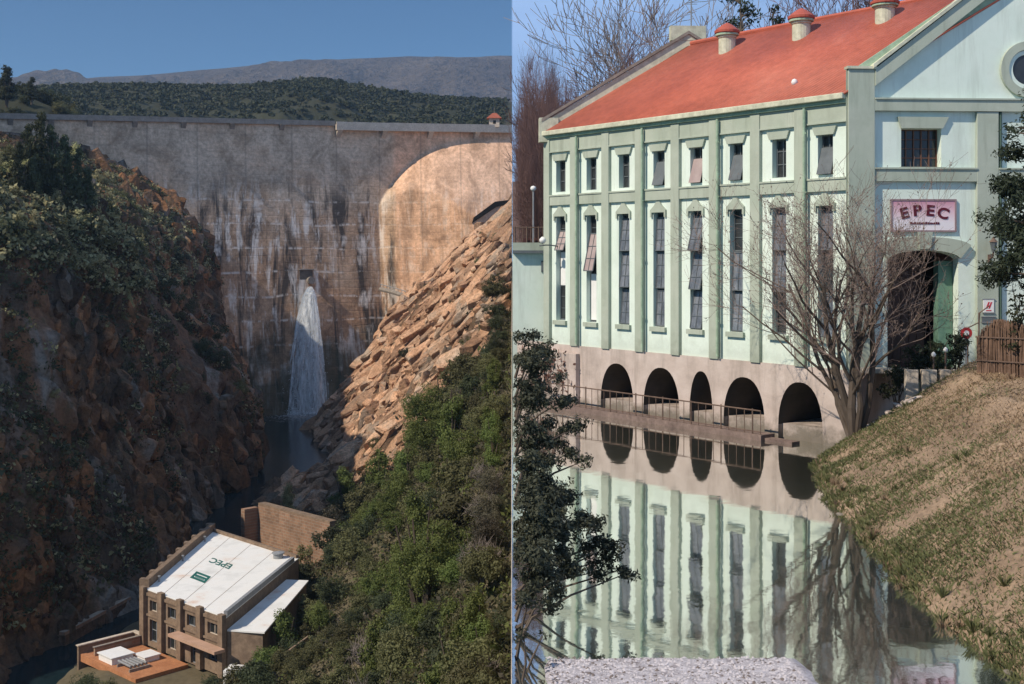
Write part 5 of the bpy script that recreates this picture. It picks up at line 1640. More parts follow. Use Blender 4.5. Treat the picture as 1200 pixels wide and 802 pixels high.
    # window with lintel
    for w in (win, win2):
        mb = MB(); gab.box(mb, w[0]+.002, w[1]-.002, w[2]+.002, w[3]-.002, -.5, -.40); o = bpart(mb, 'window', M['glass_dark'])
        mb = MB(); k = 5
        for i in range(k+1):
            s = w[0]+(w[1]-w[0]-.05)*i/k; gab.box(mb, s+.003, s+.047, w[2]+.003, w[3]-.003, -.398, -.35)
        for i in range(5):
            z = w[2]+(w[3]-w[2]-.05)*i/4; gab.box(mb, w[0]+.05, w[1]-.05, z+.004, z+.04, -.397, -.36)
        bpart(mb, 'sash', mat_noise('brown_sash', [(0.3,(.09,.045,.03)),(0.7,(.16,.08,.055))], 2, .6), o)
        a, bb = w[0], w[1]
        mb = MB(); gab.prism(mb, [(a-.02,w[3]+.003),(bb+.02,w[3]+.003),(bb+.24,w[3]+.42),(a-.16,w[3]+.42)], .003, .12); bpart(mb, 'lintel', M['sage'], o)
        mb = MB(); gab.box(mb, a-.08, bb+.08, w[2]-.12, w[2]-.003, .003, .12); bpart(mb, 'sill', M['sage'], o)
    # entrance arch trim
    mb = MB(); n = 20
    f = lambda u, k: azs+(azt-azs)*math.sqrt(max(0, 1-u*u*.96))+k
    for i in range(n):
        u0, u1 = -1.0+2.0*i/n, -1.0+2.0*(i+1)/n
        e0, e1 = c+(hw+.42)*u0, c+(hw+.42)*u1
        q = [(c+hw*u0*1.02,f(u0,.02)),(c+hw*u1*1.02,f(u1,.02)),(e1,f(u1,.50)),(e0,f(u0,.50))]
        gab.prism(mb, q, .003, .16)
    gab.prism(mb, [(c-.2,azt+.06),(c+.2,azt+.06),(c+.27,azt+.68),(c-.27,azt+.68)], .162, .24)
    bpart(mb, 'arch_trim', M['sage'])
    # deep dark entrance with a green jamb and half open timber doors
    mb = MB(); gab.box(mb, ax0+.002, ax1-.002, BZ, azt, -2.2, -2.05); bpart(mb, 'entrance_back', M['dark_hole'])
    mb = MB(); gab.box(mb, ax1-.55, ax1-.01, BZ, azs, -.9, -.46); bpart(mb, 'door_jamb', mat_noise('deep_green_paint', [(0.3,(.10,.20,.15)),(0.7,(.15,.27,.20))], 1, .7))
    mb = MB()
    door_m = mat_noise('dark_timber', [(0.3,(.05,.028,.022)),(0.7,(.11,.06,.05))], 2, .7, (1,1,.2))
    for i in range(6): gab.box(mb, ax0+.05+i*.3, ax0+.33+i*.3, BZ, azs+.1, -1.2, -1.14)
    bpart(mb, 'door', door_m)
    # drain pipe at the pilaster
    mb = MB(); mb.tube([gab.pt(B(1171),gzv(1171,131),.09), gab.pt(B(1171),BZ,.09)], .06, 8); bpart(mb, 'rain_pipe', mat_noise('dark_green_pipe', [(0.3,(.05,.09,.07)),(0.7,(.08,.13,.10))], 1, .6))
    # far gable parapet and coping (shows above the roof on the left)
    far = Frame((FA.x, FA.y), (1.0, .06))
    for sgn in (0, 1):
        q = [(-.1,EZ+.0),(GW/2,EZ+RISE),(GW/2,EZ+RISE+.55),(-.1,EZ+.55)]
        if sgn: q = [(GW-a, z) for a, z in q][::-1]
        mb = MB(); far.prism(mb, q, -.12, .28); bpart(mb, 'gable_parapet', M['cream'])
        q = [(-.25,EZ+.552),(GW/2,EZ+RISE+.552),(GW/2,EZ+RISE+.70),(-.25,EZ+.70)]
        if sgn: q = [(GW-a, z) for a, z in q][::-1]
        mb = MB(); far.prism(mb, q, -.2, .38); bpart(mb, 'coping', M['old_concrete'])
    mb = MB(); far.box(mb, GW/2-.85, GW/2+.85, EZ+RISE+.25, EZ+RISE+.95, -.14, .30); bpart(mb, 'gable_block', M['cream'])
    mb = MB(); far.box(mb, -.35, .55, EZ-.4, EZ+.75, -.15, .36); bpart(mb, 'corner_block', M['cream'])
    mb = MB(); mb.poly([far.pt(0,BZ-2,-.2), far.pt(GW,BZ-2,-.2), far.pt(GW,EZ,-.2), far.pt(GW/2,EZ+RISE,-.2), far.pt(0,EZ,-.2)]); bpart(mb, 'end_wall', M['wall_white'])
    mb = MB(); p0, p1 = gab.pt(GW,0), far.pt(GW,0); mb.quad((p0.x,p0.y,BZ-2),(p1.x,p1.y,BZ-2),(p1.x,p1.y,EZ),(p0.x,p0.y,EZ)); bpart(mb, 'rear_wall', M['wall_white'])
    # roof
    for sgn in (0, 1):
        n = 2
        e = lambda fr, s, z: Vector((fr.pt(s,0).x, fr.pt(s,0).y, z))
        a, b2 = (0.0, GW/2) if not sgn else (GW, GW/2)
        off = fac.n*.32 if not sgn else -fac.n*.32
        V = [e(gab,a,EZ+.08)+off, e(gab,b2,EZ+.08+RISE), e(far,b2,EZ+.08+RISE), e(far,a,EZ+.08)+off]
        V = [v-BO for v in V]
        L = (V[3]-V[0]).length; Wd = (V[1]-V[0]).length
        me = np_mesh('roof', [tuple(v) for v in V], [[0,1,2,3]] if not sgn else [[3,2,1,0]], M['roof_red'], uv=[(0,0),(0,Wd),(L,Wd),(L,0)])
        o = link_mesh('roof', me, bld)
        sm = o.modifiers.new('thickness', 'SOLIDIFY'); sm.thickness = .06; sm.offset = -1
    mb = MB(); mb.tube([gab.pt(GW/2,EZ+.12+RISE,-.25), far.pt(GW/2,EZ+.12+RISE,.0)], .12, 8); bpart(mb, 'ridge_cap', M['roof_red'])
    return win, door
gable()

# ventilators on the roof
def roof_point(px, py):
    """where the sight line of a photo pixel meets the canal side roof plane"""
    a = gab.pt(0, EZ+.08); b2 = gab.pt(GW/2, EZ+.08+RISE); d = BACK
    n = (b2-a).cross(Vector((d.x, d.y, 0))).normalized()
    r = Vector(((px-600)/FPX, 1, (HY-py)/FPX))
    return r*(a.dot(n)/r.dot(n))
def vents():
    for px, py, w, ytop in ((852,59,15,27), (939,43,16,10), (1037,23,17,-6)):
        p = roof_point(px, py)
        k = p.y/FPX; r = w*k*.66; H = (py-ytop)*k
        root = empty('roof_ventilator', (p.x-BO.x, p.y-BO.y, p.z-BO.z)); root.parent = bld
        mb = MB(); mb.lathe((0,0,0), [(r,-.5),(r,H*.42),(r*1.12,H*.44),(r*1.12,H*.5),(r*.95,H*.52),(r*.95,H*.60)], 20); mb.build('ventilator_base', M['cream'], root, smooth=False)
        mb = MB(); mb.lathe((0,0,0), [(r*1.30,H*.60),(r*1.48,H*.62),(r*1.50,H*.70),(r*1.1,H*.80),(r*.6,H*.92),(r*.12,H*1.0)], 20); mb.build('ventilator_cap', M['roof_red'] if False else mat_noise('red_cap', [(0.3,(.34,.075,.05)),(0.7,(.46,.12,.08))], 2, .6), root)
        mb = MB(); mb.lathe((0,0,0), [(r*1.2,H*.505),(r*1.36,H*.52),(r*1.36,H*.595)], 20); mb.build('ventilator_louvre', M['sage_dark'], root)
    p = roof_point(931, 104)
    root = empty('roof_lamp', tuple(p)); tag(root, 'tiny white lamp standing on the red roof near the gutter', 'lamp')
    mb = MB(); mb.lathe((0,0,0), [(.03,0),(.03,.12),(.10,.14),(.13,.25),(.09,.34),(.02,.38)], 12); mb.build('lamp_body', M['white_paint'], root, smooth=True)
    mb = MB(); mb.lathe((0,0,-.04), [(.08,0),(.08,.05)], 10); mb.build('base', M['steel'], root)
vents()

# ---- signs and fittings on the gable
def signs():
    sx0, sx1 = gs(1045), gs(1118); z0, z1 = gzv(1080,270), gzv(1080,235.5)
    c = gab.pt((sx0+sx1)/2, (z0+z1)/2, .05); W, Hh = sx1-sx0, z1-z0
    root = empty('entrance_sign', c); tag(root, 'pink and white name board with dark red letters above the entrance arch', 'sign')
    m4 = Matrix(((gab.u.x, gab.n.x, 0, 0), (gab.u.y, gab.n.y, 0, 0), (0, 0, 1, 0), (0,0,0,1)))
    m, nt, b = new_mat('sign_face')
    tc = nt.nodes.new("ShaderNodeTexCoord"); sp = nt.nodes.new("ShaderNodeSeparateXYZ"); nt.links.new(tc.outputs["Object"], sp.inputs[0])
    cc = ramp(nt, mrange(nt, sp.outputs[2], -Hh/2, Hh/2), [(0.25,(.80,.76,.80)),(0.6,(.76,.55,.62)),(0.95,(.60,.30,.38))])
    nt.links.new(cc, b.inputs["Base Color"]); b.inputs["Roughness"].default_value = .6
    mb = MB(); mb.box(-W/2, W/2, -.04, .012, -Hh/2, Hh/2); me = mb.mesh('board', m); me.transform(m4); link_mesh('board', me, root)
    mb = MB(); t = .06
    for a in ((-W/2-t, W/2+t, Hh/2+.001, Hh/2+t), (-W/2-t, W/2+t, -Hh/2-t, -Hh/2-.001)): mb.box(a[0], a[1], -.04, .035, a[2], a[3])
    for a in ((-W/2-t, -W/2-.001), (W/2+.001, W/2+t)): mb.box(a[0], a[1], -.04, .034, -Hh/2, Hh/2)
    me = mb.mesh('sign_frame', mat_noise('sign_frame', [(0.3,(.25,.17,.18)),(0.7,(.34,.25,.26))], 2, .6)); me.transform(m4); link_mesh('sign_frame', me, root)
    red = mat_noise('dark_red_letters', [(0.3,(.09,.008,.02)),(0.7,(.13,.015,.03))], 2, .6)
    V, F = [], []
    rot = Matrix(((1,0,0,0),(0,0,1,0),(0,1,0,0),(0,0,0,1)))
    xs = np.linspace(-W*.31, W*.31, 4)
    mbl = MB()
    for ch, x in zip('EPEC', xs):
        me = text_mesh('letter', ch, Hh*.50, red, .008, .018)
        a = -x/(W*.31)*.26
        me.transform(Matrix.Translation((x, Hh*.16-abs(x)**2/(W*.31)**2*Hh*.10, 0)) @ Matrix.Rotation(a, 4, 'Z') @ Matrix.Scale(1.15, 4, (1,0,0)))
        i0 = len(mbl.v)
        mbl.v += [tuple(v.co) for v in me.vertices]; mbl.f += [tuple(i0+i for i in p.vertices) for p in me.polygons]
        bpy.data.meshes.remove(me)
    # the small line underneath, too small to read
    rr = random.Random(2); x = -W*.22
    while x < W*.24:
        w = rr.uniform(.03, .075); mbl.box(x, x+w, -Hh*.30, -Hh*.30+rr.uniform(.06, .09), -.008, .008); x += w+.025
    me = mbl.mesh('lettering', red)
    me.transform(m4 @ Matrix.Translation((0, .022, 0)) @ rot)
    link_mesh('lettering', me, root)
    # small notice with red strokes and the dark plate below
    def plate(px0, px1, py0, py1, name, mm, label, cat, d=.17):
        a, bb = gs(px0), gs(px1); zz0, zz1 = gzv(px0,py1), gzv(px0,py0)
        root = empty(name, gab.pt((a+bb)/2, zz0, d)); off = Vector(root.location); tag(root, label, cat)
        mb = MB(); gab.box(mb, a, bb, zz0, zz1, d, d+.03); mb.v = [tuple(Vector(v)-off) for v in mb.v]; mb.build('board', mm, root, bevel=.006)
        mb = MB(); gab.box(mb, a-.03, bb+.03, zz0-.03, zz0-.001, d, d+.04); gab.box(mb, a-.03, bb+.03, zz1+.001, zz1+.03, d, d+.04); mb.v = [tuple(Vector(v)-off) for v in mb.v]; mb.build('edge_strip', M['steel'], root)
        return root, a, bb, zz0, zz1, off
    root, a, bb, q0, q1, off = plate(1149.5,1162,351,366,'notice_board',M['white_paint'],'small white notice with red strokes on the green pilaster right of the entrance','sign')
    mb = MB()
    w = bb-a; h = q1-q0
    for t in (.34, .58): gab.prism(mb, [(a+w*t-.05,q0+h*.3),(a+w*t+.01,q0+h*.3),(a+w*t+.10,q0+h*.8),(a+w*t+.04,q0+h*.8)], .201, .206)
    gab.box(mb, a+w*.25, a+w*.75, q0+h*.1, q0+h*.18, .201, .206)
    mb.v = [tuple(Vector(v)-off) for v in mb.v]; mb.build('red_strokes', mat_noise('red_ink', [(0.3,(.5,.03,.05)),(0.7,(.58,.05,.07))], 2, .6), root)
    plate(1148,1163,371.5,377,'name_plate',M['sash_grey'],'narrow dark plate just below the small white notice on the pilaster','plate')
    # lantern on the pilaster
    p = gab.pt(gs(1157), gzv(1157,300), .17); root = empty('wall_lantern', p); tag(root, 'dark lantern on a bracket high on the green pilaster beside the entrance', 'lantern')
    mb = MB(); mb.tube([(0,0,-.1), Vector(gab.n)*.25+Vector((0,0,-.05)), Vector(gab.n)*.32+Vector((0,0,.15))], .03, 6); mb.box(-.06,.06,-.02,.02,-.25,.05); mb.build('bracket', M['rail'], root)
    cc = Vector(gab.n)*.32
    mb = MB(); mb.lathe((cc.x,cc.y,.15), [(.07,0),(.13,.30),(.13,.34)], 8); mb.build('lantern_glass', M['sash_grey'], root)
    mb = MB(); mb.lathe((cc.x,cc.y,.495), [(.17,0),(.06,.12),(.02,.2)], 8); mb.build('lantern_roof', M['rail'], root)
    # thin handrail by the door on the right
    root = empty('entrance_railing', gab.pt(gs(1139), BZ, .5)); off = Vector(root.location); tag(root, 'thin dark angled handrail beside the entrance, in front of the notice', 'railing')
    mb = MB(); mb.tube([gab.pt(gs(1127),BZ+1.55,.5)-off, gab.pt(gs(1140),BZ+1.75,.5)-off, gab.pt(gs(1141),BZ+2.1,.5)-off, gab.pt(gs(1152),BZ+2.35,.5)-off], .025, 6); mb.build('handrail', M['rail'], root)
    for px, h in ((1127,1.55),(1140,2.1)):
        mb = MB(); mb.tube([gab.pt(gs(px),BZ,.5)-off, gab.pt(gs(px),BZ+h,.5)-off], .025, 6); mb.build('post', M['rail'], root)
    # lamp on a curved arm at the far end of the facade
    p = fac.pt(BAY*.42, BZ+4.6, .0); root = empty('bracket_lamp', p); tag(root, 'white lamp on a bracket at the far end of the long green facade', 'lamp')
    n = fac.n; u = -fac.u
    mb = MB(); mb.tube([Vector((0,0,0)), n*.5+Vector((0,0,.05)), n*.8+Vector((0,0,.05)), n*.9+u*.3+Vector((0,0,.02))], .03, 6); mb.build('arm', M['sash_grey'], root)
    c2 = n*.95
    mb = MB(); mb.lathe((c2.x,c2.y,.1), [(.05,0),(.16,.12),(.16,.22),(.05,.34)], 12); mb.build('lamp_head', M['white_paint'], root, smooth=True)
signs()

# ------------------------------------------------------------------ canal, walkway, bank
M['canal'], nt, b = new_mat('canal_water')
b.inputs["Base Color"].default_value = (.085,.10,.075,1); b.inputs["Roughness"].default_value = .25
gl = nt.nodes.new("ShaderNodeBsdfGlossy"); gl.inputs[0].default_value = (.95,.96,.94,1); gl.inputs[1].default_value = .035
wv = noise_node(nt, 0.55, 3, 0.5, (1,1.0,1)); w2 = noise_node(nt, 3.5, 3, 0.6, (1,1,1))
h = math_node(nt, 'ADD', wv, math_node(nt, 'MULTIPLY', w2, 0.12))
bn = nt.nodes.new("ShaderNodeBump"); bn.inputs["Strength"].default_value = .065; bn.inputs["Distance"].default_value = .10; nt.links.new(h, bn.inputs["Height"])
nt.links.new(bn.outputs[0], gl.inputs["Normal"]); nt.links.new(bn.outputs[0], b.inputs["Normal"])
fr = nt.nodes.new("ShaderNodeLayerWeight"); fr.inputs[0].default_value = .28
mx = nt.nodes.new("ShaderNodeMixShader"); nt.links.new(mrange(nt, fr.outputs["Fresnel"], 0.0, 0.6, 0.70, 0.97), mx.inputs[0])
out = [n for n in nt.nodes if n.type == 'OUTPUT_MATERIAL'][0]
nt.links.new(b.outputs[0], mx.inputs[1]); nt.links.new(gl.outputs[0], mx.inputs[2]); nt.links.new(mx.outputs[0], out.inputs[0])
mb = MB(); mb.quad((0,8,WZ),(16,8,WZ),(16,62,WZ),(0,62,WZ)); o = mb.build('canal_water', M['canal']); tag(o, kind='structure')

def canal_wall():
    root = empty('canal_wall', (0, 30, WZ-5)); off = Vector(root.location)
    tag(root, 'thin upright concrete wall holding the canal water back on its left side', 'wall')
    mb = MB(); mb.prism([Vector((-.012,8,-16))-off, Vector((0.0,8,-16))-off, Vector((0.0,62,-16))-off, Vector((-.03,62,-16))-off], (0,0,16+WZ+.12)); mb.build('wall', M['pale_concrete'], root)
    mb = MB(); mb.prism([Vector((-.03,62.01,-18))-off, Vector((0.0,62.01,-18))-off, Vector((0.0,200,-18))-off, Vector((-.06,200,-18))-off], (0,0,18+BZ)); mb.build('upper_wall', M['pale_concrete'], root)
canal_wall()

def walkway():
    root = empty('canal_walkway', fac.pt(8, WZ, .7)); off = Vector(root.location)
    tag(root, 'narrow brown walkway just above the water along the arches, with a thin railing', 'walkway')
    S0, S1 = .75, (fac_xy(915)-FA).length
    def bx(*a, name='slab', m=None, par=None):
        mb = MB(); fac.box(mb, *a); mb.v = [tuple(Vector(q)-off) for q in mb.v]; return mb.build(name, m or M['walk'], par or root)
    bx(S0, S1, WZ-.35, WZ+.22, .36, 1.15)
    bx(S1+.002, S1+1.3, WZ-.2, WZ+.10, .5, .95, name='step')
    for k in range(7):
        s = S0+.3+k*(S1-S0-.6)/6; bx(s, s+.35, WZ-1.4, WZ-.352, .4, 1.05, name='pier')
    n = 34
    for k in range(n):
        s = S0+.1+k*(S1-S0-.2)/(n-1)
        mb = MB(); r = .028 if k % 4 == 0 else .014
        mb.tube([fac.pt(s,WZ+.2,1.05)-off, fac.pt(s,WZ+1.12+(.06 if k % 4 == 0 else 0),1.05)-off], r, 6); mb.build('post' if k % 4 == 0 else 'baluster', M['rail'], root)
    for z, r in ((1.12, .028), (.32, .016)):
        mb = MB(); mb.tube([fac.pt(S0+.1,WZ+z,1.05)-off, fac.pt(S1-.1,WZ+z,1.05)-off], r, 6); mb.build('rail', M['rail'], root)
walkway()

def shore_x(Y): return np.interp(Y, [8,14,20,22,24.5,28.8,33.8,37,40,43,46], [8.6,8.4,8.2,7.9,7.9,8.2,8.75,9.3,9.95,11.2,12.4])
def bank_z(X, Y):
    d = X-shore_x(Y)
    wob = .5*fbm(Y*.35, X*.05, 13, 3)
    d = d + wob
    z = WZ-.25 + np.where(d > 0, .32*np.minimum(d, .5)/.5 + .62*np.maximum(d-.25, 0), 1.1*d)
    plate = BZ + .12 + .22*fbm(X*.2, Y*.2, 3, 3) + .05*np.maximum(0, X-12)
    z = np.where(z < plate, z, plate) + 0
    k = np.clip((plate-z)/.8, 0, 1)
    z = z - .12*(1-k)*k*4*.5
    return z + (.20*fbm(X*.55, Y*.55, 23, 4) + .07*fbm(X*2.4, Y*2.4, 33, 3))*np.clip((X-shore_x(Y)+.6)/1.2, .25, 1)
def bank():
    m, nt, b = new_mat('bank_earth')
    geo = nt.nodes.new("ShaderNodeNewGeometry"); v = geo.outputs["Position"]
    c = ramp(nt, noise_node(nt, .45, 5, .65, vec=v), [(.3,(.19,.13,.085)),(.5,(.29,.205,.14)),(.72,(.40,.29,.205))])
    c = mixc(nt, 1.0, c, ramp(nt, noise_node(nt, 9, 4, .7, vec=v), [(.3,(.6,.6,.6)),(.7,(1.25,1.25,1.2))]), 'MULTIPLY')
    nt.links.new(c, b.inputs["Base Color"]); b.inputs["Roughness"].default_value = .95
    bump(nt, b, noise_node(nt, 12, 4, .7, vec=v), .6, .05)
    xs = np.r_[np.linspace(6.2, 20, 190), np.linspace(20.4, 60, 40)]; ys = np.linspace(10, 43.2, 260)
    XX, YY = np.meshgrid(xs, ys, indexing='ij')
    Z = bank_z(XX, YY)
    o = link_mesh('grassy_bank', np_mesh('grassy_bank', np.stack([XX.ravel(), YY.ravel(), Z.ravel()], 1), grid_faces(len(xs), len(ys)), m, smooth=True)); tag(o, kind='structure')
    # grass: mostly dry, greener along the water
    rng = np.random.default_rng(3)
    n = 210000
    Y = 15 + 28*rng.random(n)**1.0; X = shore_x(Y) + .05 + 14*rng.random(n)**1.8
    keep = (X < .46*Y+2)
    X, Y = X[keep], Y[keep]
    den = fbm(X*.7, Y*.7, 55, 3)
    k = rng.random(len(X)) < np.clip(.62+den*1.1, .12, 1); X, Y = X[k], Y[k]
    Z = bank_z(X, Y)
    d = X-shore_x(Y)
    g = np.clip(1.5-d/3.4 + np.clip((Y-30)/14,0,1)*np.clip(1.2-d/5,0,1)*.8 + .9*fbm(X*.5, Y*.45, 66, 3) + .35*fbm(X*2, Y*2, 67, 2), 0, 1)
    nb = len(X)
    hgt = (.035+.07*rng.random(nb))*(1+.7*np.clip(1-d/1.2, 0, 1)); wd = .010+.010*rng.random(nb)
    a = rng.uniform(0, 2*np.pi, nb); lean = rng.normal(size=(nb, 2))*.06
    base = np.stack([X, Y, Z-.01], 1); side = np.stack([np.cos(a)*wd, np.sin(a)*wd, np.zeros(nb)], 1)
    tip = base + np.c_[lean, hgt]; mid = base + np.c_[lean*.35, hgt*.6]
    V = np.stack([base-side, base+side, mid+side*.7, tip], 1).reshape(-1, 3)
    F = np.arange(4*nb).reshape(nb, 4)
    dry = mat_leaf('dry_grass', (.24,.165,.105), (.47,.35,.235), 1.0, .25, 0.0); grn = mat_leaf('green_grass', (.10,.115,.04), (.21,.215,.10), 1.0, .25, 0.0)
    me = np_mesh('bank_grass', V, F, [dry, grn])
    me.polygons.foreach_set("material_index", (rng.random(nb) < g*.92).astype(np.int32)); me.update()
    tag(link_mesh('bank_grass', me), 'short dry tan grass turning green towards the canal edge', 'grass', kind='stuff')
    # stones at the water edge and by the tree
    protos = []
    for s in range(3):
        r2 = np.random.default_rng(s); mb = MB(); mb.lathe((0,0,0), [(.2,-.35),(.8,-.2),(1,.05),(.75,.35),(.25,.5)], 9)
        mb.v = [tuple(np.array(v)*(1+r2.uniform(-.18,.18,3))) for v in mb.v]; protos.append(mb.mesh('bank_stone', M['stone_pink'], smooth=False))
    rr = random.Random(8)
    for k in range(46):
        if k < 26: Yv = rr.uniform(18, 41); x = float(shore_x(Yv))+rr.uniform(-.25, .35); sc = rr.uniform(.06, .16); lab, g2 = 'small stone lying at the water line of the grassy bank', 'stones at the water line'
        else:
            p = P(rr.uniform(1012, 1075), rr.uniform(455, 500), 40.5); x, Yv = p.x, 40.5+rr.uniform(-1.2, 1.2); sc = rr.uniform(.10, .26); lab, g2 = 'pale stone on top of the bank beside the bare tree', 'stones beside the bare tree'
        o = link_mesh('bank_stone', protos[k % 3]); z = float(bank_z(np.array([x]), np.array([Yv]))[0])
        o.location = (x, Yv, z+.05*sc); o.scale = (sc*rr.uniform(.8,1.6), sc, sc*.8); o.rotation_euler = (rr.uniform(-.3,.3), rr.uniform(-.3,.3), rr.uniform(0,6))
        tag(o, lab, 'stone', g2)
    # taller weeds standing in the short grass
    tp = []
    for q in range(4):
        n = 46; a = rng.uniform(0, 2*np.pi, n); r0 = .05*rng.random(n); h = .14+.24*rng.random(n); ln = .05+.17*rng.random(n)
        base = np.stack([r0*np.cos(a), r0*np.sin(a), np.full(n, -.03)], 1); d = np.stack([np.cos(a)*ln, np.sin(a)*ln, h], 1); sd = np.stack([-np.sin(a), np.cos(a), 0*a], 1)*.009
        V = np.stack([base-sd, base+sd, base+d*np.array([.5,.5,.7])+sd*.7, base+d], 1).reshape(-1, 3)
        tp.append(np_mesh('weed_tuft', V, np.arange(4*n).reshape(n, 4), grn if q % 2 else dry))
    rw = random.Random(31)
    for k in range(90):
        Yv = rw.uniform(18, 41); edge = rw.random() < .72
        x = float(shore_x(Yv)) + (rw.uniform(.05, .6) if edge else rw.uniform(.5, 9)*rw.random()); z = float(bank_z(np.array([x]), np.array([Yv]))[0])
        o = link_mesh('weed_tuft', tp[k % 4]); sc = rw.uniform(.4, .85); o.location = (x, Yv, z); o.scale = (sc,)*3; o.rotation_euler = (0, 0, rw.uniform(0, 6.28))
        tag(o, ('green' if k % 2 else 'dry tan')+' weed tuft '+('overhanging the water edge of the grassy bank' if edge else 'standing in the short grass higher up the bank'), 'weed',
            ('green' if k % 2 else 'dry')+' weed tufts '+('at the water edge' if edge else 'up the bank'))
    # gravel shoal in the foreground
    xs = np.linspace(.02, 6.9, 150); ys = np.linspace(12, 21.4, 120)
    XX, YY = np.meshgrid(xs, ys, indexing='ij')
    lim = 20.75 + .12*fbm(XX*.9, XX*0, 4, 3); rl = 4.95+.15*fbm(YY, YY*0, 5, 3); ll = .85+.4*fbm(YY*.5, YY*0, 6, 2)
    dd = np.minimum(np.minimum((lim-YY), (rl-XX)*.8), (XX-ll)*.5)
    Z = WZ + np.clip(dd*.5, -.3, .06) + .012*fbm(XX*6, YY*6, 7, 3)
    gm = mat_noise('pale_gravel', [(.30,(.20,.17,.17)),(.45,(.40,.37,.38)),(.7,(.56,.53,.55))], 7.0, .95, bmp=.6, bdist=.03, fine=22)
    o = link_mesh('gravel_bed', np_mesh('gravel_bed', np.stack([XX.ravel(), YY.ravel(), Z.ravel()], 1), grid_faces(150, 120), gm, smooth=True)); tag(o, kind='structure')
    n = 5000; r3 = np.random.default_rng(21)
    X = .6+4.2*r3.random(n); Y = 17+3.65*r3.random(n)
    s = (.012+.03*r3.random(n)**2)[:, None]
    base = np.stack([X, Y, np.full(n, WZ+.062)], 1)
    oc = np.array([(1,0,0),(0,1,0),(-1,0,0),(0,-1,0),(0,0,.7)])
    V = (base[:, None]+oc[None]*s[:, None]*(1+.5*r3.normal(size=(n,5,1))*.4)).reshape(-1, 3)
    q = np.array([(0,1,4),(1,2,4),(2,3,4),(3,0,4)]); F = (np.arange(n)[:, None, None]*5+q[None]).reshape(-1, 3)
    pm = [mat_noise('pebble_pale', [(.3,(.45,.42,.43)),(.7,(.6,.56,.57))], 3, .9), mat_noise('pebble_dark', [(.3,(.12,.10,.09)),(.7,(.22,.18,.16))], 3, .9)]
    me = np_mesh('shoal_pebbles', V, F, pm); me.polygons.foreach_set("material_index", np.repeat((r3.random(n) < .18).astype(np.int32), 4)); me.update()
    tag(link_mesh('shoal_pebbles', me), 'pale and dark pebbles strewn over the gravel shoal', 'pebbles', kind='stuff')
bank()

# ground behind and beside the building
mb = MB()
pA = fac.pt(-2.5, 0, 0.05); pB = fac.pt(FL+.4, 0, .05)
V = [(0,62.0),(0,200),(0,900),(700,900),(700,43.1),(pB.x,43.1),(pA.x,62.0)]
mb.poly([(x, y, BZ-.02) for x, y in V]); o = mb.build('yard_ground', mat_noise('yard_ground', [(.3,(.20,.15,.11)),(.7,(.30,.23,.17))], .4, .95, fine=3)); tag(o, kind='structure')
mb = MB(); mb.prism([(pB.x,42.4,BZ-.02),(40,42.4,BZ-.02),(40,43.1,BZ-.02),(pB.x,43.1,BZ-.02)], (0,0,.14)); o = mb.build('entrance_pavement', M['pale_concrete']); tag(o, kind='structure')

n1, n2 = 30, 60
hx = np.linspace(.05, 60, n1); hy = np.linspace(72, 190, n2)
HXX, HYY = np.meshgrid(hx, hy, indexing='ij')
HZ = BZ-.5+13*np.clip((HYY-80)/60, 0, 1)**1.2*np.clip(1.15-HXX/60, 0, 1)+1.0*fbm(HXX*.1, HYY*.1, 44, 4)
o = link_mesh('wooded_rise', np_mesh('wooded_rise', np.stack([HXX.ravel(), HYY.ravel(), HZ.ravel()], 1), grid_faces(n1, n2)[:, ::-1], mat_noise('leaf_litter', [(.3,(.09,.055,.045)),(.7,(.17,.11,.09))], .3, .95, fine=2), smooth=True)); tag(o, kind='structure')

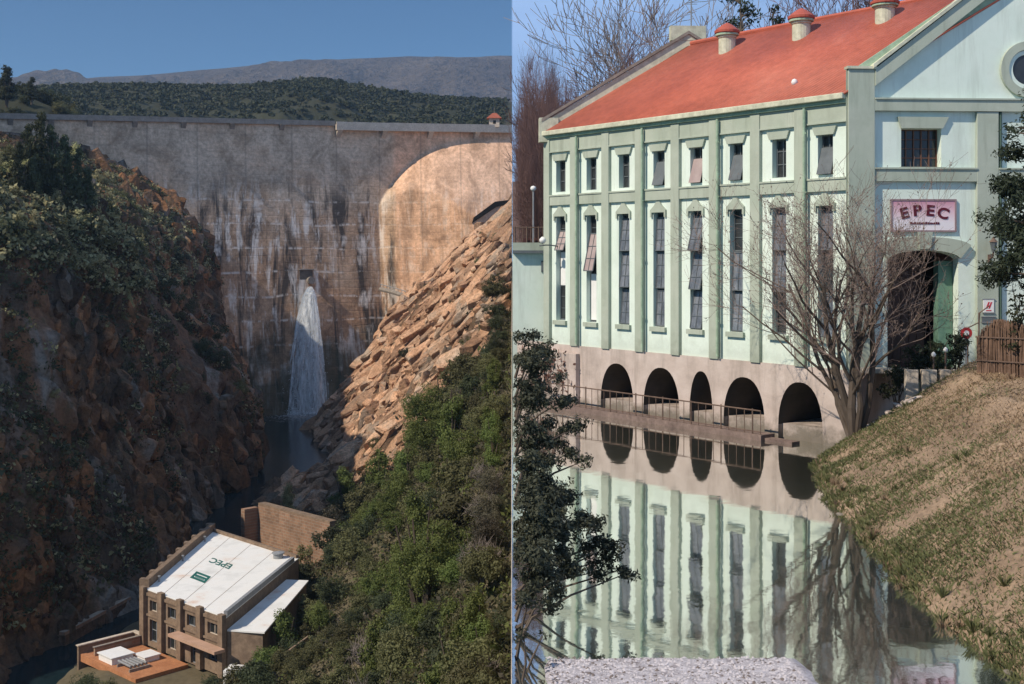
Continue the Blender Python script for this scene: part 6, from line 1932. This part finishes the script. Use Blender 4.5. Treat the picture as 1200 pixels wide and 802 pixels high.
def annex():
    p = P(600, 0, 60.0)
    root = empty('low_annex', (3, 60, BZ)); off = Vector(root.location)
    tag(root, 'low flat roofed mint annex at the far end of the long building', 'annex')
    x1 = float(fac.pt(-.02,0,-.3).x)
    yf = 58.6
    zt = (HY-297)/FPX*yf
    mb = MB(); mb.box(0.03-off.x, x1+1.5-off.x, yf-off.y, yf+7-off.y, BZ-3-off.z, zt-off.z); mb.build('wall', M['wall_white'], root)
    mb = MB(); mb.box(0.03-off.x, x1+1.5-off.x, yf-.35-off.y, yf+7.2-off.y, zt-off.z+.002, zt+.14-off.z); mb.build('roof_slab', M['sash_grey'], root)
    mb = MB(); mb.box(0.03-off.x, x1+1.5-off.x, yf-.30-off.y, yf-.02-off.y, zt+.142-off.z, zt+.52-off.z); mb.build('parapet', M['sage'], root)
    c = P(637, 313, yf)-off
    mb = MB(); mb.box(c.x-.12, c.x+.12, -1.4-.1+0, -1.4-.002, c.z-.25, c.z+.3); mb.build('wall_box', M['sash_grey'], root)
    # railing and chairs like ironwork on the flat roof
    root = empty('roof_railing', (1.0, yf+1.5, zt+.14)); off = Vector(root.location)
    tag(root, 'dark iron railing on the flat roof of the low annex, before the trees', 'railing')
    mb = MB()
    for k in range(12):
        x = .15+k*.2; mb.tube([Vector((x,yf+1.5,zt+.14))-off, Vector((x,yf+1.5,zt+1.35))-off], .02 if k % 3 else .04, 5)
    mb.build('posts', M['rail'], root)
    mb = MB()
    for z in (.35, 1.3): mb.tube([Vector((.1,yf+1.5,zt+z))-off, Vector((2.4,yf+1.5,zt+z))-off], .03, 5)
    mb.build('rail', M['rail'], root)
    mb = MB()
    for x in (.55, 1.1): mb.box(x-off.x, x+.42-off.x, yf+1.9-off.y, yf+2.3-off.y, 0, .62)
    mb.build('roof_boxes', mat_noise('dark_red_box', [(.3,(.07,.03,.03)),(.7,(.12,.05,.045))], 2, .8), root)
    # white globe lamp among the trees
    p = P(625, 220, 66)
    root = empty('globe_lamp', (p.x, p.y, BZ)); tag(root, 'white globe lamp on a thin post among the brown trees behind the annex', 'lamp')
    mb = MB(); mb.tube([(0,0,0),(0,0,p.z-BZ-.2)], .05, 6); mb.build('post', M['steel'], root)
    mb = MB(); mb.lathe((0,0,p.z-BZ-.2), [(.05,0),(.13,.06),(.17,.16),(.12,.26),(.02,.3)], 14); mb.build('globe', M['white_paint'], root, smooth=True)
annex()

# ------------------------------------------------------------------ trees of the right side
def bare_tree(seed, H, trunks=1, spread=.55, r0=.14, levels=4, kids=(5,5,4,4), twig=.006, lean=(0,0), up=.35, nseg=4):
    rr = random.Random(seed); big, small = MB(), MB()
    def grow(p, d, L, r, lev):
        pts = [p]; q = p.copy(); dd = d.copy()
        n = nseg if lev < 3 else 3
        for i in range(n):
            dd = (dd + Vector((rr.uniform(-1,1), rr.uniform(-1,1), rr.uniform(-.6,1)))*.20 + Vector((0,0,up*.12))).normalized()
            q = q + dd*L/n; pts.append(q.copy())
        rad = [max(twig, r*(1-.62*i/n)) for i in range(n+1)]
        (big if lev < 2 else small).tube(pts, rad, 7 if lev == 0 else (5 if lev == 1 else 3))
        if lev >= levels: return
        k = kids[min(lev, len(kids)-1)]
        for i in range(k):
            t = rr.uniform(.28 if lev else .30, 1.0); f = t*n; j = min(int(f), n-1)
            b = pts[j].lerp(pts[j+1], f-j)
            dirn = (pts[j+1]-pts[j]).normalized()
            ax = dirn.orthogonal().normalized(); ax.rotate(Matrix.Rotation(rr.uniform(0, 6.283), 3, dirn))
            nd = (dirn + ax*rr.uniform(.5, 1.15)*spread/.55 + Vector((0,0,up*.4))).normalized()
            grow(b, nd, L*rr.uniform(.42, .68), max(twig, rad[j]*rr.uniform(.42, .62)), lev+1)
    for k in range(trunks):
        a = rr.uniform(0, 6.28) if trunks > 1 else 0
        d = Vector((lean[0], lean[1], 1)) + (Vector((math.cos(a), math.sin(a), 0))*rr.uniform(.12, .5) if trunks > 1 else Vector((0,0,0)))
        grow(Vector((rr.uniform(-.15,.15), rr.uniform(-.15,.15), -.3)) if trunks > 1 else Vector((0,0,-.3)), d.normalized(), H*(.62 if trunks > 1 else .66)*rr.uniform(.9,1.08), r0*rr.uniform(.7,1.1), 0)
    return big, small
M['twig_brown'] = mat_noise('brown_twigs', [(.3,(.10,.055,.05)),(.7,(.18,.11,.10))], .6, .95)

def front_tree():
    base = P(1003, 499, 40.4); z = float(bank_z(np.array([base.x]), np.array([base.y]))[0])
    root = empty('bare_tree', (base.x, base.y, z)); tag(root, 'many stemmed leafless tree on the bank, in front of the near corner of the building', 'tree')
    big, small = bare_tree(20, 9.7, 6, .66, .15, 4, (6,5,5,4), .0046, (-.22,-.05), .34)
    big.build('trunk', M['bark'], root); small.build('branches', M['twig'], root)
    rng = np.random.default_rng(5); sv = np.array(small.v)
    pick = sv[rng.integers(0, len(sv), 2600)]
    n = len(pick); a = rng.normal(size=(n,3)); a /= np.linalg.norm(a, axis=1)[:, None]; b = np.cross(a, rng.normal(size=(n,3))); b /= np.linalg.norm(b, axis=1)[:, None]
    s = .028
    V = np.stack([pick-a*s, pick+b*s, pick+a*s, pick-b*s], 1).reshape(-1, 3); V[:, 2] -= .02
    link_mesh('seed_pods', np_mesh('seed_pods', V, np.arange(4*n).reshape(n,4), mat_leaf('dry_pods', (.13,.08,.06), (.26,.18,.14), 1, .1, 0)), root)
front_tree()

BT = []
for s in (41, 42, 43):
    big, small = bare_tree(s, 10, 1, .62, .17, 4, (9,6,5,4), .010, (0,0), .45, 5)
    BT.append((big.mesh('tree_trunk', M['bark']), small.mesh('tree_branches', M['twig_brown']), small.mesh('tree_branches_pale', M['twig_pale'])))
def put_bare(k, loc, H, w=1.0, pale=False, label='', group=None, rz=None):
    root = empty('bare_tree', loc, RS.uniform(0, 6.28) if rz is None else rz); root.scale = (H/10*w, H/10*w, H/10)
    tag(root, label, 'tree', group)
    t, b, bp = BT[k]
    link_mesh('trunk', t, root); link_mesh('branches', bp if pale else b, root)
def pine(loc, H, rad, label, seed, m=None, n=9000, leaf=.10, group=None, lower=.25, cat='tree'):
    rng = np.random.default_rng(seed)
    root = empty('evergreen_tree', loc); tag(root, label, cat, group)
    blobs = []; mb = MB(); mb.tube([(0,0,-.3),(.1,.05,H*.5),(0,0,H*.96)], [rad*.11, rad*.075, .02], 8)
    for k in range(16):
        h = H*(lower+(1-lower)*(k+.5)/16); f = (1-(h/H-lower)/(1-lower)*.75)
        for j in range(3):
            a = rng.uniform(0, 6.28); rr2 = rad*f*rng.uniform(.35, .8)
            c = (rr2*math.cos(a), rr2*math.sin(a), h+rng.uniform(-.3,.3)); s = rad*f*rng.uniform(.26, .42)
            blobs.append((*c, s, s, s*.55)); mb.tube([(0,0,h-.15*rad), (c[0]*.6, c[1]*.6, c[2]-.05), c], [.06*rad*.4, .03, .012], 5)
    V, F = leaf_cloud(rng, blobs, n, leaf, .3, .1, .35, clump=int(n/45), clr=rad*.17)
    mb.build('trunk', M['bark'], root)
    link_mesh('crown', np_mesh('crown', V, F, m or M['leaf_pine']), root)
M['leaf_pine'] = mat_leaf('pine_needles', (.012,.022,.012), (.05,.065,.035), .5, .15, .1)
def right_trees():
    rr = random.Random(12)
    # brown thicket behind the annex
    for k in range(84):
        y = rr.uniform(66, 108); H = rr.uniform(10.5, 15.5)*y/80
        px = rr.uniform(606, 664); p = P(px, 0, y)
        H = min(H, (HY-np.interp(px, [600,625,640,664], [118,112,118,150]))/FPX*y - BZ + rr.uniform(-1.5, .3))
        w = rr.uniform(.24, .36)
        x = max(p.x, .40*H*w+.1)
        put_bare(k % 3, (x, y, BZ), H, w, False, 'leafless brown tree in the dense thicket behind the annex', 'brown trees behind the annex')
    for px, yt, y, lab in ((693, 92, 84, 'bare tree with a feathery crown just above the far end of the red roof'), (722, 74, 88, 'bare tree poking highest above the far slope of the roof'), (668, 118, 80, 'bare brown tree right behind the far corner of the building')):
        p = P(px, 0, y); put_bare(rr.randrange(3), (p.x, y, BZ), (HY-yt)/FPX*y-BZ, .8, False, lab)
    p = P(790, 0, 92); put_bare(1, (p.x, 92, BZ), (HY+8)/FPX*92-BZ, 1.0, True, 'pale grey bare tree with a round crown behind the far gable')
    p = P(768, 0, 97); put_bare(2, (p.x, 97, BZ), (HY-25)/FPX*97-BZ, .9, True, 'thinner pale bare tree left of the round crowned one behind the gable')
    for px, yt, y, r, lab, sd in ((868, -30, 84, 4.0, 'tall dark evergreen behind the first roof ventilator', 3), (905, 6, 90, 2.8, 'smaller dark evergreen between the first two roof ventilators', 4)):
        p = P(px, 0, y); pine((p.x, y, BZ), (HY-yt)/FPX*y-BZ, r, lab, sd, n=11000, leaf=.17, lower=.35)
    for k, (px, yt, y) in enumerate(((965,-6,88),(1000,-14,92),(1030,-10,88),(1058,-16,94),(985,4,100))):
        p = P(px, 0, y); put_bare(k % 3, (p.x, y, BZ), (HY-yt)/FPX*y-BZ, .75, False, 'brown bare tree behind the ridge right of the second ventilator', 'brown trees behind the ridge')
    # slender mast behind the ridge
    p = P(810, 0, 70); root = empty('antenna_mast', (p.x, 70, BZ)); tag(root, 'slender grey mast rising behind the far gable top', 'mast')
    mb = MB(); mb.tube([(0,0,0),(0,0,(HY+3)/FPX*70-BZ)], [.07,.04], 6); mb.build('pole', M['steel'], root)
    mb = MB(); z = (HY-5)/FPX*70-BZ; mb.tube([(-.35,0,z),(.35,0,z)], .02, 5); mb.tube([(-.2,0,z-.5),(.2,0,z-.5)], .02, 5); mb.build('crossbar', M['steel'], root)
    # dark evergreen at the right edge, in front of the gable
    p = P(1218, 0, 36); pine((p.x, 36, BZ), 9.4, 2.2, 'dark evergreen at the right edge in front of the gable', 7, n=17000, leaf=.085, lower=.40)
    # wispy dark shrub under it
    p = P(1196, 395, 37.5); z = float(bank_z(np.array([p.x]), np.array([37.5]))[0])
    root = empty('wall_shrub', (p.x, 37.5, z)); tag(root, 'sparse dark shrub under the evergreen against the gable wall', 'shrub')
    rng = np.random.default_rng(4)
    V, F = leaf_cloud(rng, [(0,0,2.0,.55,.5,.8),(.3,0,2.8,.5,.4,.7),(-.1,0,1.2,.4,.4,.5)], 900, .07, .2, .1, .5, clump=45, clr=.2)
    link_mesh('foliage', np_mesh('foliage', V, F, M['leaf_dark']), root)
    mb = MB()
    for k in range(5): mb.tube([(0,0,0),(rr.uniform(-.2,.2),0,1.2),(rr.uniform(-.5,.6),rr.uniform(-.3,.3),rr.uniform(2,3.2))], [.04,.025,.008], 5)
    mb.build('stems', M['bark'], root)
right_trees()

# brushwood screen on top of the bank
def brush_screen():
    a = P(1144, 442, 38.6); b = P(1235, 465, 36.2)
    za = float(bank_z(np.array([a.x]), np.array([a.y]))[0]); zb2 = float(bank_z(np.array([b.x]), np.array([b.y]))[0])
    root = empty('brushwood_screen', (a.x, a.y, za)); off = Vector(root.location)
    tag(root, 'brown brushwood screen of thin upright stalks on top of the grassy bank', 'screen')
    rr = random.Random(5); mb = MB(); mats = [mat_noise('brush_stalks', [(.3,(.10,.06,.04)),(.7,(.22,.14,.10))], 3, .95)]
    d = Vector((b.x-a.x, b.y-a.y, 0)); L = d.length; d.normalize(); n = Vector((-d.y, d.x, 0))
    for k in range(1500):
        s = rr.uniform(0, L); t = rr.uniform(0, .5); z = za+(zb2-za)*s/L
        h = (1.62+.12*math.sin(s*2))*rr.uniform(.86, 1.03)*(min(1, .75+s*.5))
        p = Vector((a.x, a.y, z-.1)) + d*s + n*t - off
        mb.tube([p, p+Vector((rr.uniform(-.06,.06), rr.uniform(-.06,.06), h+.1))], rr.uniform(.010,.02), 3)
    mb.build('stalks', mats[0], root)
    mb = MB()
    for z in (.45, 1.2): mb.tube([Vector((a.x,a.y,za+z))-off-n*.03, Vector((b.x,b.y,zb2+z))-off-n*.03], .025, 5)
    mb.build('binding_wire', M['rail'], root)
    mb = MB()
    for s in np.linspace(.1, L-.1, 4): 
        z = za+(zb2-za)*s/L; p = Vector((a.x,a.y,z))+d*s+n*.55-off; mb.tube([p, p+Vector((0,0,1.5))], .05, 6)
    mb.build('stakes', M['bark'], root)
brush_screen()

# dark planting and small things before the entrance
def entrance_things():
    rng = np.random.default_rng(14); rr = random.Random(14)
    for k, (px, w, h, tone, lab) in enumerate(((1050, .55, 1.5, 'leaf_dark', 'leftmost dark shrub before the entrance, next to the bare tree'), (1075, .6, 1.75, 'leaf_pine', 'tall dark bush in front of the middle of the entrance arch'),
                                               (1098, .5, 1.6, 'leaf_dark', 'dark bush before the right half of the entrance arch'), (1122, .45, 1.45, 'leaf_pine', 'dark bush nearest the brushwood screen'))):
        p = P(px, 440, 41.4); z = float(bank_z(np.array([p.x]), np.array([p.y]))[0])
        root = empty('shrub', (p.x, p.y, z)); tag(root, lab, 'shrub', 'dark bushes before the entrance')
        V, F = leaf_cloud(rng, [(rr.uniform(-.15,.15), 0, h*f, w*(1-.25*f), .4, h*.2) for f in (.45,.65,.85)], 1500, .055, .2, .1, .5, clump=60, clr=.16)
        link_mesh('foliage', np_mesh('foliage', V, F, M[tone]), root)
        mb = MB()
        for j in range(6): mb.tube([(rr.uniform(-.1,.1),0,-.1),(rr.uniform(-.25,.25),rr.uniform(-.1,.1),h*.5),(rr.uniform(-w,w),rr.uniform(-.3,.3),h*rr.uniform(.8,1.15))], [.03,.02,.006], 5)
        mb.build('stems', M['bark'], root)
    p = P(1132, 441, 41.2); z = float(bank_z(np.array([p.x]), np.array([p.y]))[0])
    root = empty('round_sign', (p.x, p.y, z)); tag(root, 'small round red sign with a white centre on a post by the brushwood screen', 'sign')
    mb = MB(); mb.tube([(0,0,-.1),(0,0,1.1)], .03, 6); mb.build('post', M['steel'], root)
    def disc(r, y0, y1):
        mb = MB(); mb.prism([(r*math.cos(2*math.pi*i/20), y0, 1.15+r*math.sin(2*math.pi*i/20)) for i in range(20)], (0,y1-y0,0)); return mb
    disc(.20, -.05, -.03).build('red_disc', mat_noise('red_enamel', [(.3,(.45,.03,.03)),(.7,(.52,.05,.05))], 2, .5), root)
    disc(.09, -.06, -.0505).build('white_centre', M['white_paint'], root)
    for px, lab in ((1094, 'left white garden lamp among the dark bushes before the entrance'), (1108, 'right white garden lamp among the dark bushes before the entrance')):
        p = P(px, 436, 40.9); z = float(bank_z(np.array([p.x]), np.array([p.y]))[0]); root = empty('garden_lamp', (p.x, p.y, z)); tag(root, lab, 'lamp', 'garden lamps before the entrance')
        mb = MB(); mb.tube([(0,0,-.1),(0,0,1.0)], .03, 6); mb.build('post', M['rail'], root)
        mb = MB(); mb.lathe((0,0,1.0), [(.03,0),(.07,.04),(.08,.10),(.04,.16),(.01,.18)], 12); mb.build('globe', M['white_paint'], root, smooth=True)
    # low pale kerb wall in front of the planting
    a = P(1062, 449, 40.6); b = P(1140, 446, 40.2); z = BZ+.05
    root = empty('kerb_wall', (a.x, a.y, z)); tag(root, 'low broken pale kerb wall before the dark bushes at the entrance', 'wall')
    for t0, t1 in ((0,.2),(.26,.5),(.56,.72),(.78,1.0)):
        mb = MB(); mb.box((b.x-a.x)*t0, (b.x-a.x)*t1, 0, .25, -.9, .22); mb.build('block', M['pale_concrete'], root, bevel=.02)
entrance_things()

# overhanging evergreen bush at the left bank of the canal
def canal_bush():
    rng = np.random.default_rng(77)
    root = empty('overhanging_bush', (0.05, 23, WZ)); off = Vector(root.location)
    tag(root, 'dark leafy evergreen bush leaning over the canal from its left wall', 'bush')
    blobs = []; mb = MB()
    spec = [(660,470,26,.3),(676,500,25,.28),(650,520,25,.3),(685,540,24,.2),(660,580,23.5,.35),(690,610,23,.3),(715,640,23,.3),(735,672,23,.2),(700,670,23,.25),(660,650,22,.35),(650,690,22,.25),(606,425,25.5,.42),(606,470,25,.42),(606,520,24,.42),(606,570,23,.5),(606,620,22,.5),(625,585,22.5,.4),(648,590,22.5,.3),(606,670,21,.42),(680,615,22.5,.22),(612,395,26,.30),(622,420,26,.36),(640,410,27,.28),(612,455,25,.34),(632,455,26,.34),(655,440,27,.22),(615,500,24,.34),(640,500,25,.30),(662,505,26,.22),(612,545,23,.36),(640,540,24,.30),(668,530,25,.18),
            (612,600,22,.42),(635,612,22,.42),(660,625,22.5,.36),(690,640,23,.30),(712,655,23,.22),(728,668,23,.14),(615,650,21,.40),(640,665,21.5,.38),(668,670,22,.28),(620,700,20.5,.28),(645,712,21,.20),(612,742,20,.16),(636,745,20.5,.10)]
    for px, py, Y, r in spec:
        c = P(px, py, Y)-off; c.x = max(c.x, r*.9)
        blobs.append((c.x, c.y, c.z, r, r*1.3, r*.75))
        st = Vector((.02, c.y+rng.uniform(-.6,.6), c.z-rng.uniform(.5,1.3)))
        mid = st.lerp(c, .5)+Vector((rng.uniform(-.05,.1), rng.uniform(-.2,.2), .15)); mid.x = max(mid.x, .05)
        mb.tube([st, mid, c], [.035,.022,.008], 5)
    V, F = leaf_cloud(rng, blobs, 30000, .046, .25, .0, .42, clump=900, clr=.15)
    V[:, 0] = np.maximum(V[:, 0], -.03)
    link_mesh('foliage', np_mesh('foliage', V, F, M['leaf_canal']), root)
    mb.build('stems', M['bark'], root)
M['leaf_canal'] = mat_leaf('canal_bush_leaves', (.016,.02,.012), (.085,.09,.055), 1.2, .15, 0)
canal_bush()
# pale reddish creeper on the far end of the stone base
def creeper():
    rng = np.random.default_rng(8); p = fac.pt(1.2, WZ+.6, .4); root = empty('dry_creeper', p); off = Vector(root.location)
    tag(root, 'dry reddish creeper hanging on the far end of the stone base', 'creeper')
    n = 700; s = rng.uniform(-1.6, 2.6, n); z = rng.uniform(.2, 2.2, n); keep = rng.random(n) < np.clip(1.1-np.abs(s-.2)/2.2, .1, 1); s, z = s[keep], z[keep]
    pos = np.array([tuple(fac.pt(a, WZ+.5+b, .37+.1*rng.random())-off) for a, b in zip(s, z)])
    a = rng.normal(size=pos.shape)*.05; b = rng.normal(size=pos.shape)*.05
    V = np.stack([pos-a, pos+b, pos+a, pos-b], 1).reshape(-1, 3)
    link_mesh('foliage', np_mesh('foliage', V, np.arange(len(V)).reshape(-1,4), mat_leaf('creeper_leaves', (.10,.07,.04), (.28,.15,.11), 2, .2, 0)), root)
    mb = MB()
    for k in range(12):
        x = rng.uniform(-1.2, 2.2); q = [fac.pt(x+rng.uniform(-.3,.3), WZ+.5+h, .37)-off for h in (0,.7,1.4,2.0)]; mb.tube(q, [.015,.012,.009,.005], 4)
    mb.build('stems', M['bark'], root)
creeper()

# ------------------------------------------------------------------ the air of the gorge
def haze():
    m = bpy.data.materials.new('haze_air'); m.use_nodes = True; nt = m.node_tree
    for n in list(nt.nodes): nt.nodes.remove(n)
    out = nt.nodes.new("ShaderNodeOutputMaterial"); v = nt.nodes.new("ShaderNodeVolumePrincipled")
    v.inputs["Color"].default_value = (.50,.72,1.0,1); v.inputs["Density"].default_value = .00012; v.inputs["Anisotropy"].default_value = .2
    nt.links.new(v.outputs[0], out.inputs["Volume"])
    mb = MB(); mb.box(-2000, 900, -100, 4100, -61.5, 560); o = mb.build('haze', m); tag(o, kind='stuff')
haze()
